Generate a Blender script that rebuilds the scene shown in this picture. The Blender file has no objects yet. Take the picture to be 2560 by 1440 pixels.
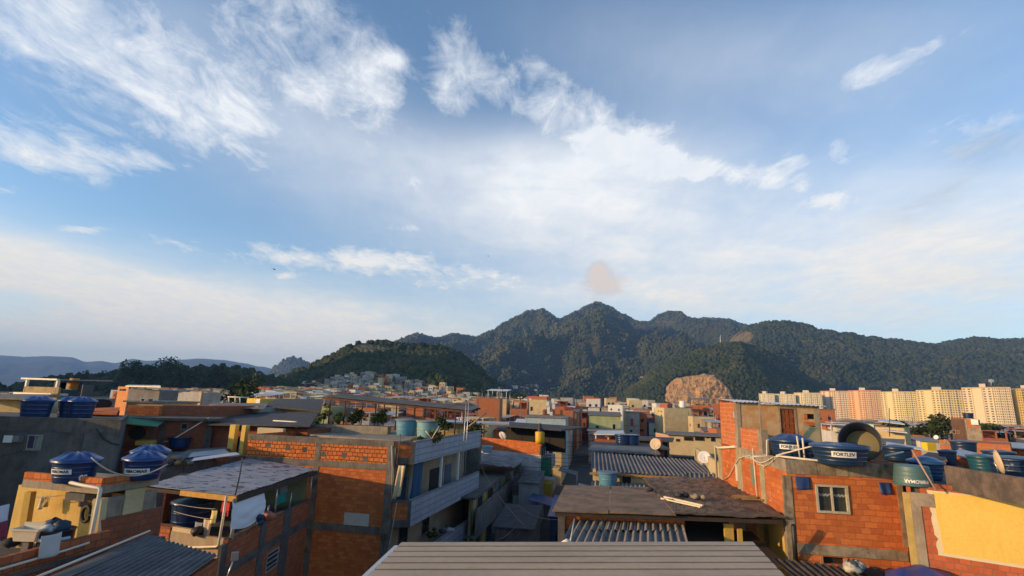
import bpy, bmesh, math, random
import numpy as np
from mathutils import Vector, Matrix, noise
random.seed(7)
S = bpy.context.scene
COL = S.collection
# ---------------------------------------------------------------- camera model
E = 12.0                       # eye height above the street
F = 1290.0; PITCH = math.radians(12.33); ROLL = 0.031
CP, SP, CR, SR = math.cos(PITCH), math.sin(PITCH), math.cos(ROLL), math.sin(ROLL)
def ray(px, py):
    u = (px-1280)/F; v = (720-py)/F
    u0 = u*CR - v*SR; v0 = v*CR + u*SR
    y = CP - v0*SP; z = SP + v0*CP
    return u0/y, z/y
def at(px, py, Y):
    a, b = ray(px, py); return Vector((a*Y, Y, E+b*Y))
def onh(px, py, h):
    """point seen at that direction lying h metres above the eye (h negative: below)"""
    a, b = ray(px, py); Y = h/b; return Vector((a*Y, Y, E+h))
def XY(p): return Vector((p[0], p[1]))
def proj(x, y, z):
    f = y*CP+(z-E)*SP; r = x; up = -y*SP+(z-E)*CP
    u = (r*CR+up*SR)/f; v = (-r*SR+up*CR)/f
    return 1280+u*F, 720-v*F
cam = bpy.data.cameras.new('camera'); camo = bpy.data.objects.new('camera', cam); COL.objects.link(camo)
R_ = Vector((1,0,0)); U_ = Vector((0,-SP,CP)); B_ = -Vector((0,CP,SP))
r_ = CR*R_+SR*U_; u_ = -SR*R_+CR*U_
camo.matrix_world = Matrix(((r_.x,u_.x,B_.x,0),(r_.y,u_.y,B_.y,0),(r_.z,u_.z,B_.z,E),(0,0,0,1)))
cam.sensor_width = 36; cam.lens = 36*F/2560; cam.clip_start = 0.1; cam.clip_end = 40000
S.camera = camo
# ---------------------------------------------------------------- objects
def tag(o, label=None, cat=None, group=None, kind=None):
    if label: o['label'] = label
    if cat: o['category'] = cat
    if group: o['group'] = group
    if kind: o['kind'] = kind
    return o
class MB:
    def __init__(s): s.v = []; s.f = []; s.s = []; s.m = []
    def add(s, vs, fs, smooth=False, m=0):
        n = len(s.v); s.v += [tuple(v) for v in vs]
        for f in fs: s.f.append([i+n for i in f]); s.s.append(smooth); s.m.append(m)
    def hexa(s, p, smooth=False, m=0):   # p: 4 bottom ccw + 4 top
        s.add(p, [(3,2,1,0),(4,5,6,7),(0,1,5,4),(1,2,6,5),(2,3,7,6),(3,0,4,7)], smooth, m)
    def box(s, c, d, rz=0, m=0):
        cs, sn = math.cos(rz), math.sin(rz); x, y, z = d[0]/2, d[1]/2, d[2]/2; P = []
        for zz in (-z, z):
            for a, b in ((-x,-y),(x,-y),(x,y),(-x,y)):
                P.append((c[0]+a*cs-b*sn, c[1]+a*sn+b*cs, c[2]+zz))
        s.hexa(P, m=m)
    def beam(s, p, q, w, h, m=0):
        p, q = Vector(p), Vector(q); d = (q-p).normalized()
        t = d.cross(Vector((0,0,1)))
        t = Vector((1,0,0)) if t.length < 1e-3 else t.normalized()
        n = t.cross(d).normalized(); t = t*(w/2); n = n*(h/2)
        s.add([p-t-n, p+t-n, p+t+n, p-t+n, q-t-n, q+t-n, q+t+n, q-t+n],
              [(0,1,2,3),(7,6,5,4),(0,4,5,1),(1,5,6,2),(2,6,7,3),(3,7,4,0)], m=m)
    def tube(s, pts, r, seg=8, r2=None, caps=True):
        pts = [Vector(p) for p in pts]; n = len(pts); rings = []; prev = None
        for i, p in enumerate(pts):
            d = (pts[min(i+1,n-1)]-pts[max(i-1,0)]).normalized()
            if prev is None:
                a = Vector((0,0,1)) if abs(d.z) < .9 else Vector((1,0,0)); t = d.cross(a).normalized()
            else:
                t = (prev - d*prev.dot(d)); t = t.normalized() if t.length > 1e-6 else d.orthogonal().normalized()
            prev = t; b = d.cross(t)
            rr = r if r2 is None else r+(r2-r)*i/max(1,n-1)
            rings.append([p+(t*math.cos(k*2*math.pi/seg)+b*math.sin(k*2*math.pi/seg))*rr for k in range(seg)])
        V = [v for R in rings for v in R]; Fs = []
        for i in range(n-1):
            for k in range(seg):
                Fs.append((i*seg+k, i*seg+(k+1)%seg, (i+1)*seg+(k+1)%seg, (i+1)*seg+k))
        if caps: Fs += [tuple(range(seg))[::-1], tuple(range((n-1)*seg, n*seg))]
        s.add(V, Fs, True)
        if caps: s.s[-1] = s.s[-2] = False
    def prism(s, poly, z0, z1, top=True, m=0, bottom=True):
        n = len(poly)
        a = sum(poly[i][0]*poly[(i+1)%n][1]-poly[(i+1)%n][0]*poly[i][1] for i in range(n))
        if a < 0: poly = poly[::-1]
        zz = z1 if hasattr(z1,'__len__') else [z1]*n
        if a < 0 and hasattr(z1,'__len__'): zz = list(z1)[::-1]
        V = [(p[0],p[1],z0) for p in poly]+[(p[0],p[1],zz[i]) for i, p in enumerate(poly)]
        Fs = [(i,(i+1)%n,n+(i+1)%n,n+i) for i in range(n)]
        if top: Fs.append(tuple(range(n,2*n)))
        if bottom: Fs.append(tuple(range(n))[::-1])
        s.add(V, Fs, m=m)
    def lathe(s, c, prof, seg=28, mod=None, m=0, mat=None):
        V = []; n = len(prof)
        for j, (r, z) in enumerate(prof):
            for k in range(seg):
                a = k*2*math.pi/seg; rr, zz = (r, z) if mod is None else mod(r, z, a)
                p = Vector((rr*math.cos(a), rr*math.sin(a), zz))
                if mat is not None: p = mat @ p
                V.append((c[0]+p.x, c[1]+p.y, c[2]+p.z))
        Fs = [(j*seg+k, j*seg+(k+1)%seg, (j+1)*seg+(k+1)%seg, (j+1)*seg+k) for j in range(n-1) for k in range(seg)]
        s.add(V, Fs, True, m)
    def slab(s, P, t, m=0):     # 4 corner points (top surface), thickness t downwards
        P = [Vector(p) for p in P]
        n = (P[1]-P[0]).cross(P[3]-P[0])
        if n.z < 0: P = [P[0],P[3],P[2],P[1]]
        s.hexa([p-Vector((0,0,t)) for p in P]+P, m=m)
    def corr(s, A, B, D, pitch, amp, prof='wave', t=0.012, C=None, nl=1, jit=0.0):
        """corrugated sheet: ridges run A->D, waves follow A->B"""
        A, B, D = Vector(A), Vector(B), Vector(D); C = Vector(C) if C is not None else B+(D-A)
        n = (B-A).cross(D-A).normalized(); n = n if n.z > 0 else -n
        W = (B-A).length; k = max(1, int(W/pitch)); us = []
        if prof == 'wave':
            for i in range(k*8+1): us.append((i/(k*8), amp*math.cos(2*math.pi*i/8)))
        else:
            for i in range(k):
                for a, h in (((0,0),(.42,0),(.5,amp),(.86,amp)) if prof == 'trap' else ((0,amp),(.40,amp*1.1),(.80,amp),(.72,0),(.97,0))): us.append(((i+a)/k, h))
            us.append((1,0))
        V = []; m = len(us)
        for L in range(nl+1):
            f = L/nl
            for u, h in us:
                p = (A+(B-A)*u)*(1-f)+(D+(C-D)*u)*f
                V.append(p+n*(h+(jit*noise.noise(p*1.1) if jit else 0)))
        V2 = [v-n*t for v in V]; N = len(V); Fs = []
        up = (B-A).cross(D-A).z > 0
        def q(a,b,c,d): Fs.append((a,b,c,d) if up else (d,c,b,a))
        for L in range(nl):
            for i in range(m-1):
                a = L*m+i; q(a,a+1,a+1+m,a+m); q(N+a+m,N+a+m+1,N+a+1,N+a)
        for i in range(m-1):
            q(N+i,N+i+1,i+1,i); a = nl*m+i; q(a,a+1,N+a+1,N+a)
        for L in range(nl):
            a, b = L*m, (L+1)*m; q(a,b,N+b,N+a); a, b = L*m+m-1, (L+1)*m+m-1; q(b,a,N+a,N+b)
        s.add(V+V2, Fs, False)
    def islands(s):
        p = list(range(len(s.v)))
        def find(a):
            while p[a] != a: p[a] = p[p[a]]; a = p[a]
            return a
        for f in s.f:
            for i in f[1:]: p[find(i)] = find(f[0])
        R = {}
        for k, f in enumerate(s.f):
            r = find(f[0]); m = R.setdefault(r, (MB(), {})); M_, ix = m
            for i in f:
                if i not in ix: ix[i] = len(M_.v); M_.v.append(s.v[i])
            M_.f.append([ix[i] for i in f]); M_.s.append(s.s[k]); M_.m.append(s.m[k])
        return [m[0] for m in R.values()]
    def obj(s, name, mats, parent=None, org=(0,0,0)):
        me = bpy.data.meshes.new(name)
        o = Vector(org)
        me.from_pydata([(v[0]-o.x, v[1]-o.y, v[2]-o.z) for v in s.v], [], s.f)
        me.polygons.foreach_set('use_smooth', s.s); me.polygons.foreach_set('material_index', s.m)
        for mt in (mats if isinstance(mats,(list,tuple)) else [mats]): me.materials.append(mt)
        uv = me.uv_layers.new(name='UVMap').data; vv = s.v
        for p in me.polygons:
            n = p.normal
            if abs(n.z) < .75:
                l = math.hypot(n.x, n.y) or 1; tx, ty = -n.y/l, n.x/l
                for li in p.loop_indices:
                    q = vv[me.loops[li].vertex_index]; uv[li].uv = (q[0]*tx+q[1]*ty, q[2])
            else:
                for li in p.loop_indices:
                    q = vv[me.loops[li].vertex_index]; uv[li].uv = (q[0]*.986-q[1]*.165, q[0]*.165+q[1]*.986)
        ob = bpy.data.objects.new(name, me); COL.objects.link(ob)
        if parent is not None: ob.parent = parent
        return ob
SEP = set('side_column room_column post window_jamb veranda_post column balcony_post window_hood mortar_patch wire_drop window pipe vent_gap side_post roof_beam white_frame brick_pier purlin'.split())
class Thing:
    """an Empty at the thing's base; parts are built in world metres and hang under it"""
    def __init__(s, name, label, cat, loc, group=None):
        s.o = bpy.data.objects.new(name, None); COL.objects.link(s.o); s.loc = Vector(loc); s.o.location = s.loc
        s.o.empty_display_size = .3
        tag(s.o, label, cat, group)
    def part(s, name, mb, mats, parent=None, label=None):
        if name in SEP:
            L = mb.islands()
            if len(L) > 1: return [s.part1(name, m, mats, parent, label) for m in L][0]
        return s.part1(name, mb, mats, parent, label)
    def part1(s, name, mb, mats, parent=None, label=None):
        o = mb.obj(name, mats, parent or s.o, s.loc)
        if label: o['label'] = label
        return o
def solo(name, mb, mats, label, cat, group=None, kind=None):
    """a thing that is one mesh; origin at its lowest centre"""
    if mb.v:
        a = np.array(mb.v); c = (float((a[:,0].min()+a[:,0].max())/2), float((a[:,1].min()+a[:,1].max())/2), float(a[:,2].min()))
    else: c = (0,0,0)
    o = mb.obj(name, mats, None, c); o.location = c
    return tag(o, label, cat, group, kind)
class Face:
    """a wall plane seen from outside: A is its left foot, B its right foot"""
    def __init__(s, A, B):
        s.A = XY(A); s.B = XY(B); s.w = (s.B-s.A).length; s.d = (s.B-s.A)/s.w; s.n = Vector((s.d.y, -s.d.x))
    def P(s, u, z, off=0):
        q = s.A+s.d*u+s.n*off; return Vector((q.x, q.y, z))
    def pix(s, px, py, off=0):
        a, b = ray(px, py)          # point = (aY, Y, E+bY);  (p-A).n = off
        den = a*s.n.x+s.n.y; Y = (s.A.dot(s.n)+off)/den
        p = Vector((a*Y, Y)); return (p-s.A).dot(s.d), E+b*Y
    def box(s, mb, u0, u1, z0, z1, o0=-.05, o1=.03, m=0):
        if u1 < u0: u0, u1 = u1, u0
        if z1 < z0: z0, z1 = z1, z0
        mb.hexa([s.P(u0,z0,o1), s.P(u1,z0,o1), s.P(u1,z0,o0), s.P(u0,z0,o0),
                 s.P(u0,z1,o1), s.P(u1,z1,o1), s.P(u1,z1,o0), s.P(u0,z1,o0)], m=m)
    def rect(s, px0, py0, px1, py1, off=0):
        ym = (py0+py1)/2; xm = (px0+px1)/2
        return s.pix(px0,ym,off)[0], s.pix(px1,ym,off)[0], s.pix(xm,py1,off)[1], s.pix(xm,py0,off)[1]
    def pbox(s, mb, px0, py0, px1, py1, o0=-.05, o1=.03, m=0):
        s.box(mb, *s.rect(px0,py0,px1,py1), o0, o1, m)
    def wall(s, mb, u0, u1, z0, z1, t=.15, holes=(), m=0):
        us = sorted({u0,u1,*[h[0] for h in holes],*[h[1] for h in holes]})
        zs = sorted({z0,z1,*[h[2] for h in holes],*[h[3] for h in holes]})
        us = [u for u in us if u0 <= u <= u1]; zs = [z for z in zs if z0 <= z <= z1]
        for i in range(len(us)-1):
            for j in range(len(zs)-1):
                um, zm = (us[i]+us[i+1])/2, (zs[j]+zs[j+1])/2
                if any(h[0] < um < h[1] and h[2] < zm < h[3] for h in holes): continue
                s.box(mb, us[i], us[i+1], zs[j], zs[j+1], -t, 0, m)
# ---------------------------------------------------------------- materials
def nodes(mat):
    mat.use_nodes = True; nt = mat.node_tree; nt.nodes.clear()
    return nt, nt.nodes, nt.links
class N:
    """tiny node helper"""
    def __init__(s, nt): s.nt = nt
    def n(s, t, **k):
        x = s.nt.nodes.new(t)
        for a, b in k.items(): setattr(x, a, b)
        return x
    def set(s, node, key, val):
        if hasattr(val, 'is_output') or isinstance(val, bpy.types.NodeSocket): s.nt.links.new(val, node.inputs[key])
        else: node.inputs[key].default_value = val
    def math(s, op, a, b=0, c=None, clamp=False):
        x = s.n('ShaderNodeMath', operation=op, use_clamp=clamp); s.set(x,0,a); s.set(x,1,b)
        if c is not None: s.set(x,2,c)
        return x.outputs[0]
    def noise(s, vec, scale, detail=5, rough=.6, dist=0):
        x = s.n('ShaderNodeTexNoise')
        if vec is not None: s.set(x,'Vector',vec)
        s.set(x,'Scale',scale); s.set(x,'Detail',detail); s.set(x,'Roughness',rough); s.set(x,'Distortion',dist)
        return x.outputs[0]
    def ramp(s, fac, a, b, smooth=True):
        x = s.n('ShaderNodeMapRange', interpolation_type='SMOOTHSTEP' if smooth else 'LINEAR'); s.set(x,0,fac); s.set(x,1,a); s.set(x,2,b)
        return x.outputs[0]
    def mix(s, fac, a, b, mode='MIX'):
        x = s.n('ShaderNodeMix', data_type='RGBA', blend_type=mode)
        s.set(x,0,fac)
        for k, v in ((6,a),(7,b)): s.set(x,k,v if not isinstance(v,tuple) or len(v)==4 else (*v,1))
        return x.outputs[2]
    def mapping(s, vec, scale=(1,1,1), loc=(0,0,0), rot=(0,0,0)):
        x = s.n('ShaderNodeMapping'); s.set(x,0,vec); s.set(x,1,loc); s.set(x,2,rot); s.set(x,3,scale); return x.outputs[0]
def bsdf(h, col, rough=.85, metal=0, bump=None, bstr=.3, bdist=.02, spec=.3):
    b = h.n('ShaderNodeBsdfPrincipled'); h.set(b,'Base Color',col if not isinstance(col,tuple) or len(col)==4 else (*col,1))
    h.set(b,'Roughness',rough); h.set(b,'Metallic',metal); h.set(b,'Specular IOR Level',spec)
    if bump is not None:
        bp = h.n('ShaderNodeBump'); h.set(bp,'Strength',bstr); h.set(bp,'Distance',bdist); h.set(bp,'Height',bump); h.set(b,'Normal',bp.outputs[0])
    o = h.n('ShaderNodeOutputMaterial'); h.nt.links.new(b.outputs[0], o.inputs[0])
    return b
MATS = {}
def geo_pos(h): return h.n('ShaderNodeNewGeometry').outputs['Position']
def surf(name, c, c2=None, rough=.85, scale=1.5, streak=0., dirt=.3, dcol=(.05,.045,.04), metal=0, bump=.25, fine=12, spec=.3, stp=(4,.35,1)):
    if name in MATS: return MATS[name]
    mt = bpy.data.materials.new(name); nt,_,_ = nodes(mt); h = N(nt)
    uv = h.n('ShaderNodeTexCoord').outputs['UV']; pos = geo_pos(h)
    c2 = c2 or tuple(x*.75 for x in c)
    n1 = h.noise(pos, scale, 6, .65); n2 = h.noise(pos, fine, 5, .7)
    col = h.mix(h.ramp(n1,.35,.68), c, c2)
    col = h.mix(h.math('MULTIPLY', h.ramp(n2,.3,.8), .35), col, tuple(x*.6 for x in c2))
    if dirt > 0:
        n3 = h.noise(pos, scale*.6+.15, 8, .72, .6)
        col = h.mix(h.math('MULTIPLY', h.ramp(n3,.66-.25*dirt,.80-.1*dirt), min(1,.35+dirt)), col, dcol)
    if streak > 0:
        n4 = h.noise(h.mapping(uv, stp), 1.6, 6, .7)
        col = h.mix(h.math('MULTIPLY', h.ramp(n4,.5,.72), streak), col, dcol)
    bsdf(h, col, rough, metal, h.math('ADD', n2, h.math('MULTIPLY',n1,.5)), bump, .015, spec)
    MATS[name] = mt; return mt
def brick(name, c1, c2, mortar, w=.30, hgt=.20, ms=.016, dirt=.35, dcol=(.035,.03,.027), off=.5):
    if name in MATS: return MATS[name]
    mt = bpy.data.materials.new(name); nt,_,_ = nodes(mt); h = N(nt)
    uv = h.n('ShaderNodeTexCoord').outputs['UV']; pos = geo_pos(h)
    wob = h.noise(pos, 2.2, 3, .5)
    wv = h.n('ShaderNodeVectorMath', operation='ADD'); h.set(wv,0,uv)
    cb = h.n('ShaderNodeCombineXYZ'); h.set(cb,0,h.math('MULTIPLY',h.math('SUBTRACT',h.noise(pos,1.7,4),.5),.34)); h.set(cb,1,h.math('MULTIPLY',h.math('SUBTRACT',wob,.5),.10)); h.set(wv,1,cb.outputs[0])
    b = h.n('ShaderNodeTexBrick', offset=off, squash=1.0)
    h.set(b,'Vector',wv.outputs[0]); h.set(b,'Color1',(*c1,1)); h.set(b,'Color2',(*c2,1)); h.set(b,'Mortar',(*mortar,1))
    h.set(b,'Scale',1); h.set(b,'Mortar Size',ms); h.set(b,'Mortar Smooth',.25); h.set(b,'Brick Width',w); h.set(b,'Row Height',hgt); h.set(b,'Bias',-.1)
    n2 = h.noise(pos, 9, 6, .7); n1 = h.noise(pos, .55, 7, .7, .5)
    col = h.mix(h.math('MULTIPLY', h.ramp(n2,.45,.75), .4), b.outputs[0], tuple(x*.55 for x in c2))
    col = h.mix(h.math('MULTIPLY', h.ramp(n1,.50,.72), .38), col, tuple(x*.62 for x in c1))
    n3 = h.noise(pos, .8, 9, .75, .8)
    col = h.mix(h.math('MULTIPLY', h.ramp(n3,.70-.22*dirt,.80-.12*dirt), min(1,.4+dirt)), col, dcol)
    n5 = h.noise(pos, 1.3, 6, .65, .7)
    col = h.mix(h.math('MULTIPLY', h.ramp(n5,.64,.72), .30), col, (.34,.26,.17,1))
    n4 = h.noise(h.mapping(uv,(3.2,.30,1)), 1.5, 7, .72)
    col = h.mix(h.math('MULTIPLY', h.ramp(n4,.55,.74), .08+.45*dirt), col, tuple(x*1.6 for x in dcol))
    hgt_ = h.math('SUBTRACT', h.math('MULTIPLY',n2,.4), h.math('MULTIPLY',b.outputs['Fac'],.9))
    bsdf(h, col, .9, 0, hgt_, .6, .02, .2)
    MATS[name] = mt; return mt
def plain(name, c, rough=.5, metal=0, spec=.5, var=.25, scale=3, dirt=.0, dcol=(.3,.27,.22), trans=0):
    if name in MATS: return MATS[name]
    mt = bpy.data.materials.new(name); nt,_,_ = nodes(mt); h = N(nt); pos = geo_pos(h)
    n = h.noise(pos, scale, 6, .65)
    col = h.mix(h.math('MULTIPLY',h.ramp(n,.3,.75),var), c, tuple(x*.5 for x in c))
    if dirt: col = h.mix(h.math('MULTIPLY',h.ramp(h.noise(pos,scale*.5,8,.7,.5),.45,.75),dirt), col, dcol)
    bsdf(h, col, rough, metal, n, .08, .01, spec)
    MATS[name] = mt; return mt
BR_A = brick('brick_orange', (.60,.18,.05), (.40,.10,.03), (.33,.12,.05), w=.36, ms=.012, dirt=.3)
BR_B = brick('brick_weathered', (.46,.14,.055), (.34,.095,.04), (.13,.09,.065), dirt=.5)
BR_C = brick('brick_pale_mortar', (.56,.17,.055), (.45,.125,.04), (.50,.36,.25), dirt=.05, ms=.011)
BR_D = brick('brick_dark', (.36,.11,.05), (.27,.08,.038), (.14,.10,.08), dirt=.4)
BR_F = brick('brick_far', (.56,.17,.06), (.46,.13,.045), (.33,.18,.11), ms=.02, dirt=.12)
CON = surf('concrete_grey', (.26,.24,.21), (.17,.155,.14), scale=1.3, streak=.55, dirt=.5)
CON_D = surf('concrete_dark', (.15,.135,.12), (.085,.078,.07), scale=1.2, streak=.6, dirt=.7)
CON_B = surf('concrete_beige', (.36,.30,.22), (.24,.19,.14), scale=1.4, streak=.45, dirt=.35)
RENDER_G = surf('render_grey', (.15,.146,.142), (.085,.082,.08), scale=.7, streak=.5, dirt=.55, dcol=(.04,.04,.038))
PL_CREAM = surf('plaster_cream', (.62,.50,.28), (.52,.40,.21), scale=.8, streak=.25, dirt=.2, dcol=(.22,.17,.1), bump=.1)
PL_WHITE = surf('plaster_white', (.70,.67,.60), (.58,.55,.49), scale=.8, streak=.25, dirt=.15, dcol=(.25,.23,.2), bump=.1)
PL_YEL = surf('plaster_yellow', (.72,.45,.10), (.60,.36,.075), scale=.9, streak=.2, dirt=.15, dcol=(.30,.19,.07), bump=.15)
PL_YEL2 = surf('paint_yellow', (.82,.56,.13), (.76,.51,.11), scale=.7, dirt=.02, streak=.22, dcol=(.55,.33,.08), bump=.12)
PL_PINK = surf('plaster_pink', (.60,.36,.26), (.50,.29,.2), scale=.8, streak=.2, dirt=.2, bump=.1)
PL_BLUE = surf('plaster_pale_blue', (.38,.50,.54), (.30,.41,.45), scale=.8, streak=.3, dirt=.2, bump=.1)
PL_GREEN = surf('plaster_green', (.40,.44,.22), (.31,.35,.17), scale=.8, streak=.3, dirt=.2, bump=.1)
PL_GREY = surf('plaster_grey', (.40,.385,.36), (.29,.28,.265), scale=.8, streak=.4, dirt=.3, bump=.15)
FIB = surf('fibre_cement', (.21,.20,.19), (.12,.115,.11), scale=1.6, streak=.35, dirt=.55, stp=(1,1,1))
FIB_D = surf('fibre_cement_dark', (.075,.075,.078), (.045,.045,.048), scale=1.6, dirt=.4, dcol=(.02,.02,.02))
FIB_P = surf('fibre_cement_pale', (.36,.33,.29), (.24,.22,.2), scale=1.4, dirt=.35)
TIN = surf('tin_sheet', (.42,.42,.43), (.33,.33,.34), rough=.45, scale=1.2, dirt=.35, dcol=(.13,.08,.05), metal=.35, bump=.05)
TIN_W = surf('tin_pale', (.60,.61,.62), (.5,.5,.52), rough=.4, scale=1.2, dirt=.15, dcol=(.2,.15,.12), metal=.3, bump=.05)
BEIGE_TIN = surf('painted_sheet_beige', (.52,.385,.25), (.43,.31,.20), rough=.55, scale=.8, dirt=.3, dcol=(.17,.125,.085), bump=.05, streak=.25, stp=(.4,6,1))
RUST = surf('rusty_steel', (.14,.06,.035), (.07,.03,.02), rough=.8, scale=4, dirt=.3)
WOOD = surf('wood_old', (.42,.25,.10), (.30,.17,.07), scale=5, dirt=.2, bump=.3)
DOOR = surf('wood_door', (.30,.085,.022), (.17,.045,.014), rough=.55, scale=5, dirt=.3, dcol=(.05,.015,.008), bump=.2)
PVC = plain('pvc_white', (.72,.64,.50), .45, var=.15, dirt=.25, dcol=(.4,.3,.18))
WHITE = plain('white_paint', (.78,.77,.74), .5, var=.12)
ALU = plain('aluminium', (.55,.55,.55), .35, .6, var=.15)
TANK_B = plain('tank_blue', (.006,.032,.112), .30, spec=.5, var=.35, scale=1.3, dirt=.22, dcol=(.05,.08,.16))
TANK_L = plain('tank_blue_lid', (.008,.046,.185), .35, spec=.5, var=.3, scale=2)
TANK_N = plain('tank_navy', (.008,.030,.078), .38, var=.35, scale=1.3, dirt=.2, dcol=(.05,.065,.09))
TANK_T = plain('tank_faded_blue', (.07,.24,.36), .5, var=.3, scale=1.5, dirt=.5, dcol=(.25,.33,.33))
TANK_G = plain('tank_faded_teal', (.17,.34,.37), .55, var=.3, scale=1.5, dirt=.5, dcol=(.35,.40,.36))
TANK_S = plain('tank_faded_green', (.07,.15,.16), .5, var=.3, scale=1.5, dirt=.5, dcol=(.13,.18,.17))
INK = plain('black_ink', (.02,.02,.022), .6)
GLASS = plain('dark_glass', (.015,.018,.022), .12, spec=.6, var=.3, scale=.8)
DARK = plain('dark_interior', (.02,.018,.017), .9, var=.3)
CLOTH_W = plain('cloth_white', (.78,.78,.82), .9, var=.1)
ASPH = surf('asphalt', (.06,.058,.055), (.04,.038,.036), scale=.5, dirt=.3)
CABLE = plain('cable_black', (.02,.02,.02), .6)
CABLE_P = plain('cable_pale', (.45,.40,.34), .6)
def flat(name, c, rough=.8): return plain(name, c, rough, var=.18)
def uvh(): pass
# ---------------------------------------------------------------- light and sky
SUN_AZ, SUN_EL = math.radians(-108), math.radians(12.5)
sun = bpy.data.lights.new('sun','SUN'); sun.energy = 5.0; sun.color = (1,.63,.29); sun.angle = math.radians(.5)
so = bpy.data.objects.new('sun', sun); COL.objects.link(so)
TS = Vector((math.sin(SUN_AZ)*math.cos(SUN_EL), math.cos(SUN_AZ)*math.cos(SUN_EL), math.sin(SUN_EL)))
so.rotation_euler = TS.to_track_quat('Z','Y').to_euler(); so.location = (0,0,900)
def azel(px, py):
    a, b = ray(px, py); return math.atan(a), math.atan(b/math.sqrt(1+a*a))
W = bpy.data.worlds.new('World'); S.world = W; W.use_nodes = True
nt = W.node_tree; nt.nodes.clear(); h = N(nt)
sky = h.n('ShaderNodeTexSky'); sky.sky_type = 'NISHITA'; sky.sun_disc = False
sky.sun_elevation = SUN_EL; sky.sun_rotation = SUN_AZ; sky.altitude = 50; sky.air_density = 1.0; sky.dust_density = .5; sky.ozone_density = 2.2
bg = h.n('ShaderNodeBackground'); h.set(bg,'Strength',.15)
hsv = h.n('ShaderNodeHueSaturation'); h.set(hsv,'Saturation',1.08); h.set(hsv,'Value',1.36); h.set(hsv,'Color',sky.outputs[0]); h.set(bg,0,hsv.outputs[0])
dirv = h.n('ShaderNodeTexCoord').outputs['Generated']
sx = h.n('ShaderNodeSeparateXYZ'); h.set(sx,0,dirv); X, Y, Z = sx.outputs
AZ = h.math('ARCTAN2', X, Y); EL = h.math('ARCSINE', Z)
def blob(cx, cy, hl, hw, ang, amp):
    a = math.radians(ang); c = azel(cx,cy)
    p = azel(cx+hl*math.cos(a), cy+hl*math.sin(a)); q = azel(cx-hw*math.sin(a), cy+hw*math.cos(a))
    J = Matrix(((p[0]-c[0], q[0]-c[0]),(p[1]-c[1], q[1]-c[1]))).inverted()
    dx = h.math('SUBTRACT',AZ,c[0]); dy = h.math('SUBTRACT',EL,c[1])
    u = h.math('MULTIPLY_ADD',dx,J[0][0],h.math('MULTIPLY',dy,J[0][1]))
    v = h.math('MULTIPLY_ADD',dx,J[1][0],h.math('MULTIPLY',dy,J[1][1]))
    d = h.math('MULTIPLY_ADD',u,u,h.math('MULTIPLY',v,v))
    return h.math('MULTIPLY', h.math('POWER', 2.718, h.math('MULTIPLY',d,-.9)), amp)
def total(L):
    r = L[0]
    for x in L[1:]: r = h.math('ADD', r, x)
    return r
zp = h.math('MAXIMUM', h.math('ADD', Z, .10), .03)
pl = h.n('ShaderNodeCombineXYZ'); h.set(pl,0,h.math('DIVIDE',X,zp)); h.set(pl,1,h.math('DIVIDE',Y,zp)); PL = pl.outputs[0]
PLs = h.mapping(PL, (1.0,.62,1), rot=(0,0,math.radians(28)))
nA = h.noise(PLs, 3.2, 9, .64, .5)
nB = h.noise(PLs, 9.5, 8, .68, .5)
nD = h.noise(dirv, 38, 7, .62, .4)
nC = h.noise(h.mapping(PL,(.55,1.5,1),rot=(0,0,math.radians(-30))), 1.5, 6, .55, .5)
cum = total([blob(330,140,500,140,28,.9), blob(110,40,240,90,25,.7), blob(600,70,150,120,40,.3), blob(520,250,200,90,28,.35), blob(730,100,230,120,48,.9), blob(880,190,150,90,20,.6), blob(100,375,200,64,10,1.1),
             blob(330,400,90,26,5,.9), blob(560,320,130,50,20,.7), blob(1420,290,340,85,25,.9), blob(1150,170,80,80,50,.85),
             blob(1380,455,230,80,-8,.62), blob(1700,470,230,70,8,.5), blob(1640,370,120,50,20,.5), blob(850,652,320,26,2,1.2), blob(1180,710,330,34,3,.95), blob(1020,570,90,18,0,1.0),
             blob(2060,500,160,52,8,1.3), blob(1830,435,130,36,5,1.1), blob(1560,380,170,66,10,.9), blob(1985,390,45,40,0,.95), blob(2105,380,30,36,0,1.1),
             blob(985,152,30,22,20,1.3), blob(1030,455,66,36,20,1.1), blob(200,575,56,11,0,1.2), blob(720,690,50,10,0,1.0), blob(1120,250,60,40,30,.55), blob(1000,280,150,60,40,.4), blob(1260,690,120,24,2,.5), blob(1000,640,120,20,0,.5),
             blob(2450,360,190,90,-20,.85), blob(2360,510,220,60,-20,.7), blob(20,475,36,10,0,.6), blob(1500,625,50,14,0,.45), blob(930,330,60,40,-50,.35), blob(2260,150,190,34,-22,.75), blob(2180,190,90,26,-22,.5)])
nz = h.math('ADD', h.math('MULTIPLY',h.math('SUBTRACT',nA,.5),2.6), h.math('MULTIPLY',h.math('SUBTRACT',nB,.5),2.3))
cov = h.ramp(h.math('MULTIPLY_ADD', nz, 1.15, h.math('MULTIPLY',cum,.92)), .22, 1.62, False)
gate = h.ramp(cum, .03, .40)
cov = h.math('MULTIPLY', cov, gate)
veil = total([blob(300,740,760,66,13,1.1), blob(900,820,600,80,8,.85), blob(200,850,700,60,4,.5), blob(1800,620,720,200,-4,.68), blob(2400,640,460,190,-14,.60),
              blob(1400,465,330,110,-4,.85), blob(750,330,560,170,25,.36), blob(1900,150,800,150,-8,.26), blob(60,840,600,60,0,.35), blob(1500,740,600,50,0,.32)])
veil = h.math('MULTIPLY', veil, h.math('MULTIPLY', h.math('MULTIPLY_ADD', nC, 1.2, .42), h.math('MULTIPLY_ADD', nA, 1.1, .5)), clamp=True)
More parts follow.
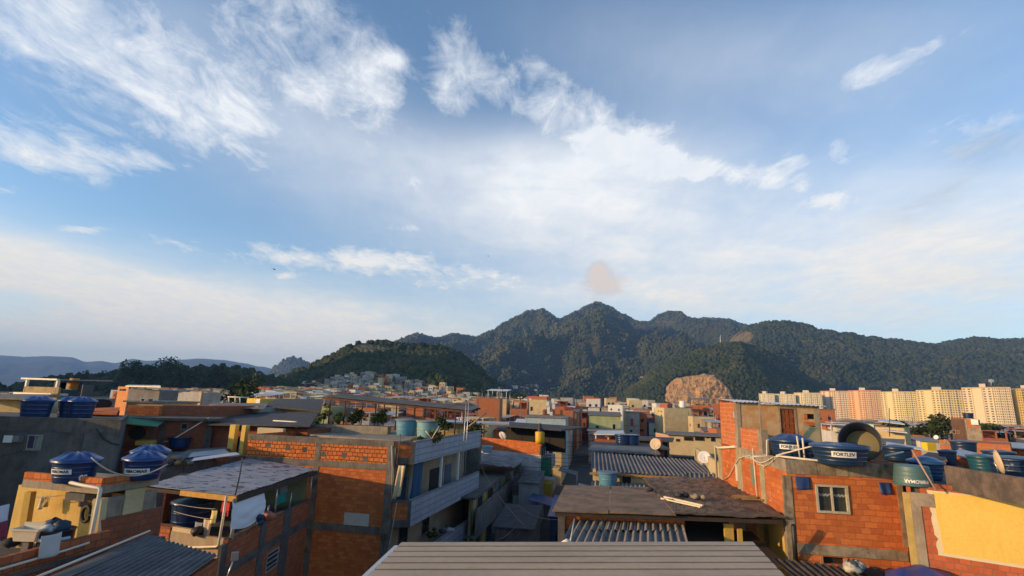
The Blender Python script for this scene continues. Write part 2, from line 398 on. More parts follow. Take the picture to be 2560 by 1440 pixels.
puff = h.ramp(h.math('ADD', total([blob(1500,700,44,44,-60,.9), blob(1535,716,46,26,0,.6), blob(1495,668,24,24,0,.4)]), h.math('MULTIPLY',h.math('SUBTRACT',nD,.5),1.8)), .25, 1.05)
shade = h.math('MULTIPLY', total([blob(2440,370,110,55,-10,1.0), blob(2330,510,150,36,-22,.8), blob(2540,330,60,50,0,.5)]), h.ramp(nA,.35,.65), clamp=True)
cbg = h.n('ShaderNodeBackground'); h.set(cbg,'Strength',1.0)
ccol = h.mix(h.ramp(EL,.05,.45), (1.0,.90,.73,1), (.88,.89,.90,1))
ccol = h.mix(h.ramp(nB,.35,.72), h.mix(.5, ccol, (.72,.77,.83,1)), ccol)
ccol = h.mix(h.math('MULTIPLY',shade,.8), ccol, (.44,.47,.50,1))
ccol = h.mix(puff, ccol, (.80,.66,.55,1)); h.set(cbg,0,ccol)
allc = h.math('MAXIMUM', h.math('MAXIMUM', h.math('MULTIPLY',cov,.93), veil), h.math('MULTIPLY',puff,.9))
allc = h.math('MULTIPLY', allc, h.ramp(EL,-.02,.01))
ms = h.n('ShaderNodeMixShader'); h.set(ms,0,allc); h.nt.links.new(bg.outputs[0],ms.inputs[1]); h.nt.links.new(cbg.outputs[0],ms.inputs[2])
wo = h.n('ShaderNodeOutputWorld'); h.nt.links.new(ms.outputs[0],wo.inputs[0])
S.view_settings.view_transform = 'Standard'; S.view_settings.look = 'None'; S.view_settings.exposure = 0.24; S.view_settings.gamma = 1
S.cycles.use_denoising = True; S.cycles.max_bounces = 5; S.cycles.diffuse_bounces = 3; S.cycles.glossy_bounces = 2; S.cycles.volume_bounces = 0
S.cycles.transparent_max_bounces = 6; S.cycles.caustics_reflective = False; S.cycles.caustics_refractive = False
# ---------------------------------------------------------------- land
def sst(x, a, b):
    t = min(1, max(0, (x-a)/(b-a))); return t*t*(3-2*t)
def ground(x, y):
    az = math.degrees(math.atan2(x, max(y,1)))
    l = 1-sst(az,-26,-4)
    r = 9.5*sst(y,110,420)*(1-sst(y,520,900))*l*(1-.75*sst(-az,32,44))
    c = 5.5*sst(y,110,420)*(1-sst(y,520,900))*(1-l)*(1-sst(az,8,25))
    return r+c
mb = MB(); gx = [math.copysign(abs(i/40)**2.6*12000, i) for i in range(-40,41)]; gy = [-300,-60,0]+[ (i/60)**2.4*14000 for i in range(3,61)]
V = [(x, y, ground(x,y) if 0 < y < 950 else 0) for y in gy for x in gx]; nx = len(gx)
mb.add(V, [(j*nx+i, j*nx+i+1, (j+1)*nx+i+1, (j+1)*nx+i) for j in range(len(gy)-1) for i in range(nx-1)], True)
o = mb.obj('ground', surf('ground_dirt', (.10,.09,.075), (.06,.056,.05), scale=.08, fine=1.5, dirt=.3, bump=.1)); tag(o, kind='structure')
def foliage(name, c1, c2, c3, s1=.01, s2=.12, rough=.9):
    mt = bpy.data.materials.new(name); nt,_,_ = nodes(mt); h = N(nt); p = geo_pos(h)
    a = h.noise(p, s1, 6, .7); b = h.noise(p, s2, 3, .6)
    col = h.mix(h.ramp(b,.3,.7), c1, c2); col = h.mix(h.ramp(a,.50,.62), col, c3)
    bsdf(h, col, rough, 0, None, spec=.15); return mt
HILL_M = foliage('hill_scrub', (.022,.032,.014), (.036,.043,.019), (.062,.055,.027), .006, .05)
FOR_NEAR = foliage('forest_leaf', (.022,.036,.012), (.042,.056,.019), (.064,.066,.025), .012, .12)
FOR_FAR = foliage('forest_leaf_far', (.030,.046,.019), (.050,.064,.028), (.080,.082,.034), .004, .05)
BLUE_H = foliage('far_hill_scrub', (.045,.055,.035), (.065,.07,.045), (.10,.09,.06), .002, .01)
DRY = surf('dry_grass', (.17,.145,.05), (.10,.09,.035), scale=.06, fine=.6, dirt=.3, dcol=(.03,.04,.015))
def interp(pts, x):
    for (x0,y0),(x1,y1) in zip(pts, pts[1:]):
        if x0 <= x <= x1:
            t = (x-x0)/(x1-x0); s_ = t*t*(3-2*t)*.5+t*.5; return y0+(y1-y0)*s_
    return pts[0][1] if x < pts[0][0] else pts[-1][1]
class Hill:
    def __init__(s, name, sil, Dr, Df, mat, cols=200, rows=40, amp=.16, freq=.004, power=1.0, rough_px=1.2, seed=0):
        s.sil, s.Dr, s.Df, s.pw = sil, Dr, Df, power; s.p0, s.p1 = sil[0][0], sil[-1][0]
        s.amp, s.fr, s.rp, s.seed = amp, freq, rough_px, seed
        mb = MB(); V = []; ts = [i/rows for i in range(rows+1)]+[1.08,1.25]
        for t in ts:
            for i in range(cols+1): V.append(s.pt(s.p0+(s.p1-s.p0)*i/cols, t))
        n = cols+1
        mb.add(V, [(j*n+i, j*n+i+1, (j+1)*n+i+1, (j+1)*n+i) for j in range(len(ts)-1) for i in range(cols)], True)
        s.o = tag(mb.obj(name, mat), kind='structure')
    def pt(s, px, t):
        py = interp(s.sil, px)+s.rp*(noise.noise((px*.035, s.seed, 0))*1.6+noise.noise((px*.12, s.seed, 3)))
        a, b = ray(px, py); Y = s.Df+(s.Dr-s.Df)*t; zr = E+b*s.Dr
        if t > 1: return (a*Y, Y, zr*(1-(t-1)*2.2)-5*(t-1))
        x = a*Y; f = s.fr
        rn = 1-abs(noise.fractal((x*f+s.seed, Y*f*.6, 0), .9, 2.1, 5))*1.7
        env = (4*t*(1-t))**.7 if 0 < t < 1 else 0
        z = zr*(t**s.pw) + s.amp*zr*(rn-.55)*env
        lim = E+b*Y*(.985 if t < 1 else 1)
        return (x, Y, min(z, lim) if t > .02 else min(z,0)-4)
    def surfY(s, px, py):
        for k in range(1,121):
            p = s.pt(px, k/120); q = proj(*p)
            if q[1] <= py: return p[1]
        return s.Dr
def crowns(name, label, hill, n, r0, r1, mat, near_bias=1.0, skip=None, seed=1, pr=None):
    """a wood too dense to count: one mesh of many small leafy crowns standing on the hill"""
    rng = random.Random(seed); phi = (1+5**.5)/2
    ico = np.array([(-1,phi,0),(1,phi,0),(-1,-phi,0),(1,-phi,0),(0,-1,phi),(0,1,phi),(0,-1,-phi),(0,1,-phi),(phi,0,-1),(phi,0,1),(-phi,0,-1),(-phi,0,1)])/1.9
    fi = np.array([(0,11,5),(0,5,1),(0,1,7),(0,7,10),(0,10,11),(1,5,9),(5,11,4),(11,10,2),(10,7,6),(7,1,8),(3,9,4),(3,4,2),(3,2,6),(3,6,8),(3,8,9),(4,9,5),(2,4,11),(6,2,10),(8,6,7),(9,8,1)])
    Vs, Fs = [], []; k = 0; npr = np.random.RandomState(seed)
    while k < n:
        t = rng.random()**near_bias; px = hill.p0+(hill.p1-hill.p0)*rng.random()
        if pr and not (pr[0] < px < pr[1]): continue
        if t < .03: continue
        p = hill.pt(px, t); q = proj(*p)
        k += 1
        if skip and skip(q[0], q[1]): continue
        if p[2] < -1: continue
        r = (r0+(r1-r0)*t)*(.6+.8*rng.random()**1.6)
        v = ico*(1+.38*(npr.rand(12,1)-.5))*np.array([r,r,r*(.75+.6*rng.random())]); a = rng.random()*6.28
        v = np.stack([v[:,0]*math.cos(a)-v[:,1]*math.sin(a), v[:,0]*math.sin(a)+v[:,1]*math.cos(a), v[:,2]],1)+np.array([p[0],p[1],p[2]+r*.55])
        Vs.append(v); Fs.append(fi+12*len(Fs))
    V = np.concatenate(Vs); Fc = np.concatenate(Fs); me = bpy.data.meshes.new(name)
    me.vertices.add(len(V)); me.vertices.foreach_set('co', V.ravel()); me.loops.add(Fc.size); me.loops.foreach_set('vertex_index', Fc.ravel().astype(np.int32))
    me.polygons.add(len(Fc)); me.polygons.foreach_set('loop_start', np.arange(0,Fc.size,3).astype(np.int32)); me.polygons.foreach_set('loop_total', np.full(len(Fc),3,np.int32))
    me.update(calc_edges=True); me.materials.append(mat)
    ob = bpy.data.objects.new(name, me); COL.objects.link(ob); tag(ob, label, 'forest', kind='stuff')
SIL1 = [(-500,905),(-200,880),(0,888),(60,892),(120,890),(180,893),(215,905),(250,902),(290,908),(330,897),(370,902),(400,900),(440,900),(500,896),(560,900),(610,908),(650,916),(700,925),(800,945),(900,960)]
SIL2 = [(660,945),(690,918),(708,903),(728,895),(748,897),(770,910),(800,930),(840,950)]
SIL3 = [(860,915),(980,858),(1020,841),(1045,834),(1085,846),(1140,836),(1190,844),(1230,826),(1265,806),(1290,792),(1322,777),(1350,775),(1358,772),(1370,781),(1400,799),(1440,779),(1470,763),(1495,754),(1515,762),(1560,788),(1600,805),(1622,806),(1650,787),(1672,778),(1695,780),(1725,795),(1745,797),(1770,796),(1800,797),(1830,800),(1860,812),(1960,840),(2100,870)]
SIL4 = [(1760,900),(1800,872),(1822,858),(1850,830),(1880,813),(1920,806),(1960,803),(2010,811),(2060,828),(2120,834),(2180,845),(2240,851),(2300,858),(2340,863),(2390,851),(2430,845),(2480,848),(2560,850),(2800,860),(3100,880)]
SIL5 = [(1550,1014),(1580,972),(1640,925),(1700,895),(1760,872),(1800,864),(1850,861),(1900,873),(1950,900),(2000,935),(2050,965),(2110,985),(2200,1004)]
SIL6 = [(560,985),(640,962),(700,948),(760,925),(800,908),(840,890),(870,870),(900,858),(960,859),(1000,867),(1060,868),(1110,872),(1150,888),(1190,918),(1230,955),(1270,985),(1310,1002),(1340,1012)]
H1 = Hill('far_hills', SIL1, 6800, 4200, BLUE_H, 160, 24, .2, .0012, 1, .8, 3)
H2 = Hill('cone_hill', SIL2, 3600, 3000, HILL_M, 60, 16, .1, .003, .9, .8, 5)
H3 = Hill('mountain', SIL3, 3300, 900, HILL_M, 300, 90, .30, .0021, 1.15, 1.4, 11)
H4 = Hill('ridge', SIL4, 1900, 1050, HILL_M, 200, 50, .16, .0035, 1.0, 1.6, 23)
H5 = Hill('quarry_hill', SIL5, 1150, 830, HILL_M, 110, 40, .12, .006, .85, 1.6, 37)
H6 = Hill('wooded_hill', SIL6, 660, 350, HILL_M, 140, 40, .12, .009, 1.05, 1.4, 41)
mb = MB(); V = []; nr, na = 14, 48  # unseen hill, added left of the view to shade the wooded hill
for j in range(nr+1):
    for i in range(na):
        a = i*2*math.pi/na; q = j/nr; x = -1010+math.cos(a)*q*420; y = 270+math.sin(a)*q*300; hz0 = 245*(1-q*q)**1.1*(1+.25*noise.noise((x*.006,y*.006,3)))+4*noise.noise((x*.05,y*.05,0))-3
        V.append((x,y,hz0))
mb.add(V, [(j*na+i,(j+1)*na+i,(j+1)*na+(i+1)%na,j*na+(i+1)%na) for j in range(nr) for i in range(na)], True); tag(mb.obj('added_shade_hill', HILL_M), kind='structure')
QU = [(1660,1004),(1667,965),(1690,946),(1720,941),(1748,939),(1762,934),(1785,940),(1806,955),(1822,972),(1834,998),(1836,1018),(1790,1022),(1720,1016),(1680,1012)]
def inpoly(x, y, P):
    c = False
    for (x0,y0),(x1,y1) in zip(P, P[1:]+P[:1]):
        if (y0 > y) != (y1 > y) and x < (x1-x0)*(y-y0)/(y1-y0)+x0: c = not c
    return c
def edge_d(x, y, P):
    m = 1e9
    for (x0,y0),(x1,y1) in zip(P, P[1:]+P[:1]):
        L = (x1-x0)**2+(y1-y0)**2; t = max(0,min(1,((x-x0)*(x1-x0)+(y-y0)*(y1-y0))/L)); m = min(m, math.hypot(x-x0-t*(x1-x0), y-y0-t*(y1-y0)))
    return m
def rockpatch(name, hill, P, mat, step, relief, out, lim=8):
    x0, x1 = min(p[0] for p in P)-4, max(p[0] for p in P)+4; y0, y1 = min(p[1] for p in P)-4, max(p[1] for p in P)+4
    nx, ny = int((x1-x0)/step)+1, int((y1-y0)/step)+1; V = []; ok = {}
    for j in range(ny):
        for i in range(nx):
            px, py = x0+i*step, y0+j*step; d = edge_d(px,py,P)*(1 if inpoly(px,py,P) else -1)
            Yb = hill.surfY(px, py); f = sst(d, -3, lim)
            n = noise.fractal((px*.09, py*.05, 2), .8, 2.2, 6)+.5*noise.noise((px*.05, py*.3, 7))
            Y = Yb+relief*.4-(out+relief*(n*.5+.5))*f
            V.append(at(px,py,Y)); ok[(i,j)] = d > -3
    mb = MB(); mb.add(V, [(j*nx+i,(j+1)*nx+i,(j+1)*nx+i+1,j*nx+i+1) for j in range(ny-1) for i in range(nx-1) if ok[(i,j)] and ok[(i+1,j)] and ok[(i,j+1)] and ok[(i+1,j+1)]], False)
    return mb
ROCK = surf('quarry_rock', (.64,.37,.13), (.36,.21,.09), scale=.09, fine=.5, streak=.5, dirt=.4, dcol=(.13,.09,.06), bump=.4, stp=(.25,.05,1))
ROCK2 = surf('hill_rock', (.22,.15,.06), (.13,.11,.04), scale=.05, fine=.3, dirt=.3, dcol=(.03,.04,.015))
mb = rockpatch('quarry', H5, QU, ROCK, 1.4, 9, 9, 3)
tag(mb.obj('quarry_rock_face', ROCK), kind='structure')
OUT4 = [(1822,858),(1834,842),(1852,829),(1872,826),(1886,836),(1882,852),(1872,862),(1850,860)]
mb = rockpatch('outcrop', H4, OUT4, ROCK2, 2.2, 8, 8, 10); tag(mb.obj('bare_rock_slope', ROCK2), kind='structure')
G6 = [(868,880),(880,866),(905,859),(950,861),(985,868),(985,882),(940,884),(900,886)]
mb = rockpatch('grass', H6, G6, DRY, 2.5, 2, 1.5, 8); tag(mb.obj('dry_grass_slope', DRY), kind='structure')
skq = lambda x, y: inpoly(x,y,QU) or (edge_d(x,y,QU) < 3)
SIL7 = [(40,972),(120,955),(200,948),(300,942),(345,930),(420,922),(470,926),(540,922),(600,927),(650,942),(700,955),(760,972)]
H7 = Hill('wooded_rise', SIL7, 470, 400, HILL_M, 70, 12, .05, .02, .8, 1.2, 51)
crowns('forest', 'dark tree mass of the belt behind the far roofs', H7, 1500, 2.2, 3.2, FOR_NEAR, .8, None, 6)
crowns('forest', 'dense dark forest covering the low hill above the hillside houses', H6, 12000, 1.9, 3.2, FOR_NEAR, .9, lambda x,y: y > 985-.0*x and False or inpoly(x,y,G6) or (y > interp([(780,985),(830,938),(900,935),(1000,946),(1080,962),(1140,985),(1250,1010)],x)+4 and 780 < x < 1250), 1)
crowns('forest', 'dark forest on the steep hill around the ochre quarry face', H5, 13000, 2.6, 4.2, FOR_NEAR, .9, skq, 2)
crowns('forest', 'sunlit forest on the long ridge behind the apartment towers', H4, 26000, 3.6, 5.2, FOR_NEAR, .75, lambda x,y: inpoly(x,y,OUT4), 3, (1750,2750))
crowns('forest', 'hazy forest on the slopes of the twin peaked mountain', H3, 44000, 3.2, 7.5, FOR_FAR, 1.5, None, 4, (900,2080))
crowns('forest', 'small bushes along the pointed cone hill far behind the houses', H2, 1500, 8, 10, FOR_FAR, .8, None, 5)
# ---------------------------------------------------------------- shared builders
def text_mesh(body, size, bold=0.0):
    cu = bpy.data.curves.new('lettering','FONT'); cu.body = body; cu.size = size; cu.align_x = 'CENTER'; cu.align_y = 'CENTER'; cu.offset = bold
    ob = bpy.data.objects.new('lettering', cu); COL.objects.link(ob)
    dg = bpy.context.evaluated_depsgraph_get(); me = ob.evaluated_get(dg).to_mesh()
    V = [v.co.copy() for v in me.vertices]; Fs = [list(p.vertices) for p in me.polygons]
    ob.evaluated_get(dg).to_mesh_clear(); bpy.data.objects.remove(ob); bpy.data.curves.remove(cu)
    return V, Fs
def tank(loc, r, hgt, label, body=None, lid=None, lidh=.22, taper=.80, text=None, tang=0., tz=.55, ts=.17, ink=None, plate=True, name='water_tank', fold=8, group=None, flip=False, spray=None, ribs=3, seg=36, mat3=None, inside=None):
    body = body or TANK_B; lid = lid if lid is not None else TANK_L
    t = Thing(name, label, 'water tank', loc, group); L = Vector(loc)
    rad = lambda z: r*(taper+(1-taper)*min(1,max(0,z/hgt)))
    prof = [(0.001,.0),(rad(0)*.97,0),(rad(0),.03)]
    for i in range(1,41):
        z = .03+(hgt-.10)*i/40; k = (i/40*(ribs+1))%1
        prof.append((rad(z)+(.016*r if (k < .14 and .05 < i/40 < .95) else 0), z))
    prof += [(r*1.035,hgt-.07),(r*1.04,hgt),(r*.99,hgt+.005)]
    mb = MB()
    if flip:
        prof = [(a, hgt-z) for a, z in prof[::-1]]
    if inside:
        prof += [(rad(z)*.97,z) for z in [hgt-.05,hgt*.75,hgt*.5,hgt*.25,.06]]+[(0.001,.05)]
    if mat3 is None: mb.lathe(L, prof, seg)
    else: mb.lathe(L, prof, seg, mat=mat3)
    b = t.part('body', mb, body)
    if lid is not False and not flip and mat3 is None:
        ml = MB(); mod = lambda rr, z, a: (rr*(1+.012*math.cos(fold*a)*rr/r), z+(.045*abs(math.cos(fold*a/2))**3*(1-abs(2*rr/r-1)) if fold else 0))
        ml.lathe(L, [(r*1.07,hgt-.045),(r*1.075,hgt+.03),(r*1.0,hgt+.05),(r*.82,hgt+lidh*.42),(r*.6,hgt+lidh*.72),(r*.38,hgt+lidh*.92),(r*.16,hgt+lidh),(.001,hgt+lidh*1.03)], seg*2 if fold else seg, mod)
        t.part('lid', ml, lid)
    face = math.atan2(-loc[1], -loc[0])
    def wrap(V, a0, z0, off, sg=1):
        R = []
        for v in V:
            z = z0+v.y*sg; rr = rad(z if not flip else hgt-z)+off; a = a0+sg*v.x/rr
            R.append((L.x+rr*math.cos(a), L.y+rr*math.sin(a), L.z+z))
        return R
    if text:
        V, Fs = text_mesh(text, ts, .004); w = max(v.x for v in V)-min(v.x for v in V)
        if plate:
            mp = MB(); n = 12; P = [Vector((-w/2-.06+(w+.12)*i/n, s*ts*.62, 0)) for s in (-1,1) for i in range(n+1)]
            mp.add(wrap(P, face+tang, tz, .022), [(i,i+1,n+2+i,n+1+i) for i in range(n)]); pl_ = t.part('label_plate', mp, WHITE)
        m2 = MB(); m2.add(wrap(V, face+tang, tz, .03, -1 if flip else 1), Fs); t.part('lettering', m2, ink or INK, pl_ if plate else None)
    if spray:
        V, Fs = text_mesh(spray, .22, .012); m2 = MB(); m2.add(wrap(V, face+.42, .16, .02), Fs); t.part('painted_number', m2, WHITE)
    return t
def dish(loc, r, az, el, label, mat=None, mast=.6, name='satellite_dish'):
    """shallow offset dish on a short mast; az: compass heading it looks to (0 = +Y)"""
    t = Thing(name, label, 'satellite dish', loc); L = Vector(loc); C = L+Vector((0,0,mast))
    d = Vector((math.sin(az)*math.cos(el), math.cos(az)*math.cos(el), math.sin(el))); M3 = d.to_track_quat('Z','Y').to_matrix()
    mb = MB(); mb.lathe(C, [(.001,0),(r*.35,.02*r),(r*.7,.09*r),(r,.20*r),(r*1.01,.19*r),(r*.7,.06*r),(r*.35,-.02*r),(.001,-.04*r)], 24, mat=M3)
    t.part('reflector', mb, mat or WHITE); ma = MB(); ma.tube([L, L+Vector((0,0,mast*.7)), C-d*.06], .025, 6); t.part('mast', ma, ALU)
    mc = MB(); e = C+d*r*.95-Vector((0,0,r*.25)); mc.tube([C-Vector((0,0,r*.9))+d*.12, e], .014, 5); mc.box(e, (.07,.09,.07), -az); t.part('feed_arm', mc, ALU); return t
def window(t, face, u0, u1, z0, z1, frame=WHITE, pane=GLASS, split=1, off=.0, parent=None, fw=.06, sill=None, depth=.05):
    """framed window sitting on (or in) a wall plane"""
    mb = MB(); d0, d1 = off-.02, off+depth
    for a, b, c, d in ((u0,u1,z0,z0+fw),(u0,u1,z1-fw,z1),(u0,u0+fw,z0+fw,z1-fw),(u1-fw,u1,z0+fw,z1-fw)): face.box(mb, a,b,c,d, d0, d1)
    for i in range(1,split):
        u = u0+(u1-u0)*i/split; face.box(mb, u-fw*.35,u+fw*.35, z0+fw,z1-fw, d0, d1-.008)
    w = t.part('window', mb, frame, parent)
    mp = MB(); face.box(mp, u0+fw*.9,u1-fw*.9,z0+fw*.9,z1-fw*.9, off-.03, off+.014); t.part('pane', mp, pane, w if parent is None else parent)
    if sill is not None:
        ms_ = MB(); face.box(ms_, u0-.08,u1+.08,z0-.07,z0-.003, off-.02, off+.12); t.part('sill', ms_, sill, w if parent is None else parent)
    return w
def cloth(name, P, label, cat, mat, sag=.06, wav=.04, n=14, nw=3, group=None, ret=False, seed=0):
    """cloth hung between P0 P1 (top edge) and P3 P2 (bottom edge), with folds and real thickness"""
    P = [Vector(p) for p in P]; V = []; nrm = (P[1]-P[0]).cross(P[3]-P[0]).normalized()
    for j in range(n+1):
        for i in range(n+1):
            u, v = i/n, j/n; p = (P[0]*(1-u)+P[1]*u)*(1-v)+(P[3]*(1-u)+P[2]*u)*v
            p = p-Vector((0,0,sag*4*u*(1-u)))+nrm*wav*(math.sin(u*nw*2*math.pi+seed)*(.3+.7*v)+.7*noise.noise((u*2.3+seed,v*1.7,seed)))
            V.append(p)
    V += [v+nrm*.008 for v in V]; m = n+1; K = m*m; Fs = []
    for j in range(n):
        for i in range(n):
            a = j*m+i; Fs += [(a,a+1,a+1+m,a+m),(K+a+m,K+a+m+1,K+a+1,K+a)]
    for i in range(n):
        Fs += [(K+i,K+i+1,i+1,i),(n*m+i,n*m+i+1,K+n*m+i+1,K+n*m+i),(i*m,(i+1)*m,K+(i+1)*m,K+i*m),(K+i*m+n,K+(i+1)*m+n,(i+1)*m+n,i*m+n)]
    mb = MB(); mb.add(V, Fs, True)
    return mb if ret else solo(name, mb, mat, label, cat, group)
def cable(p, q, sag, label, mat=None, r=.012, name='cable', n=14):
    p, q = Vector(p), Vector(q); mb = MB()
    mb.tube([p+(q-p)*(i/n)-Vector((0,0,sag*4*(i/n)*(1-i/n))) for i in range(n+1)], r, 5)
    return solo(name, mb, mat or CABLE, label, 'cable')
def leafy(mb, c, rx, ry, rz, n, s, rng):
    """leaf clumps spread through an uneven crown volume"""
    lob = [(Vector((rng.uniform(-.6,.6)*rx, rng.uniform(-.6,.6)*ry, rng.uniform(-.5,.7)*rz)), rng.uniform(.3,.6)) for _ in range(7)]
    for _ in range(n):
        o, k = rng.choice(lob); d = Vector((rng.gauss(0,1),rng.gauss(0,1),rng.gauss(0,1))).normalized()*(rng.random()**.45)
        p = Vector(c)+o+Vector((d.x*rx*k, d.y*ry*k, d.z*rz*k)); a = Vector((rng.gauss(0,1),rng.gauss(0,1),rng.gauss(0,.7))).normalized(); b = a.orthogonal().normalized(); b.rotate(Matrix.Rotation(rng.random()*6.28,3,a))
        e = s*(.6+.8*rng.random()); a = a*e; b = b*e*.6
        mb.add([p-a, p+b*.9, p+a, p-b*.9], [(0,1,2,3)])
LEAF = foliage('leaf_dark', (.022,.040,.012), (.055,.075,.022), (.07,.07,.03), .3, 1.2)
LEAF_B = foliage('leaf_bright', (.05,.085,.018), (.10,.13,.035), (.13,.11,.04), .6, 2.5)
BARK = surf('bark', (.10,.075,.05), (.06,.045,.03), scale=3)
def tree(loc, hgt, wid, label, seed, n=900, s=.5, trunk=.45, mat=None, group=None, flatt=.6, name='tree'):
    rng = random.Random(seed); t = Thing(name, label, 'tree', loc, group); L = Vector(loc); mb = MB(); th = hgt*trunk
    lean = Vector((rng.uniform(-.08,.08)*hgt, rng.uniform(-.08,.08)*hgt, 0))
    top = L+Vector((0,0,th))+lean; mb.tube([L-Vector((0,0,.4)), L+Vector((0,0,th*.5))+lean*.4, top, top+Vector((0,0,hgt*.25))], hgt*.028, 7, hgt*.009)
    for k in range(6):
        a = k*1.05+rng.random(); e = top+Vector((math.cos(a)*wid*.32, math.sin(a)*wid*.32, hgt*rng.uniform(.08,.28)))
        b = L+Vector((0,0,th*rng.uniform(.65,1)))+lean*.8; mb.tube([b, (b+e)/2+Vector((0,0,hgt*.03)), e], hgt*.012, 5, hgt*.004)
    t.part('trunk', mb, BARK); mc = MB(); leafy(mc, top+Vector((0,0,(hgt-th)*.42)), wid*.55, wid*.55, (hgt-th)*flatt, n, s, rng); t.part('crown', mc, mat or LEAF); return t
def slope_z(P, x, y):
    return P
# ================================================================ right brick house
A = onh(1965,1150,-1.83); B = onh(2245,1163,-1.83); Cb = onh(1800,1106,-1.83)
FF = Face(A,B); FS = Face(Cb,A); ZT = E-1.83
RH = Thing('brick_house', 'bare orange brick house with a dark curtained window and a rooftop room', 'house', (*XY(A),0))
hole = FF.rect(2040,1212,2121,1283)
lowh = FF.rect(2058,1393,2112,1411)
mb = MB(); FF.wall(mb, 0, FF.w, 0, ZT, .16, [hole, lowh])
bx = XY(A)+FS.n*-.16; 
FS.wall(mb, 0, FS.w-.003, 0, ZT, .16)
Bk = XY(B)+(XY(Cb)-XY(A)); fr = Face(B, Bk); fr.wall(mb, .17, fr.w, 0, ZT, .16); fb = Face(Bk, Cb); fb.wall(mb, .17, fb.w-.17, 0, ZT, .16)
RH.part('wall', mb, BR_A)
# concrete frame
mb = MB(); FF.box(mb, -.02, FF.w+.02, FF.pix(2100,1190)[1], ZT+.02, -.1, .035)
FF.pbox(mb, 1962,1190,1984,1366, -.1, .03); FF.pbox(mb, 2248,1190,2263,1366, -.1, .03)
z0, z1 = FF.pix(2110,1391)[1], FF.pix(2110,1366)[1]; FF.box(mb, .05, FF.w-.05, z0, z1, -.1, .045)
FF.pbox(mb, 1972,1366,1992,1440, -.1,.03)
RH.part('concrete_frame', mb, surf('concrete_warm', (.36,.30,.21), (.20,.155,.10), scale=1.8, streak=.75, dirt=.7, dcol=(.06,.05,.038)))
zb = FF.pix(2110,1190)[1]
mb = MB(); FS.wall(mb, FS.pix(1850,1150)[0], FS.w, zb+.05, ZT+.02, .05); mb2 = MB()
for x0, x1, zz in ((1800,1808,ZT), (1845,1858,ZT), (1902,1914,zb+.05)):
    u0, u1 = FS.pix(x0,1200)[0], FS.pix(x1,1200)[0]; FS.box(mb2, u0, u1, 0, zz, -.1, .03)
FS.box(mb, FS.pix(1850,1150)[0], FS.w-.003, zb+.05, ZT+.018, -.02, .028)
RH.part('side_beam', mb, CON_B); RH.part('side_column', mb2, surf('concrete_yellowed', (.42,.34,.20), (.30,.23,.13), scale=1.5, streak=.3, dirt=.25))
mb = MB(); mb.prism([XY(A)+Vector((.16,.16)), XY(B)+Vector((-.16,.16)), Bk+Vector((-.16,-.16)), XY(Cb)+Vector((.16,-.16))], ZT-.32, ZT-.06); RH.part('roof_terrace', mb, CON_D)
w_ = window(RH, FF, *hole, frame=surf('frame_beige',(.52,.46,.33),scale=3,dirt=.2), pane=plain('pane_curtain',(.045,.05,.045),.25,spec=.5,var=.6,scale=6), split=2, off=-.06, fw=.075, depth=.12)
for k in range(2):
    mb = MB(); u0 = hole[0]+.1+k*(hole[1]-hole[0])/2; u1 = u0+(hole[1]-hole[0])/2-.17
    for i in range(11):
        uu = u0+(u1-u0)*i/10; zz = hole[2]+(hole[3]-hole[2])*(.62+.03*math.sin(i*2.1)); FF.box(mb, uu-.032,uu+.032,zz-.018,zz+.022,-.05,-.042)
    RH.part('curtain_trim', mb, flat('lace',(.35,.33,.27)), w_)
mb = MB(); FF.box(mb, *lowh, -.22, -.16); RH.part('dark_opening', mb, DARK)
mb = MB(); 
for a, b, c, d in ((lowh[0]-.09,lowh[0]-.005,lowh[2],lowh[3]),(lowh[1]+.005,lowh[1]+.09,lowh[2],lowh[3]+.02)): FF.box(mb, a,b,c,d,-.05,.04)
RH.part('window_jamb', mb, WOOD)
TARP = plain('tarp_blue', (.018,.05,.17), .45, var=.4, scale=4)
for q in ((1987,1192,2025,1222),(2196,1206,2227,1234)):
    u0,u1,z0,z1 = FF.rect(*q); mb = cloth('x', [FF.P(u0,z1,.03),FF.P(u1,z1,.03),FF.P(u1-.02,z0,.06),FF.P(u0+.04,z0-.03,.06)], '', '', TARP, 0, .025, 8, 1.3, ret=True, seed=q[0]); RH.part('tarp_patch', mb, TARP)
# side wall details
mb = MB(); FS.pbox(mb, 1878,1162,1888,1213, -.03,.02); RH.part('side_window', mb, flat('green_glass',(.20,.24,.16),.3)); 
V, Fs = text_mesh('L3', .5, -.01); u,z = FS.pix(1926,1242); mb = MB(); mb.add([FS.P(u+v.x*.5, z+v.y*1.1, .012) for v in V], Fs); RH.part('lettering', mb, flat('chalk',(.75,.6,.42)))
mb = MB(); mb.tube([FS.P(FS.pix(1887,1130)[0],FS.pix(1883,1120)[1],.08), FS.P(FS.pix(1899,1264)[0],FS.pix(1899,1264)[1],.08)], .022, 6)
mb.tube([FS.P(*FS.pix(1797,1200),.1), FS.P(*FS.pix(1793,1115),.1), FS.P(FS.pix(1800,1122)[0],FS.pix(1793,1118)[1],.1), FS.P(*FS.pix(1843,1117),.08)], .06, 8)
pts = [(1812,1200),(1826,1190),(1843,1158),(1852,1146),(1866,1141),(1880,1140),(1893,1152),(1906,1158),(1920,1154),(1938,1143),(1950,1142)]
mb.tube([FS.P(*FS.pix(*p),.07) for p in pts], .022, 6)
pts = [(1852,1131),(1866,1143),(1884,1146),(1898,1160),(1914,1166),(1927,1160),(1942,1146)]
mb.tube([FS.P(*FS.pix(*p),.05) for p in pts], .016, 6)
RH.part('pipe', mb, PVC)
mb = MB(); u,z = FS.pix(1844,1180); FS.box(mb,u-.1,u+.12,z-.4,z+.35,.0,.07); RH.part('meter_box', mb, PVC)
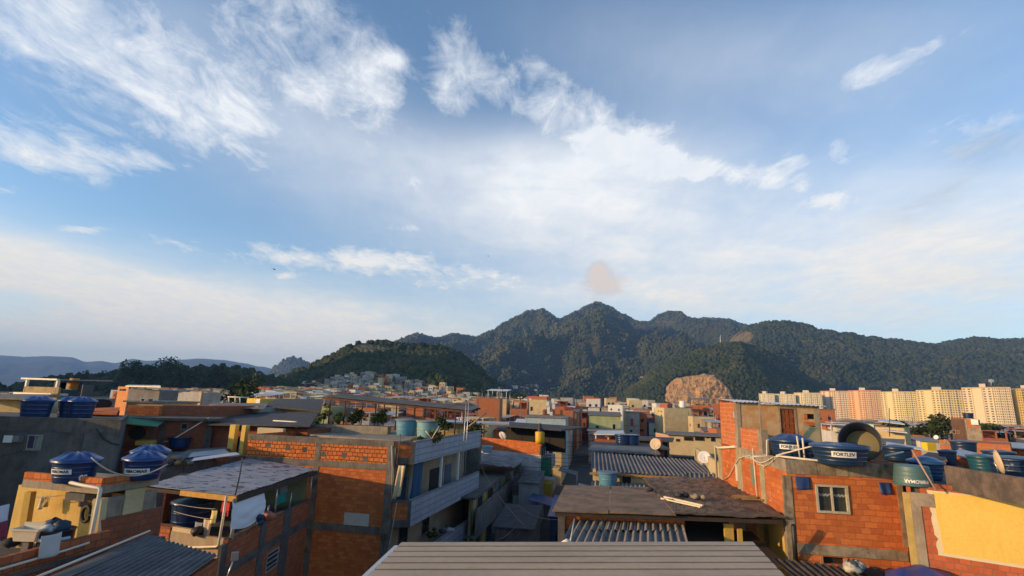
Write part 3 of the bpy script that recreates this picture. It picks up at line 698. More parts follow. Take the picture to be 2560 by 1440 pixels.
# rooftop room
P1 = FS.P(FS.pix(1847,1100)[0], 0); FT = Face(P1, P1.xy+FF.d); wr = FT.pix(2052,1080)[0]; FT = Face(P1, P1.xy+FF.d*wr); FTs = Face(FS.P(FS.pix(1801,1050)[0],0), P1)
zr0, zr1 = ZT-.1, FT.pix(1950,1012)[1]
back = FTs.A+FF.d*wr
dh = FT.rect(1952,1022,1988,1093); vh = FT.rect(2012,1035,2045,1048); zr2 = FTs.pix(1825,1005)[1]
mb = MB(); FT.wall(mb, 0, FT.w, zr0, zr1, .14, [(dh[0],dh[1],zr0,dh[3]), vh]); rm = RH.part('rooftop_room', mb, surf('render_peeling', (.50,.38,.22), (.44,.21,.08), scale=1.6, streak=.25, dirt=.45, dcol=(.46,.17,.06), bump=.4))
mb = MB(); FTs.wall(mb, 0, FTs.w-.003, zr0, zr1+.05, .14); RH.part('room_side_wall', mb, BR_C, rm); mb = MB(); Fr2 = Face(FT.B, back); Fr2.wall(mb, .15, Fr2.w, zr0, zr1, .14); RH.part('room_side_wall', mb, BR_C, rm)
mb = MB(); u0 = FTs.w-.36; FTs.box(mb, u0, FTs.w+.0, zr0, zr1+.03, -.1, .03); FT.box(mb, -.03, .14, zr0, zr1, -.05, .03); FT.box(mb, FT.w-.22, FT.w+.02, zr0, zr1, -.05, .025); RH.part('room_column', mb, CON_B, rm)
mb = MB(); FT.box(mb, dh[0],dh[1],zr0,dh[3],-.12,-.05)
for i in range(3):
    for j in range(4): FT.box(mb, dh[0]+.06+i*(dh[1]-dh[0]-.08)/3, dh[0]+i*(dh[1]-dh[0]-.08)/3+(dh[1]-dh[0])/3-.02, dh[2]+.05+j*(dh[3]-dh[2])/4, dh[2]+(j+1)*(dh[3]-dh[2])/4-.04, -.06, -.025)
RH.part('door', mb, DOOR, rm)
mb = MB(); FT.box(mb, dh[0]-.07,dh[0],zr0,dh[3]+.07,-.05,.03); FT.box(mb, dh[1],dh[1]+.07,zr0,dh[3]+.07,-.05,.03); FT.box(mb, dh[0],dh[1],dh[3],dh[3]+.07,-.05,.03); RH.part('door_frame', mb, CON_B, rm)
mb = MB(); FT.pbox(mb, 2010,1054,2046,1063,-.02,.02); FT.pbox(mb, 2010,1035,2018,1049,-.02,.02); RH.part('brick_vent', mb, BR_A, rm)
mb = MB(); FT.box(mb, *vh,-.2,-.13); FT.pbox(mb, 2014,1064,2044,1067,-.02,.012); RH.part('vent_gap', mb, DARK, rm)
mb = MB(); FTs.pbox(mb, 1834,1028,1841,1044,-.03,.025); RH.part('room_window', mb, TIN_W, rm)
nrm3 = Vector((FT.n.x,FT.n.y,0)); dd3 = Vector((FT.d.x,FT.d.y,0))
Q0 = FT.P(-.25,zr1+.10,.28); Q1 = FT.P(FT.w+.25,zr1-.02,.28); Q2 = Q1-nrm3*3.9+Vector((0,0,.12)); Q3 = Q0-nrm3*3.9+Vector((0,0,.16))
mb = MB(); mb.corr(Q0,Q1,Q3,.18,.018,'wave',C=Q2,nl=6,jit=.03); RH.part('room_roof', mb, TIN_W, rm)
# side parapet and column on the terrace
uP0, uP1 = FTs.w, 0; ua = FS.pix(1852,1100)[0]; ub = FS.pix(1895,1100)[0]
zt = FS.pix(1882,1073)[1]
mb = MB(); FS.wall(mb, ua+.02, ub, ZT+.02, zt, .14); RH.part('parapet', mb, BR_C)
mb = MB(); FS.box(mb, ub, ub+.5, ZT+.02, zt+.02, -.25, .02); FS.box(mb, ub+.1, ub+.16, zt, zt+1.25, -.15, -.09); RH.part('parapet_column', mb, CON_B)
mb = MB()
for i in range(12):
    u = .5+i*.30; FF.box(mb, 1.7+i*.165, 1.7+i*.165+.15, ZT+.02, ZT+.06, -.14, .0)
RH.part('loose_bricks', mb, BR_A)
def terr(px, py): return onh(px, py, -1.80)
ink = INK
c = terr(1976,1140); c.x += .32; c.y += .50; tank((c.x,c.y,ZT-.04), .78, .66, 'navy water tank with a folded lid behind the pair of upright white pipes', TANK_N, plain('lid_navy',(.016,.05,.14),.36,var=.3), .22, .86, 'FORTLEV', -.08, .42, .15, fold=6)
c = terr(2112,1158); c.y += .25; tank((c.x,c.y,ZT-.04), .90, .64, 'wide navy water tank standing in front of the toppled open tank', TANK_N, plain('lid_navy',(.016,.05,.14),.36,var=.3), .10, .84, 'FORTLEV', .16, .40, .16, fold=6)
# toppled open tank
c = terr(2182,1157); ax = Vector((-.55,-.70,.18)).normalized(); M3 = ax.to_track_quat('Z','Y').to_matrix(); R = .68
cc = Vector((c.x+.05, c.y+.6, ZT+R*.98)); tank(cc-ax*.50, R, .95, 'empty navy water tank lying on its side, open mouth showing', TANK_N, False, mat3=M3, inside=True, taper=.82)
mb = MB(); mb.lathe(cc-ax*.47, [(.001,.12),(R*.6,.10),(R*.80,.06)], 30, mat=M3); bpy.context.view_layer.update()
t0 = [o for o in S.objects if o.name.startswith('water_tank')][-1]
o = mb.obj('stained_bottom', flat('tank_sediment',(.20,.17,.09)), t0, t0.location)
mb = MB()
for p, q in (((1992,1090),(2000,1143)),((2006,1095),(2012,1147))):
    b = terr(q[0],q[1]); tp = at(p[0],p[1],b.y); mb.tube([b,tp], .035, 8)
b0 = terr(1941,1142); b1 = terr(2058,1155); mb.tube([b0+Vector((0,0,.03)),b1+Vector((0,0,.03))], .04, 8); b2 = at(2040,1113,b1.y); mb.tube([b0+Vector((0,0,.05)),b2], .028, 8)
q0 = terr(1917,1141); mb.tube([q0-Vector((.55,0,.02)),q0,at(1917,1101,q0.y),at(1922,1099,q0.y)], .032, 8)
solo('water_pipe', mb, PVC, 'white plastic water pipes running along the terrace edge in front of the navy tanks', 'pipe')
# junk behind the tanks
rng = random.Random(5)
p = at(2030,1090,23.2); mb = MB(); mb.hexa([p+Vector(v) for v in ((-.5,0,-.5),(.35,0,-.65),(.45,.2,-.6),(-.4,.2,-.5),(-.15,.3,.45),(.55,.3,.25),(.6,.36,.28),(-.1,.36,.48))]); solo('board', mb, surf('board_cream',(.55,.43,.22),scale=2), 'cream board leaning behind the wide navy tank', 'board')
def heap(name, c, r, n, mats, label, cat, hh=.4, seed=0, sc=1):
    rng = random.Random(seed); mb = MB()
    for k in range(n):
        a = rng.random()*6.28; d = r*rng.random()**.6; p = Vector(c)+Vector((math.cos(a)*d, math.sin(a)*d*.7, hh*(1-d/r)*rng.random()+.05)); s = sc*rng.uniform(.10,.26)
        V = []; 
        for i in range(8):
            for j in range(5):
                th, ph = i*.785, -1.4+j*.7; q = Vector((math.cos(th)*math.cos(ph), math.sin(th)*math.cos(ph), math.sin(ph)*.7)); V.append(p+q*s*(1+.6*noise.noise(q*1.7+Vector((k,seed,0)))))
        mb.add(V, [(i*5+j,((i+1)%8)*5+j,((i+1)%8)*5+j+1,i*5+j+1) for i in range(8) for j in range(4)], True, k%len(mats))
    return solo(name, mb, mats, label, cat)
RAGS = [flat('rag_grey',(.34,.38,.38)), flat('rag_cream',(.55,.50,.38)), flat('rag_teal',(.16,.22,.22)), flat('rag_dark',(.07,.07,.075))]
c = terr(2035,1140); heap('rag_heap', (c.x,c.y+1.2,ZT-.03), .65, 16, RAGS[:1]+RAGS[2:], 'grey heap of rags and plastic between the two lettered navy tanks', 'rags', .6, 3)
c = terr(1912,1100); heap('rubble_heap', (*onh(1918,1118,-1.8).xy,ZT-.03), .5, 10, [CON_D,FIB_D], 'dark rubble heap behind the short brick parapet', 'rubble', .8, 4)
# ================================================================ yellow fronted house at the far right
A2 = onh(2264,1211,-2.35); B2 = onh(2570,1240,-2.35); F2 = Face(A2, XY(B2)+(XY(B2)-XY(A2))*.55); ZF = E-2.35
FRt = Thing('brick_house', 'brick house with a large bright yellow painted panel on its front and tanks on top', 'house', (*XY(A2),0))
mb = MB(); F2.wall(mb, 0, F2.w, 0, ZF-.02, .16, [F2.rect(2276,1213,2299,1231)]); s2 = Face(XY(A2)-F2.n*7, A2); s2.wall(mb, 0, s2.w-.17, 0, ZF-.02, .16); FRt.part('wall', mb, brick('brick_muted', (.50,.13,.055), (.38,.095,.04), (.26,.13,.09), dirt=.18))
yz = [F2.rect(2338,1238,2560,1374)]
mb = MB(); uL = F2.pix(2345,1300)[0]; zlo = F2.pix(2450,1396)[1]; zhi = F2.pix(2450,1242)[1]
V = []; n = 16
for i in range(n+1): V.append(F2.P(uL+.06*noise.noise((i*.6,1,0))-.06+.10*(i/n), zhi+(zlo-zhi)*i/n, .022))
V += [F2.P(F2.w, zlo, .022), F2.P(F2.w, zhi, .022)]; m = len(V); V2 = [v+Vector((-F2.n.x,-F2.n.y,0))*.03 for v in V]
mb.add(V+V2, [tuple(range(m))]+[tuple(range(2*m-1,m-1,-1))]+[((i+1)%m,i,m+i,m+(i+1)%m) for i in range(m)]); FRt.part('yellow_panel', mb, PL_YEL2)
V = []; mb = MB()
for i in range(n+1): V.append(F2.P(uL-.20+.10*noise.noise((i*.8,5,0))+.10*(i/n), zhi+.05+(zlo-.09-zhi-.05)*i/n, .012))
V += [F2.P(F2.w, zlo-.10, .012), F2.P(F2.w, zhi+.02, .012)]; m = len(V); V2 = [v+Vector((-F2.n.x,-F2.n.y,0))*.03 for v in V]
mb.add(V+V2, [tuple(range(m))]+[tuple(range(2*m-1,m-1,-1))]+[((i+1)%m,i,m+i,m+(i+1)%m) for i in range(m)]); FRt.part('undercoat', mb, flat('undercoat_white',(.66,.56,.36)))
mb = MB(); F2.pbox(mb, 2268,1232,2287,1440,-.05,.04); FRt.part('painted_column', mb, surf('column_yellow',(.50,.36,.12),scale=2,dirt=.3))
mb = MB(); F2.pbox(mb, 2282,1233,2312,1440,-.05,.033); F2.pbox(mb, 2282,1233,2336,1266,-.05,.036); FRt.part('concrete_column', mb, CON_B)
mb = MB(); F2.box(mb, F2.pix(2332,1225)[0], F2.w, ZF-.02, ZF+.10, -.16, .04); FRt.part('coping', mb, brick('brick_coping',(.36,.11,.05),(.28,.085,.04),(.16,.1,.07),.25,.3))
mb = MB(); F2.pbox(mb, 2276,1213,2299,1231,-.24,-.165); FRt.part('opening', mb, DARK)
dv = -F2.n; mb = MB(); P4 = [XY(A2)+dv*.16, F2.B+dv*.16, F2.B+dv*7, XY(A2)+dv*7]; mb.prism(P4, ZF-.3, ZF-.05); FRt.part('roof_terrace', mb, CON_D)
mb = MB(); q0 = onh(2368,1222,-2.38); q1 = onh(2600,1272,-2.38); fg = Face(q0, q1); mb_ = MB(); fg.wall(mb_, 0, fg.w, ZF-.05, fg.pix(2370,1165)[1], .14); FRt.part('terrace_wall', mb_, surf('wall_mouldy',(.19,.14,.11),(.09,.075,.065),scale=2.2,streak=.5,dirt=.6,dcol=(.045,.042,.04),bump=.4))
c = onh(2298,1216,-2.40); tank((c.x,c.y+.25,ZF-.04), .58, .64, 'faded green water tank standing upside down above the painted brick column', TANK_S, False, 0, .84, 'FIBROMAR', .18, .17, .145, WHITE, False, flip=True)
c = onh(2336,1203,-2.40); tank((c.x+.15,c.y+.5,ZF-.04), .56, .62, 'smooth blue water tank behind the faded green upside down tank', plain('tank_mid_blue',(.012,.05,.13),.35,var=.3), plain('lid_mid_blue',(.018,.07,.18),.35,var=.3), .2, .78, fold=0)
mb = MB(); mb.tube([onh(2340,1226,-2.4), at(2280,1125,18.2)], .03, 6); solo('pole', mb, plain('pole_pink',(.45,.27,.2),.6), 'thin rusty pole leaning over the faded green upside down tank', 'pole')
# dark tile roof, rags and tarp at the bottom right corner
a0 = onh(1930,1396,-5.12); a1 = onh(2235,1428,-5.3); 
dr = Vector((.10,-.98,-.22)).normalized(); LB_ = Thing('low_house', 'low house with a dark tiled roof under the curtained window', 'house', (a0.x,a0.y-1,0))
mb = MB(); mb.corr(a0,a1,a0+dr*4.2,.24,.05,'wave',C=a1+dr*4.2,nl=14,jit=.06,t=.02); LB_.part('roof', mb, surf('tile_dark',(.085,.065,.055),(.045,.04,.038),scale=2.5,dirt=.5,dcol=(.16,.07,.03),fine=6))
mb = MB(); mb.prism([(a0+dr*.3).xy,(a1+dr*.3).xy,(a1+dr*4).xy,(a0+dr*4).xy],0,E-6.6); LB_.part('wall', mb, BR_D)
p = onh(2140,1424,-5.15); heap('rag_heap', (p.x,p.y,p.z), .42, 22, RAGS, 'pale crumpled rags lying on the dark tiled roof', 'rags', .22, 9, .8)
p = at(2212,1421,18.3); P = [at(2212,1424,18.4),at(2300,1414,18.6),at(2412,1450,16.9),at(2215,1462,16.3)]
V = []; n = 26
for j in range(n+1):
    for i in range(n+1):
        u, v = i/n, j/n; q = (P[0]*(1-u)+P[1]*u)*(1-v)+(P[3]*(1-u)+P[2]*u)*v
        q += Vector((0,0,.22*math.sin(math.pi*u)*math.sin(math.pi*v)+.09*noise.noise((u*5,v*2.5,1))+.05*math.sin(u*15-v*4)*v)); V.append(q)
V += [v-Vector((0,0,.02)) for v in V]; m = n+1; K = m*m; Fs = []
for j in range(n):
    for i in range(n): a = j*m+i; Fs += [(a+m,a+m+1,a+1,a),(K+a,K+a+1,K+a+m+1,K+a+m)]
mb = MB(); mb.add(V,Fs,True); mb.box((P[0]+P[2])*.5-Vector((0,0,.55)),(1.3,1.2,.8)); solo('tarp', mb, plain('tarp_bright',(.02,.06,.26),.4,var=.3), 'creased blue tarpaulin bundle at the foot of the unpainted brick wall', 'tarpaulin')
# ================================================================ low house with the wide brown roof
BRh = Thing('low_house', 'low house under a wide weathered brown sheet roof with two white battens on it', 'house', (4,21,0))
hb = -3.8
bl, fl_ = onh(1412,1213,hb), onh(1380,1276,hb); m1, m2 = onh(1640,1219,hb), onh(1690,1287,hb); bk = onh(1608,1196,hb); bk2 = onh(1812,1196,hb+.05); fr_ = onh(1966,1298,hb-.05)
BROWN = surf('roof_sheet_brown', (.29,.19,.115), (.18,.12,.075), scale=1.1, fine=22, streak=.55, dirt=.55, dcol=(.045,.032,.022), stp=(.5,5,1), bump=.35)
def wavy(P, nu, nv, t, amp, sd, fr=1.2):
    P = [Vector(p) for p in P]; V = []
    for j in range(nv+1):
        for i in range(nu+1):
            u, v = i/nu, j/nv; p = (P[0]*(1-u)+P[1]*u)*(1-v)+(P[3]*(1-u)+P[2]*u)*v
            V.append(p+Vector((0,0,amp*noise.noise((p.x*fr*.35,p.y*fr*1.8,sd))+amp*.4*noise.noise((p.x*4,p.y*4,sd)))))
    m = nu+1; K = len(V); V += [v-Vector((0,0,t)) for v in V]; Fs = []
    for j in range(nv):
        for i in range(nu): a = j*m+i; Fs += [(a,a+1,a+1+m,a+m),(K+a+m,K+a+m+1,K+a+1,K+a)]
    for i in range(nu): Fs += [(K+i,K+i+1,i+1,i),(nv*m+i,nv*m+i+1,K+nv*m+i+1,K+nv*m+i)]
    for j in range(nv): Fs += [(j*m,(j+1)*m,K+(j+1)*m,K+j*m),(K+j*m+nu,K+(j+1)*m+nu,(j+1)*m+nu,j*m+nu)]
    mb = MB(); mb.add(V,Fs); return mb
mid = lambda p, q, t: Vector(p)*(1-t)+Vector(q)*t
fm, bm = mid(fl_,m2,.46), mid(bl,m1,.5)
BRh.part('roof_sheet', wavy([fl_,fm-Vector((.02,0,0)),bm-Vector((.02,0,0)),bl],24,20,.05,.03,1), BROWN)
BRh.part('roof_sheet', wavy([fm+Vector((.02,0,.02)),m2+Vector((0,0,.02)),m1+Vector((0,0,.02)),bm+Vector((.02,0,.02))],24,20,.05,.03,2), BROWN)
BRh.part('roof_sheet', wavy([m2+Vector((-.05,0,.07)),fr_+Vector((0,0,.05)),bk2+Vector((0,0,.05)),bk+Vector((0,0,.06))],40,34,.05,.10,3,2.2), surf('roof_sheet_dark_brown', (.22,.145,.09), (.13,.088,.058), scale=1.0, fine=20, streak=.7, dirt=.65, dcol=(.03,.023,.018), stp=(.4,6,1), bump=.4))
z0_ = E+hb-.35
mb = MB(); mb.prism([bl.xy+Vector((.25,-.2)), fl_.xy+Vector((.25,.35)), fl_.xy+Vector((.5,.35)), bl.xy+Vector((.5,-.2))],0,z0_+.2); BRh.part('side_wall', mb, CON_D)
mb = MB(); mb.beam(fl_+Vector((.1,.12,-.12)), fr_+Vector((-.1,.12,-.12)), .12,.14); mb.beam(fl_+Vector((.1,.8,-.14)), fr_+Vector((-.1,.9,-.14)), .1,.14); BRh.part('roof_beam', mb, surf('beam_dark',(.07,.05,.038),scale=3))
fx = Face(fl_.xy+Vector((.35,.5)), fr_.xy+Vector((-.4,.45)))
mb = MB(); u0 = fx.pix(1430,1280)[0]; fx.box(mb, .1, fx.pix(1712,1300)[0], z0_-.35, z0_+.12, -.1, 0); BRh.part('brick_course', mb, BR_A)
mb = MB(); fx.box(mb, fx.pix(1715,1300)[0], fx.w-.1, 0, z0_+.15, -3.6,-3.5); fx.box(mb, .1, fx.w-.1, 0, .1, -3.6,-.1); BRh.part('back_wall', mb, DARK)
mb = MB(); fx.pbox(mb, 1812,1310,1835,1372,-.08,0); fx.pbox(mb, 1845,1322,1857,1372,-.08,0); BRh.part('yellow_post', mb, PL_YEL)
mb = MB(); FS.box(mb, FS.w-3.6, FS.w-.55, E-7.6, E-3.95, .003, .03); BRh.part('yellow_wall', mb, PL_YEL)
mb = MB(); FS.box(mb, FS.w-.5, FS.w-.02, 0, E-3.95, .003, .09); BRh.part('pillar', mb, CON_B)
mb = MB(); mb.tube([onh(1978,1310,-3.95)+Vector((0,-.15,0)), onh(1983,1400,-5.3)+Vector((0,-.15,-.6))], .075, 10); BRh.part('downpipe', mb, plain('pipe_black',(.012,.012,.012),.5))
mb = MB(); c = onh(1700,1310,-4.3); mb.hexa([Vector(v)+c for v in ((-.4,-1.5,-.6),(3.2,-1.5,-1.0),(3.2,1.2,-.5),(-.4,1.2,-.3),(-.4,-1.5,-.55),(3.2,-1.5,-.95),(3.2,1.2,-.45),(-.4,1.2,-.25))]); BRh.part('inner_roof', mb, surf('sheet_brown_dark',(.09,.06,.04),scale=1,dirt=.5))
mb = MB(); p, q = onh(1661,1246,hb+.06), onh(1758,1268,hb+.06); mb.beam(p+Vector((0,0,.06)),q+Vector((0,0,.06)),.10,.06); solo('batten', mb, flat('batten_cream',(.72,.62,.42)), 'upper of two cream battens lying on the brown sheet roof', 'batten')
mb = MB(); p, q = onh(1653,1249,hb+.06), onh(1752,1271,hb+.06); mb.beam(p+Vector((0,0,.05)),q+Vector((0,0,.05)),.08,.05); solo('batten', mb, flat('batten_cream',(.72,.62,.42)), 'lower of two cream battens lying on the brown sheet roof', 'batten')
mb = MB(); rng = random.Random(4)
for k in range(9):
    p = onh(1838+rng.uniform(-12,22),1243+rng.uniform(-5,6),hb+.14); mb.beam(p, p+Vector((rng.uniform(.5,1.1),rng.uniform(-.25,.1),.02)), .07,.03)
solo('wood_scraps', mb, WOOD, 'split pale wood scraps on the brown roof beside the brick side wall', 'wood scraps')
for k, (px, py, L) in enumerate(((1745,1246,'small pale rubble lump near the middle of the brown sheet roof'),(1626,1230,'dark crushed scrap near the back of the brown sheet roof'),(1708,1240,'flat dark scrap beyond the cream battens on the brown roof'))):
    p = onh(px,py,hb+.1); heap('rubble_heap', p, .3, 6, [CON_B if k==0 else FIB_D], L, 'rubble', .08, 20+k, .55)
# corrugated fibre roof below it
q0, q1, q2, q3 = onh(1445,1287,-4.15), onh(1702,1294,-4.15), onh(1722,1366,-4.5), onh(1397,1366,-4.5)
CF = Thing('lean_to', 'lean-to with a dark deeply corrugated fibre roof in front of the brown sheet roof', 'lean-to', (q3.x,q3.y,0))
mb = MB(); mb.corr(q3,q2,q0,.27,.055,'wave',C=q1,nl=2); mb.corr(mid(q3,q0,.45)+Vector((0,0,.03)),mid(q2,q1,.45)+Vector((0,0,.03)),q0+Vector((0,0,.03)),.27,.055,'wave',C=q1+Vector((0,0,.03)),nl=1); CF.part('roof', mb, surf('fibre_stripes',(.30,.26,.22),(.19,.165,.145),scale=1.3,dirt=.35,dcol=(.05,.045,.04)))
mb = MB(); mb.prism([q3.xy+Vector((.4,.3)),q2.xy+Vector((-.3,.3)),q1.xy+Vector((-.3,-.3)),q0.xy+Vector((.3,-.3))],0,E-5.0); CF.part('wall', mb, CON_D)
p = at(1436,1290,19.5); mb = MB(); mb.tube([p+Vector((0,0,-.1)),at(1424,1364,17)],.02,6); mb.lathe(at(1417,1364,17),[(.001,-.2),(.16,-.1),(.17,.1),(.001,.2)],12); solo('stay_pole', mb, PVC, 'thin pole with a cream ball at its foot beside the corrugated lean-to', 'pole')
# ================================================================ foreground roof
g0, g1 = onh(1004,1363,-2.05), onh(1882,1361,-2.05); g3, g2 = onh(766,1600,-1.8), onh(2101,1600,-1.8)
FG = Thing('viewpoint_house', 'house right below the viewer, roofed with beige ribbed metal sheet', 'house', (1,5,0))
mb = MB(); mb.corr(g0,g3,g1,.31,.04,'groove',C=g2,nl=1,t=.004); FG.part('roof', mb, BEIGE_TIN)
mb = MB(); mb.beam(g0+Vector((-.05,0,-.02)),g3+Vector((-.05,0,-.02)),.10,.03); FG.part('edge_flashing', mb, ALU)
mb = MB(); mb.prism([g0.xy+Vector((.1,-.3)),g1.xy+Vector((-.2,-.3)),g2.xy+Vector((0,0)),g3.xy+Vector((.3,0))],0,E-2.2); FG.part('wall', mb, BR_D)
# ================================================================ centre brick building with tiled balconies
hc = -2.55; ZC = E+hc
A = onh(622,1085,hc); Bo = onh(1038,1104,hc); Bi = onh(984,1103,hc); Cc = onh(1201,1077,hc)
CF_ = Face(A,Bi); dst = XY(Cc)-XY(Bo); CS = Face(Bo, Cc); CI = Face(Bi, XY(Bi)+dst); BE = Face(Bi,Bo)
CB = Thing('brick_building', 'big orange brick building with grey tiled balconies along its street side', 'building', (*XY(Bi),0))
mb = MB(); CF_.wall(mb,0,CF_.w,0,ZC-.02,.2); bk = Face(XY(A)+dst, A); bk.wall(mb,0,bk.w-.2,0,ZC-.02,.2); CB.part('wall', mb, BR_A)
mb = MB(); CI.wall(mb,.02,CI.w,0,ZC-.7,.2); CB.part('street_wall', mb, PL_CREAM if False else surf('plaster_tan',(.40,.31,.20),(.30,.23,.15),scale=.8,streak=.3,dirt=.3))
mb = MB(); mb.prism([A.xy+Vector((.2,0)),Bi.xy-CF_.n*.2,XY(Bi)+dst,XY(A)+dst],ZC-1.3,ZC-1.05); CB.part('roof_slab', mb, CON_D)
mb = MB(); zb0 = CF_.pix(800,1109)[1]; CF_.box(mb,-.02,CF_.w+.05,zb0,ZC,-.2,.03)
for a,b in ((783,796),(965,986)): u0=CF_.pix(a,1180)[0]; u1=CF_.pix(b,1180)[0]; CF_.box(mb,u0,u1,0,zb0,-.1,.028)
z1,z2 = CF_.pix(800,1150)[1], CF_.pix(800,1166)[1]; CF_.box(mb,0,CF_.w,z2,z1,-.1,.04)
z1,z2 = CF_.pix(880,1312)[1], CF_.pix(880,1332)[1]; CF_.box(mb,0,CF_.w,z2,z1,-.1,.04)
CB.part('concrete_frame', mb, surf('concrete_sooty',(.22,.185,.145),(.12,.10,.08),scale=1.1,streak=.6,dirt=.7,dcol=(.03,.026,.022)))
mb = MB(); CF_.pbox(mb,862,1283,924,1313,-.02,.10); ZP = CF_.pix(800,1150)[1]; mb2 = MB(); CF_.box(mb2,0,CF_.w-.02,ZP,zb0,-.05,.012); CB.part('parapet_brick', mb2, brick('brick_dark_joint',(.66,.20,.05),(.50,.135,.035),(.07,.035,.02),w=.32,hgt=.235,ms=.022,dirt=.12))
CB.part('white_panel', mb, plain('panel_offwhite',(.52,.51,.45),.6,var=.3,dirt=.3))
mb = MB()
for i,(x,y) in enumerate(((671,1113),(720,1119),(762,1124),(808,1135),(860,1138),(914,1147))): u,z=CF_.pix(x,y); CF_.box(mb,u-.16,u+.16,z-.15,z+.15,-.02,.02)
CB.part('mortar_patch', mb, CON_D)
zt1 = CS.pix(1030,1250)[1]; zt2 = zt1-(ZC-zt1)
TILE = brick('tile_grey_mosaic',(.36,.37,.41),(.29,.30,.34),(.10,.105,.12),w=1.05,hgt=.36,ms=.022,dirt=.12,off=.0,dcol=(.10,.10,.12))
nt = TILE.node_tree; hh_ = N(nt)
bs = [n for n in nt.nodes if n.type == 'BSDF_PRINCIPLED'][0]; src = bs.inputs['Base Color'].links[0].from_socket
vor = hh_.n('ShaderNodeTexVoronoi'); hh_.set(vor,'Vector',geo_pos(hh_)); hh_.set(vor,'Scale',16.)
hh_.nt.links.new(hh_.mix(hh_.math('MULTIPLY',hh_.ramp(vor.outputs['Distance'],.25,.5),.32),src,(.42,.45,.52,1)), bs.inputs['Base Color'])
for k,(zt,hp) in enumerate(((ZC,1.12),(zt1,1.28),(zt2,1.2))):
    mb = MB(); BE.wall(mb,.03,BE.w-.16,zt-hp+.2,zt-.12,.15); bp = CB.part('balcony', mb, BR_A)
    mb = MB(); BE.box(mb,0,BE.w+.02,zt-.14,zt,-.17,.03); BE.box(mb,0,BE.w+.02,zt-hp-.18,zt-hp+.2,-.17,.03); BE.box(mb,BE.w-.17,BE.w+.015,zt-hp-.18,zt,-.17,.032)
    mb.prism([Bi.xy+BE.n*-.1,Bo.xy+BE.n*-.1-CS.n*.05,Cc.xy-CS.n*.05,XY(Bi)+dst],zt-hp-.15,zt-hp); CB.part('slab_edge', mb, CON_D, bp)
    mb = MB(); CS.box(mb,.0,CS.w,zt-hp-.15,zt-.03,-.14,.045); CB.part('tile_facing', mb, TILE, bp)
    mb = MB(); CS.box(mb,-.05,CS.w+.02,zt-.03,zt+.03,-.17,.07); CB.part('rail_cap', mb, surf('cap_grey',(.30,.29,.28),(.2,.2,.2),scale=2,dirt=.3), bp)
zf = zt1-1.2
mb = MB()
for px in (1103,1145): u,_=CS.pix(px,1180,-.1); CS.box(mb,u-.09,u+.09,zf,ZC-1.2,-.2,-.06)
CB.part('balcony_post', mb, WHITE)
for k,(ua,ub,mt,nm) in enumerate(((1.0,2.2,flat('door_blue',(.035,.09,.17)),'door'),(2.5,4.6,PL_GREY,'panel'),(6.0,8.5,DARK,'doorway'),(9.0,10.4,flat('shutter_blue',(.08,.11,.16)),'door'))):
    mb = MB(); CI.box(mb,ua,ub,zf+.05,zf+2.2,-.05,.03); CB.part(nm, mb, mt)
mb = cloth('x',[CS.P(.9,ZC-1.25,-.35),CS.P(2.4,ZC-1.25,-.35),CS.P(2.0,zf+.6,-.3),CS.P(.8,zf+.6,-.35)],'','',TARP,.05,.12,12,2.5,ret=True); solo('curtain', mb, plain('cloth_blue',(.03,.09,.19),.9,var=.3), 'blue tarpaulin curtain hanging in the upper balcony of the brick building', 'curtain')
p0 = BE.P(.40,ZC-1.35,.10); mb = cloth('x',[p0,p0+Vector((.42,-.1,0)),BE.P(.62,zt1+.25,.12),BE.P(.15,zt1+.1,.12)],'','',CLOTH_W,0,.08,12,1.5,ret=True,seed=3); solo('cloth', mb, flat('cloth_cream',(.66,.52,.30)), 'cream cloth knotted over the end of the upper balcony', 'cloth')
for k,(ua,ub,z0,z1) in enumerate(((1.6,2.9,zt2+.25,zt2+1.5),(5.2,6.4,zt2+.25,zt2+1.5))): window(CB,CI,ua,ub,z0,z1,frame=flat('frame_dark',(.10,.09,.08)),sill=CON)
mb = MB(); CI.box(mb,1.5,3.0,zt2+1.55,zt2+1.62,.0,.5); CI.box(mb,5.1,6.5,zt2+1.55,zt2+1.62,0,.5); CB.part('window_hood', mb, TIN)
mb = MB()
mb.tube([BE.P(.35,ZC+.45,.08),BE.P(.36,ZC-.1,.1),BE.P(.30,ZC-1.3,.1)],.035,6); CB.part('standpipe', mb, plain('pipe_grey',(.14,.12,.1),.6))
mb = MB(); mb.tube([BE.P(.45,zt1-.1,.10),BE.P(.3,zt1-1.6,.12),BE.P(.1,zt1-3.2,.12),BE.P(-.05,zt1-5,.12)],.022,5); mb.tube([CF_.P(CF_.w-.05,ZC-.25,.08),CF_.P(CF_.w+.1,ZC-1.6,.1),CF_.P(CF_.w+.2,zt1,.12)],.03,5); CB.part('wire_drop', mb, CABLE_P)
heap('fern', CS.P(5.2,zt2-.2,-.5)+Vector((0,0,.3)), .4, 6, [LEAF], 'dark potted fern on the middle tiled balcony', 'plant', .5, 31)
heap('rag_bundle', CS.P(7.3,zt2-.05,-.35), .45, 9, [flat('rag_pale',(.45,.45,.45)),flat('rag_dark',(.07,.07,.075))], 'pale rag bundle drying on the middle tiled balcony rail', 'rags', .5, 32)
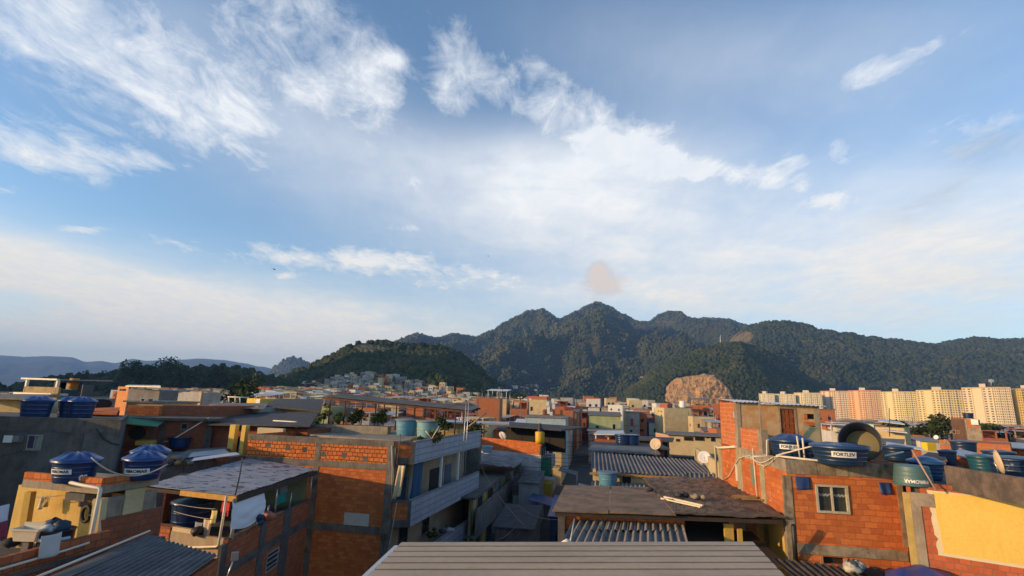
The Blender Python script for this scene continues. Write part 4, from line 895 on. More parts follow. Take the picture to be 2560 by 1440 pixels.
# ---- yellow roof house behind with planter, tanks and the long canopy
YH = Thing('roof_terrace_house', 'ochre walled house with a planter and two faded tanks behind the brick building', 'house', (-12,40,ZC-1.05))
hy = -2.75; y0, y1 = onh(700,1079,hy), onh(1002,1103,hy-.02); YF = Face(y0,y1); zy = E+hy
yb = Vector((.164,.986))*9
mb = MB(); mb.prism([y0.xy,y1.xy,y1.xy+yb,y0.xy+yb],ZC-1.05,zy-.15); YH.part('wall', mb, PL_YEL)
mb = MB(); mb.prism([y0.xy+Vector((-.2,-.25)),y1.xy+Vector((.15,-.25)),y1.xy+yb,y0.xy+yb],zy-.15,zy); YH.part('roof_slab', mb, CON_B)
pa, pb = at(784,1083,41), at(968,1086,40.2); pf = Face(pa,pb); mb = MB(); pf.wall(mb,0,pf.w,zy,pf.pix(870,1063)[1],.7); YH.part('planter', mb, CON_B)
YH.part('planter_soil', (lambda m: (pf.box(m,.1,pf.w-.1,zy+.3,pf.pix(870,1063)[1]+.02,-.6,-.1), m)[1])(MB()), surf('soil',(.06,.045,.03),scale=3))
rng = random.Random(12)
ztop = pf.pix(870,1063)[1]
for k,(u,w,hh,lb,mt) in enumerate(((3.4,.85,1.3,'round dense shrub in the long concrete planter',LEAF),(4.9,.7,1.2,'shrub with reddish flowers at the end of the long planter',LEAF),(.5,.8,1.5,'sparse leafy shrub at the far end of the long planter',LEAF_B),(1.6,.6,.9,'low spiky plant in the long concrete planter',LEAF_B))):
    t = Thing('shrub', lb, 'shrub', pf.P(u,ztop,-.35)); mb = MB(); mb.tube([pf.P(u,ztop-.1,-.35),pf.P(u+.05,ztop+hh*.5,-.35)],.04,5); t.part('stem', mb, BARK)
    mb = MB(); leafy(mb, pf.P(u,ztop+hh*.52,-.35), w, w*.8, hh*.55, 420 if k<2 else 160, .15, rng); t.part('leaves', mb, mt)
c = at(1011,1087,39.5); tank((c.x,c.y+.6,zy), .80, 1.12, 'faded mid blue water tank with scrawled marks beside the planter', TANK_T, surf('lid_grey',(.24,.26,.27),scale=2), .10, .86,  fold=0, ribs=2)
c = at(1066,1090,38.6); tank((c.x,c.y+.6,zy-.05), .84, 1.16, 'pale teal water tank with a rope round its middle', TANK_G, surf('lid_grey',(.24,.26,.27),scale=2), .10, .9,  fold=0, ribs=1)
for k,(px,py,Y,r,lb) in enumerate(((1040,1105,33.5,.55,'trailing green weeds on the wall under the pale teal tank'),(1085,1095,35,.6,'bushy green weeds beside the pale teal tank'),(1112,1062,38,.8,'dark shrub just behind the pale teal tank'),(1185,1072,46,1.0,'dark bush against the ribbed cream sheet wall'))):
    p = at(px,py,Y); t = Thing('shrub', lb, 'shrub', p-Vector((0,0,r*.9))); mb = MB(); mb.tube([p-Vector((0,0,r)),p],.03,5); t.part('stem', mb, BARK); mb = MB(); leafy(mb,p,r,r*.7,r*.75,260,.13,rng); t.part('leaves', mb, LEAF_B if k<2 else LEAF)
c = at(1079,1097,34.5); mb = MB()
for q in ((1064,1077),(1098,1066)): mb.tube([c,at(q[0],q[1],34.5)],.03,6)
solo('antenna_frame', mb, PVC, 'cream v shaped pipe frame standing on the tiled roof parapet', 'antenna')
# canopy
CN = Thing('canopy', 'long rusty steel canopy sloping over the roof terrace with the planter', 'canopy', (-10,44,zy))
ca, cb = at(806,990,46), at(1180,1026,41.5); dep = Vector((.5,3.2,.25)); lift = Vector((0,0,0))
mb = MB(); mb.corr(ca,cb,ca+dep,.25,.02,'wave',C=cb+dep); CN.part('canopy_sheet', mb, surf('canopy_tan',(.34,.25,.18),(.22,.15,.11),scale=1,dirt=.3))
mb = MB()
for o_ in (.06,.9,2.1,3.1): d = dep*(o_/3.2); mb.beam(ca+d-Vector((0,0,.16)),cb+d-Vector((0,0,.16)),.08,.14)
mb.beam(ca-Vector((0,0,.42)),cb-Vector((0,0,.42)),.05,.05)
CN.part('purlin', mb, RUST)
for i,f in enumerate((.06,.29,.44,.64,.78,.90)):
    for d in (.1,2.9):
        p = ca*(1-f)+cb*f+dep*(d/3.2); mb = MB(); mb.tube([Vector((p.x,p.y,zy-.3)),p-Vector((0,0,.1))],.06,6); CN.part('post', mb, RUST)
for i,(px0,py0,px1,py1,Y) in enumerate(((1172,1056,1148,1330,37.5),(1165,1056,1157,1250,37))):
    mb = MB(); b = at(px1,py1-90,Y); mb.tube([at(px0,1000 if i==0 else 1010,Y),at(px0-5,1090,Y),at(px0-10,1190,Y)],.028,6); solo('mast', mb, ALU, ('tall thin grey mast','second thin mast')[i]+' rising in front of the tiled parapet'+(''if i==0 else ' close to the taller one'), 'mast')
mb = MB(); mb.tube([at(1172,1066,40),at(1216,1032,40)],.07,6); solo('beam', mb, CON_B, 'pale slanting pole under the low end of the rusty canopy', 'pole')
# ================================================================ house with the patchy tin roof
hp = -4.0
l0, r0, rb = onh(360,1213,hp), onh(592,1238,hp), onh(793,1172,hp-.05); lb_ = onh(440,1180,hp-.03); kb = onh(622,1146,hp+.1)
TH = Thing('veranda_house', 'brick house with a veranda under a pale tin roof full of dark flakes', 'house', (*XY(r0),0))
mt = bpy.data.materials.new('tin_flaking'); nt,_,_ = nodes(mt); h = N(nt); uv = h.n('ShaderNodeTexCoord').outputs['UV']
v1 = h.n('ShaderNodeTexVoronoi', distance='CHEBYCHEV'); h.set(v1,'Vector',h.mapping(uv,(1.1,3.2,1),rot=(0,0,.15))); h.set(v1,'Scale',1.0); h.set(v1,'Randomness',1.0)
nn = h.noise(h.mapping(uv,(.9,3.0,1),rot=(0,0,.2)),1.3,2.2,.6,.4); cl = h.noise(uv,.7,3,.6)
m_ = h.math('MULTIPLY',h.ramp(h.math('ADD',nn,h.math('MULTIPLY',v1.outputs['Distance'],-.12)),.515,.522),h.ramp(cl,.42,.46))
colr = h.mix(h.ramp(h.noise(uv,.8,5),.3,.7),(.27,.27,.295),(.21,.21,.235)); colr = h.mix(m_,colr,(.035,.025,.025,1)); bsdf(h,colr,.5,.2,h.math('MULTIPLY',m_,-1),.3,.01)
mb = MB(); mb.corr(r0,rb,l0,.33,.012,'trap',C=kb,nl=4,jit=.05); TH.part('roof', mb, mt)
mb = MB(); mb.beam(mid(l0,r0,.42)-Vector((0,0,.14)),r0+Vector((.02,-.04,-.14)),.08,.20); TH.part('fascia_board', mb, surf('fascia_wood',(.62,.36,.10),(.5,.27,.07),scale=4,dirt=.15))
mb = MB(); mb.beam(l0-Vector((0,0,.14)),mid(l0,r0,.42)-Vector((0,0,.14)),.06,.14); mb.beam(r0-Vector((0,0,.16)),rb-Vector((0,0,.2)),.08,.22)
for f in (.25,.5,.75): mb.beam(mid(l0,r0,f)-Vector((0,0,.13)),mid(lb_,rb,f)-Vector((0,0,.13)),.07,.12)
TH.part('roof_beam', mb, surf('beam_dark',(.07,.05,.038),scale=3))
VF = Face(l0.xy+Vector((.15,.15)),r0.xy+Vector((-.15,.1))); VS = Face(r0.xy+Vector((-.15,.1)),rb.xy+Vector((-.25,-.1)))
zfl = VF.pix(540,1366)[1]; zpar = VF.pix(500,1338)[1]; zsd = VS.pix(600,1335)[1]
upL = VF.pix(425,1335)[0]
mb = MB(); VS.wall(mb,0,VS.w,0,zsd,.16,[VS.rect(667,1377,695,1422)]); TH.part('wall', mb, BR_B)
mb = MB(); VF.wall(mb,0,VF.w-.17,0,zpar,.16); TH.part('front_wall', mb, surf('parapet_peeling',(.42,.37,.27),(.32,.20,.13),scale=.9,streak=.3,dirt=.3,dcol=(.28,.1,.05)))
mb = MB(); VF.box(mb,-.1,upL,0,VF.pix(400,1315)[1],-.4,.03); TH.part('brick_pier', mb, BR_B)
mb = MB(); VF.box(mb,VF.pix(430,1330)[0],VF.pix(487,1340)[0],zpar,zpar+.16,-.15,.01); TH.part('cream_course', mb, flat('cream_blocks',(.62,.5,.3)))
mb = MB(); mb.prism([VF.A+Vector((.2,.2)),VF.B-VS.n*.2,VS.B-VS.n*.2,lb_.xy],zfl-.1,zpar-.35); TH.part('floor', mb, CON_D)
mb = MB(); gb = Face(lb_.xy+Vector((.3,-.1)),VS.B-VS.n*.2); gb.wall(mb,0,gb.w,0,E+hp-.1,.1); gl = Face(lb_.xy+Vector((.3,-.1)),l0.xy+Vector((.15,.15))); gl2=MB(); gl.wall(gl2,0,gl.w*.5,0,E+hp-.1,.1); TH.part('back_wall', mb, surf('plaster_olive',(.22,.22,.11),(.14,.14,.075),scale=.8,dirt=.4)); TH.part('inner_wall', gl2, BR_B)
mb = MB()
for a,b in ((558,573),(650,664),(705,722)): VS.box(mb,VS.pix(a,1330)[0],VS.pix(b,1330)[0],0,zsd+(.0 if a>560 else -.1),-.1,.03)
z1,z2 = VS.pix(640,1372)[1], VS.pix(640,1392)[1]; VS.box(mb,0,VS.w,z2,z1,-.05,.035)
VS.box(mb,0,VS.w,zsd-.02,zsd+.05,-.17,.03); TH.part('concrete_frame', mb, CON_D)
wq = VS.rect(667,1377,695,1422); window(TH,VS,*wq,frame=PL_GREY,pane=DARK,split=1,off=-.05)
mb = MB()
for i in range(1,4): z = wq[2]+(wq[3]-wq[2])*i/4; VS.box(mb,wq[0],wq[1],z-.02,z+.02,-.03,.03)
TH.part('window_bar', mb, PL_GREY)
P_ = lambda px,py,o=.05: VF.P(*VF.pix(px,py,o),o)
mb = MB(); pr = P_(566,1238); mb.tube([P_(566,1240,.12),P_(557,1300,.12),P_(546,1364,.12),P_(541,1367,.12),P_(500,1368,.12),P_(440,1368,.12),P_(382,1367,.12)],.05,8); TH.part('gutter_pipe', mb, PVC)
mb = MB(); mb.tube([P_(389,1250,.0),P_(384,1303,.0)],.03,6); mb.tube([VS.P(.25,E+hp-.2,.02),VS.P(.2,zsd,.02)],.07,8); TH.part('veranda_post', mb, PVC)
for k,(px,py0,py1) in enumerate(((694,1213,1283),(729,1232,1272),(780,1185,1262),(672,1263,1300))):
    u0,z0=VS.pix(px,py0,-.02); u1,z1=VS.pix(px-6,py1,-.02); mb = MB(); mb.tube([VS.P(u0,z0,-.02),VS.P(u1,z1,-.02)],.035,6); TH.part('side_post', mb, ALU)
c = VF.P(1.15,zpar-.30,-1.3); tank((c.x,c.y,zpar-.28), .82, 1.18, 'blue water tank inside the veranda with pipes across it', TANK_B, TANK_B, .12, .88,  fold=0, ribs=2)
s0 = P_(578,1233,.4)
W_ = [VS.P(VS.pix(583,1247,.1)[0],VS.pix(583,1247,.1)[1],.1),VS.P(VS.pix(659,1228,.1)[0],VS.pix(659,1228,.1)[1],.1),VS.P(VS.pix(655,1285,.1)[0],VS.pix(655,1285,.1)[1],.2),VS.P(VS.pix(572,1322,.1)[0],VS.pix(572,1322,.1)[1],.16)]
V = []; n = 22
for j in range(n+1):
    for i in range(n+1):
        u,v = i/n,j/n; p = (W_[0]*(1-u)+W_[1]*u)*(1-v)+(W_[3]*(1-u)+W_[2]*u)*v
        blg = math.sin(math.pi*v)*math.sin(math.pi*min(1,u*1.05)); p += Vector((VS.n.x,VS.n.y,0))*(.09*blg+.04*noise.noise((u*3,v*5,2)))+Vector((VS.d.x,VS.d.y,0))*(.16*math.sin(math.pi*v)*u)-Vector((0,0,.22*math.sin(math.pi*u)*v))
        V.append(p)
V += [v-Vector((VS.n.x,VS.n.y,0))*.012 for v in V]; m = n+1; K = m*m; Fs = []
for j in range(n):
    for i in range(n): a=j*m+i; Fs += [(a+m,a+m+1,a+1,a),(K+a,K+a+1,K+a+m+1,K+a+m)]
mb = MB(); mb.add(V,Fs,True); solo('sheet', mb, CLOTH_W, 'large white bed sheet billowing under the tin roof edge', 'bed sheet')
def hang(face, px0,py0,px1,py1,off,label,mat,name='cloth',nw=2,seed=0,taper=0.):
    u0,u1,z0,z1 = face.rect(px0,py0,px1,py1,off); d=(u1-u0)*taper
    mb = cloth('x',[face.P(u0,z1,off),face.P(u1,z1,off),face.P(u1-d,z0,off+.05),face.P(u0+d,z0,off+.05)],'','',mat,.02,.035,10,nw,ret=True,seed=seed); return solo(name, mb, mat, label, 'laundry')
hang(VF,506,1298,528,1345,-.12,'beige trousers hanging over the veranda parapet',flat('cloth_beige',(.58,.45,.33)),'trousers',2,1,.18)
hang(VF,527,1275,541,1308,-.10,'pale yellow top hanging beside the beige trousers',flat('cloth_pale_yellow',(.70,.58,.22)),'shirt',1,2)
hang(VF,486,1305,506,1333,-.3,'grey blue cloth hanging behind the beige trousers',flat('cloth_greyblue',(.24,.27,.36)),'cloth',1,3,.2)
hang(VF,556,1243,576,1290,-.35,'red cloth hanging at the veranda corner by the white post',flat('cloth_red',(.50,.025,.04)),'cloth',1,4)
hang(VS,690,1234,712,1258,-.5,'teal green shirt hanging in the shaded veranda',flat('cloth_teal',(.0,.25,.24)),'shirt',1,5)
hang(VS,700,1216,717,1230,-.55,'grey cloth hanging above the teal green shirt',flat('cloth_grey',(.17,.18,.22)),'cloth',1,6)
heap('clothes_bundle', VS.P(VS.pix(655,1290)[0],VS.pix(655,1296)[1],.12), .28, 10, [flat('cloth_coral',(.50,.14,.08)),flat('cloth_coral2',(.42,.16,.12))], 'coral red bundle of clothes below the white bed sheet', 'clothes', .3, 14)
heap('clothes_bundle', VS.P(VS.pix(634,1300)[0],VS.pix(634,1308)[1],.2), .18, 6, [flat('cloth_navy',(.02,.05,.09))], 'small dark blue bundle of clothes below the white bed sheet', 'clothes', .25, 15)
heap('black_bag', VF.P(VF.pix(493,1336)[0],zpar,-.05), .2, 6, [INK], 'black bag slumped on the veranda parapet', 'bag', .25, 16)
cable(VF.P(VF.pix(430,1257)[0],VF.pix(430,1257)[1],.0),VF.P(VF.pix(540,1292)[0],VF.pix(540,1272)[1],.0),.05,'upper clothes line across the veranda opening',CABLE_P,.012,'clothes_line')
cable(VF.P(VF.pix(434,1282)[0],VF.pix(434,1278)[1],.0),VF.P(VF.pix(530,1300)[0],VF.pix(530,1298)[1],.0),.04,'lower clothes line across the veranda opening',CABLE_P,.012,'clothes_line')
p = r0+Vector((-.15,-.1,.0)); mb = MB(); q = at(609,1140,25); mb.tube([at(588,1237,p.y),at(599,1190,p.y+1.5),at(606,1145,p.y+2.6)],.03,6); solo('pole', mb, INK, 'thin dark antenna pole rising through the pale tin roof', 'pole')
mb = MB(); b = VS.P(VS.pix(584,1425)[0],VS.pix(584,1425)[1],.5); e = VS.P(VS.pix(587,1392,.5)[0],VS.pix(587,1390,.5)[1],.5); mb.tube([VS.P(VS.pix(565,1450,.5)[0],VS.pix(565,1450,.5)[1],.5),e],.03,6); mb.box(e,(.25,.25,.28),.5); solo('street_lamp', mb, ALU, 'small grey lamp on a slanting arm against the shaded brick wall', 'street lamp')
# ================================================================ yellow walled house with two tanks
hq = -2.72; ZQ = E+hq
L0, R0 = onh(62,1180,hq), onh(256,1196,hq); Rb = onh(402,1176,hq)
QF = Face(L0,R0); QS = Face(R0,Rb)
QT = Thing('yellow_house', 'small yellow walled house with blue tanks on its brick edged roof', 'house', (*XY(R0),0))
Lb = XY(L0)+(XY(Rb)-XY(R0))
mb = MB(); mb.prism([L0.xy,R0.xy,Rb.xy,Lb],ZQ-.46,ZQ-.24); QT.part('roof_slab', mb, CON_B)
mb = MB(); QF.wall(mb,0,QF.w,ZQ-.24,ZQ,.14); QS.wall(mb,.0,QS.w,ZQ-.24,ZQ-.004,.14); QT.part('brick_edge', mb, brick('brick_edge_',(.60,.18,.05),(.48,.125,.035),(.18,.10,.06),.30,.26,.012,.15))
wf = Face(L0.xy-QF.n*.95-QF.d*1.5,R0.xy-QF.n*.95)
zw = wf.pix(200,1396)[1]
mb = MB(); wf.wall(mb,0,wf.w,0,ZQ-.62,.12); QT.part('wall', mb, surf('plaster_yellow_old',(.70,.46,.13),(.58,.37,.10),scale=1.2,streak=.35,dirt=.25,dcol=(.22,.16,.08)))
mb = MB(); QS.wall(mb,0,QS.w,0,ZQ-.62,.14); QT.part('side_wall', mb, CON_B)
mb = MB(); QS.box(mb,.02,QS.w+.25,0,QS.pix(320,1284)[1],-.05,.12); QT.part('brick_skirt', mb, BR_D)
mb = MB(); QS.box(mb,QS.w*.42,QS.w*.75,QS.pix(320,1284)[1],QS.pix(320,1225)[1],-.02,.04); QT.part('side_door', mb, PL_CREAM)
mb = MB(); QF.box(mb,QF.pix(163,1230)[0]-.0,QF.pix(212,1230)[0],ZQ-.72,ZQ-.50,-.9,-.02); QT.part('ceiling_beam', mb, CON_D)
mb = MB(); f = wf; u0 = wf.pix(203,1230)[0]; u1 = wf.pix(233,1230)[0]; wf.box(mb,u0,u1,wf.pix(215,1268)[1],ZQ-.62,-.05,.02); QT.part('dark_door', mb, flat('door_dark_brown',(.10,.06,.045)))
def post(t, fc, x0,y0,x1,y1,w,mat,o=-.12):
    p,q = fc.P(*fc.pix(x0,y0,o),o), fc.P(*fc.pix(x1,y1,o),o); mb = MB(); mb.hexa([Vector((q.x-w,q.y-w,q.z-3.5)),Vector((q.x+w,q.y-w,q.z-3.5)),Vector((q.x+w,q.y+w,q.z-3.5)),Vector((q.x-w,q.y+w,q.z-3.5)),Vector((p.x-w,p.y-w,ZQ-.6)),Vector((p.x+w,p.y-w,ZQ-.6)),Vector((p.x+w,p.y+w,ZQ-.6)),Vector((p.x-w,p.y+w,ZQ-.6))]); return t.part('post', mb, mat)
post(QT,QF,80,1215,80,1300,.10,PL_YEL); post(QT,QF,258,1215,255,1330,.13,PL_CREAM)
mb = MB(); D_ = QF.n
mb.tube([QF.P(*QF.pix(151,1200,.12),.12),QF.P(*QF.pix(200,1212,.2),.2),QF.P(*QF.pix(248,1220,.2),.2),QF.P(*QF.pix(251,1224,.2),.2),QF.P(*QF.pix(241,1275,.2),.2),QF.P(*QF.pix(229,1338,.2),.2),QF.P(*QF.pix(225,1346,.2),.2)],.055,8); QT.part('gutter_pipe', mb, PVC)
c = onh(187,1190,hq-.02); tank((c.x-.1,c.y+.1,ZQ-.20), .62, .66, 'blue water tank marked 02 in white on the yellow walled house', TANK_B, TANK_L, .22, .84, 'FIBROMAR', -.72, .36, .12, fold=8, spray='02')
c = onh(372,1182,hq-.02); tank((c.x-.15,c.y-.1,ZQ-.20), .60, .66, 'blue water tank with a creased lid beside the tin roof, front one of its pair', TANK_B, TANK_L, .22, .84, 'FIBROMAR', -.35, .30, .14, fold=8)
c = onh(366,1178,hq-.02); tank((c.x-.75,c.y+1.2,ZQ-.20), .60, .70, 'blue water tank half hidden behind the creased lid tank by the tin roof', TANK_B, TANK_L, .22, .84, fold=8)
mb = MB(); p = onh(406,1175,hq); mb.tube([at(394,1196,p.y-.3),at(408,1140,p.y-.3),at(403,1139,p.y-.3)],.03,6); solo('pole', mb, PVC, 'short white pipe standing beside the front creased lid tank', 'pole')
cable(at(228,1143,16.6),at(420,1160,17.6),.45,'white hose sagging between the tank marked 02 and the creased lid tank',CABLE_P,.022)
# yard parapet of the same house, sink, barrel, towel
p0, p1 = onh(-60,1411,-4.2), onh(278,1326,-4.2); PW = Face(p0,p1); zp_ = E-4.2
PR = Thing('yard_wall', 'low brick yard wall with a white pipe along its top in front of the sink', 'wall', (*XY(p1),0))
mb = MB(); PW.wall(mb,0,PW.w,0,zp_,.16); PR.part('wall', mb, BR_B)
mb = MB(); PW.box(mb,0,PW.w,zp_-.55,zp_-.45,-.02,.07); PR.part('ledge', mb, CON_D)
mb = MB(); mb.tube([PW.P(PW.pix(226,1348,.12)[0],zp_-.16,.10),PW.P(PW.pix(160,1362)[0],zp_-.20,.10),PW.P(PW.pix(-40,1418)[0],zp_-.24,.10)],.032,8); PR.part('pipe', mb, PVC)
mb = MB(); zfq = zp_-.75; mb.prism([PW.A-PW.n*.2,PW.B-PW.n*.2,wf.B,wf.A-Vector((6,0))],zfq-.2,zfq); PR.part('yard_floor', mb, CON_D)
sp = onh(78,1319,-3.85); SK = Thing('sink', 'cream wash basin standing in the yellow walled yard', 'sink', (sp.x,sp.y,zfq))
mb = MB(); c = Vector((sp.x,sp.y,E-3.85)); V=[]
for z,s in ((0,1),(-.05,1),(-.06,.86),(-.32,.72)):
    for a,b in ((-.40,-.22),(.40,-.22),(.40,.22),(-.40,.22)): V.append(c+Vector((a*s,b*s,z)))
for z,s in ((0,.9),(-.22,.66)):
    for a,b in ((-.40,-.22),(.40,-.22),(.40,.22),(-.40,.22)): V.append(c+Vector((a*s,b*s,z)))
Fs=[]
for L in range(3):
    for i in range(4): a,b=L*4+i,L*4+(i+1)%4; Fs.append((a+4,b+4,b,a))
for i in range(4): a,b=i,(i+1)%4; Fs.append((a,b,16+b,16+a)); Fs.append((16+a,16+b,20+b,20+a))
Fs += [(20,21,22,23),(15,14,13,12)]
mb.add(V,Fs); mb.beam(c+Vector((-.4,.24,.04)),c+Vector((.4,.24,.04)),.04,.10); SK.part('basin', mb, plain('basin_cream',(.66,.58,.42),.35,var=.15))
mb = MB(); mb.box((c.x,c.y,(c.z-.3+zfq)/2),(.18,.16,c.z-.3-zfq)); SK.part('pedestal', mb, CON)
bp = onh(145,1318,-3.9); BT = Thing('washing_tub', 'black round washing tub with clothes beside the cream basin', 'tub', (bp.x,bp.y,zfq))
mb = MB(); mb.lathe((bp.x,bp.y,zfq),[(.001,0),(.36,0),(.40,.5),(.42,.98),(.45,1.0),(.40,1.02),(.36,.95),(.001,.93)],22); BT.part('tub', mb, plain('tub_black',(.014,.014,.018),.4))
mb = MB(); mb.tube([Vector((bp.x+.42*math.cos(a),bp.y+.42*math.sin(a),zfq+.8)) for a in [i*.3-2.2 for i in range(8)]],.05,6); BT.part('pale_band', mb, flat('band_pale_blue',(.40,.50,.58)))
heap('clothes_bundle', (bp.x,bp.y,zfq+.95), .32, 9, [flat('cloth_navy',(.02,.05,.09)),flat('rag_pale',(.45,.45,.45)),INK], 'dark clothes piled in the black washing tub', 'clothes', .22, 17)
u,z = PW.pix(125,1345,.12); hang(PW,100,1336,150,1390,.14,'grey white towel hanging over the brick yard wall',flat('towel_grey',(.50,.50,.50)),'towel',1,7)
cable(wf.P(*wf.pix(78,1242,.5),.5),wf.P(*wf.pix(200,1231,.3),.3),.05,'clothes line across the yellow walled yard',CABLE_P,.012,'clothes_line')
hang(wf,98,1238,110,1272,.35,'cream towel hanging against the yellow wall',flat('cloth_cream2',(.62,.50,.3)),'towel',1,8)
hang(wf,113,1238,124,1266,.30,'faded yellow cloth hanging against the yellow wall',flat('cloth_ochre',(.58,.40,.10)),'cloth',1,9)
mb = MB(); u,z = wf.pix(225,1283); mb.tube([wf.P(u+.17*math.cos(i*.5),z+.24*math.sin(i*.5),.12) for i in range(13)],.055,7); solo('tyre', mb, plain('rubber',(.015,.015,.015),.7), 'black tyre hanging on the yellow wall beside the white pipe', 'tyre')
hang(PW,-34,1265,16,1322,-1.2,'white and blue cloth hanging at the end of the yard',flat('cloth_whiteblue',(.55,.58,.66)),'cloth',2,10)
hang(PW,-34,1306,14,1346,-1.0,'crimson and dark blanket hanging below the white and blue cloth',flat('cloth_crimson',(.20,.03,.06)),'blanket',2,11)
heap('bottle_heap', onh(52,1362,-4.75), .35, 8, [flat('pet_grey',(.22,.24,.25),.3),DARK], 'grey plastic bottles heaped under the cream basin', 'bottles', .5, 18, .8)
# bottom left corrugated roof
z_ = -4.3; d0, d1, d2, d3 = onh(372,1338,z_), onh(548,1388,z_-.1), onh(300,1560,z_-.1), onh(-60,1520,z_-.1)
DR_ = Thing('low_house', 'low house with a dark corrugated roof between the yard wall and the veranda', 'house', (*XY(d2),0))
mb = MB(); mb.corr(d0,d1,d3,.20,.03,'wave',C=d2,nl=2); DR_.part('roof', mb, surf('fibre_dark_grey',(.14,.14,.145),(.075,.075,.08),scale=.7,dirt=.45,dcol=(.20,.2,.2)))
mb = MB(); mb.tube([d0+Vector((0,0,.12)),d3+Vector((0,0,.12))],.032,8); DR_.part('ridge_pipe', mb, PVC)
gx_ = Face(d2.xy,d1.xy); mb = MB(); gx_.wall(mb,0,gx_.w,0,E+z_-.18,.15); DR_.part('wall', mb, BR_B)
k0 = Face(d3.xy,d0.xy); mb = MB(); k0.box(mb,0,k0.w,0,E+z_-.02,.05,.5); DR_.part('kerb', mb, CON_D)
cable(PW.P(PW.w*.3,zp_-1.0,.2),PW.P(PW.w+1.5,zp_-.4,.2),.1,'black cable along the foot of the brick yard wall')
# ================================================================ grey rendered building at the left edge
hg = -1.75; G0, G1 = onh(-260,1035,hg), onh(303,1050,hg); GF = Face(G0,G1); ZG = E+hg
GB = Thing('grey_building', 'dark grey rendered building with an air conditioner and a purple curtained window', 'building', (*XY(G1),0))
gd = Vector((-.55,.84))*9
wq = GF.rect(68,1087,106,1124)
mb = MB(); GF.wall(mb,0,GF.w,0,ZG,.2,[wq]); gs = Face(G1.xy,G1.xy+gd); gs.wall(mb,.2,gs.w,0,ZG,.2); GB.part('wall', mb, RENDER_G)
mb = MB(); GF.box(mb,-.05,GF.w+.05,ZG-.75,ZG+.03,-.2,.035); GF.pbox(mb,172,1064,196,1250,-.1,.028); mb.prism([G0.xy,G1.xy,G1.xy+gd,G0.xy+gd],ZG-.3,ZG-.1); GB.part('concrete_frame', mb, CON_D)
window(GB,GF,*wq,frame=surf('frame_worn',(.36,.34,.32),scale=3),pane=plain('pane_plastic',(.26,.28,.27),.4,var=.5,scale=4),split=2,off=-.05,sill=CON,depth=.09)
mb = MB(); um=(wq[0]+wq[1])/2; GF.box(mb,wq[0]+.08,um-.03,wq[2]+.08,wq[3]-.08,-.06,.012); GB.part('curtain', mb, flat('curtain_purple',(.045,.025,.09)))
u0,u1,z0,z1 = GF.rect(24,1089,60,1104); mb = MB(); GF.box(mb,u0,u1,z0,z1,-.1,.35); GB.part('air_conditioner', mb, plain('ac_body',(.20,.20,.20),.6))
mb = MB(); GF.box(mb,u0-.03,u0+.42,z0-.03,z1+.03,.34,.37); GB.part('air_conditioner_grille', mb, WHITE)
mb = MB(); mb.tube([GF.P(*GF.pix(242,1072),.06),GF.P(*GF.pix(258,1096),.06),GF.P(*GF.pix(280,1108),.06),GF.P(*GF.pix(300,1112),.06)],.04,6); GB.part('drain_hose', mb, CABLE)
for k,(px,w,lb) in enumerate(((60,.78,'large blue water tank on the grey rendered building, at the lit end'),(120,.60,'small blue water tank between two larger ones on the grey building'),(176,.72,'blue water tank on the grey building nearest the round vent wall'))):
    c = onh(px,1042,hg-.02); tank((c.x,c.y+.7+(.7 if k==1 else 0),ZG-.10), w, 1.02, lb, TANK_B, TANK_L, .26, .84, fold=8)
mb = MB(); q0, q1 = onh(-200,1060,-2.0), onh(14,1048,-2.0)
LE = Thing('side_house', 'sunlit yellow house wall at the very edge of the view beside the grey building', 'house', (q1.x,q1.y-3,0))
LEf = Face(onh(-150,1055,-2.1).xy, Vector((onh(11,1050,-2.1).x, GF.A.y-.6)))
mb.prism([onh(-420,1075,-2.1).xy,onh(8,1046,-2.1).xy-Vector((0,4.5)),onh(8,1046,-2.1).xy-Vector((.4,.4)),onh(-420,1075,-2.1).xy+Vector((0,6))],0,E-2.0); LE.part('wall', mb, PL_YEL)
mb = MB(); mb.prism([(-41,22),(-31.5,22),(-31.5,30.5),(-41,30.5)],E-2.6,E-.1); LE.part('added_shade_block', mb, PL_YEL)  # unseen block added beyond the view edge to shade the grey building
# ================================================================ brick house with green awning
M0,M1,M2 = onh(305,1036,-1.9),onh(393,1012,-.9),onh(526,1008,-.95)
BH = Thing('brick_house', 'shaded brick house with a green awning and a dark round dish on its wall', 'house', (M0.x,M0.y,0))
ma, mbb = at(300,1050,37.5), at(528,1046,39.5); MF = Face(ma,mbb); zM = MF.pix(450,1050)[1]
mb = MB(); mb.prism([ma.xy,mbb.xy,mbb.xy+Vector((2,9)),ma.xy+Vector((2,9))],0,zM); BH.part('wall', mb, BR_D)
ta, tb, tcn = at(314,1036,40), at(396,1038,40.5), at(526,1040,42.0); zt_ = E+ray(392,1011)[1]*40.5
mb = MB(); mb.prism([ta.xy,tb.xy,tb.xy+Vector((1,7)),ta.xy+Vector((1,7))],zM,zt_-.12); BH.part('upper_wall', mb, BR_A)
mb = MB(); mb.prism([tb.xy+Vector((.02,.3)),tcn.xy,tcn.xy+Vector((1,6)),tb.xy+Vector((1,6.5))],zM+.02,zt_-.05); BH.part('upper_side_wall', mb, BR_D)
mb = MB(); sl = zM+.0; mb.prism([MF.P(-.2,0,.5).xy,MF.P(MF.w+.6,0,.5).xy,MF.P(MF.w+.6,0,-4).xy,MF.P(-.2,0,-4).xy],zM-.03,zM+.15); BH.part('floor_slab', mb, CON_D)
mb = MB()
for a,b in ((398,412),(513,530),(376,384)): MF.box(mb,MF.pix(a,1080)[0],MF.pix(b,1080)[0],0,zM,-.1,.03)
BH.part('column', mb, CON_D)
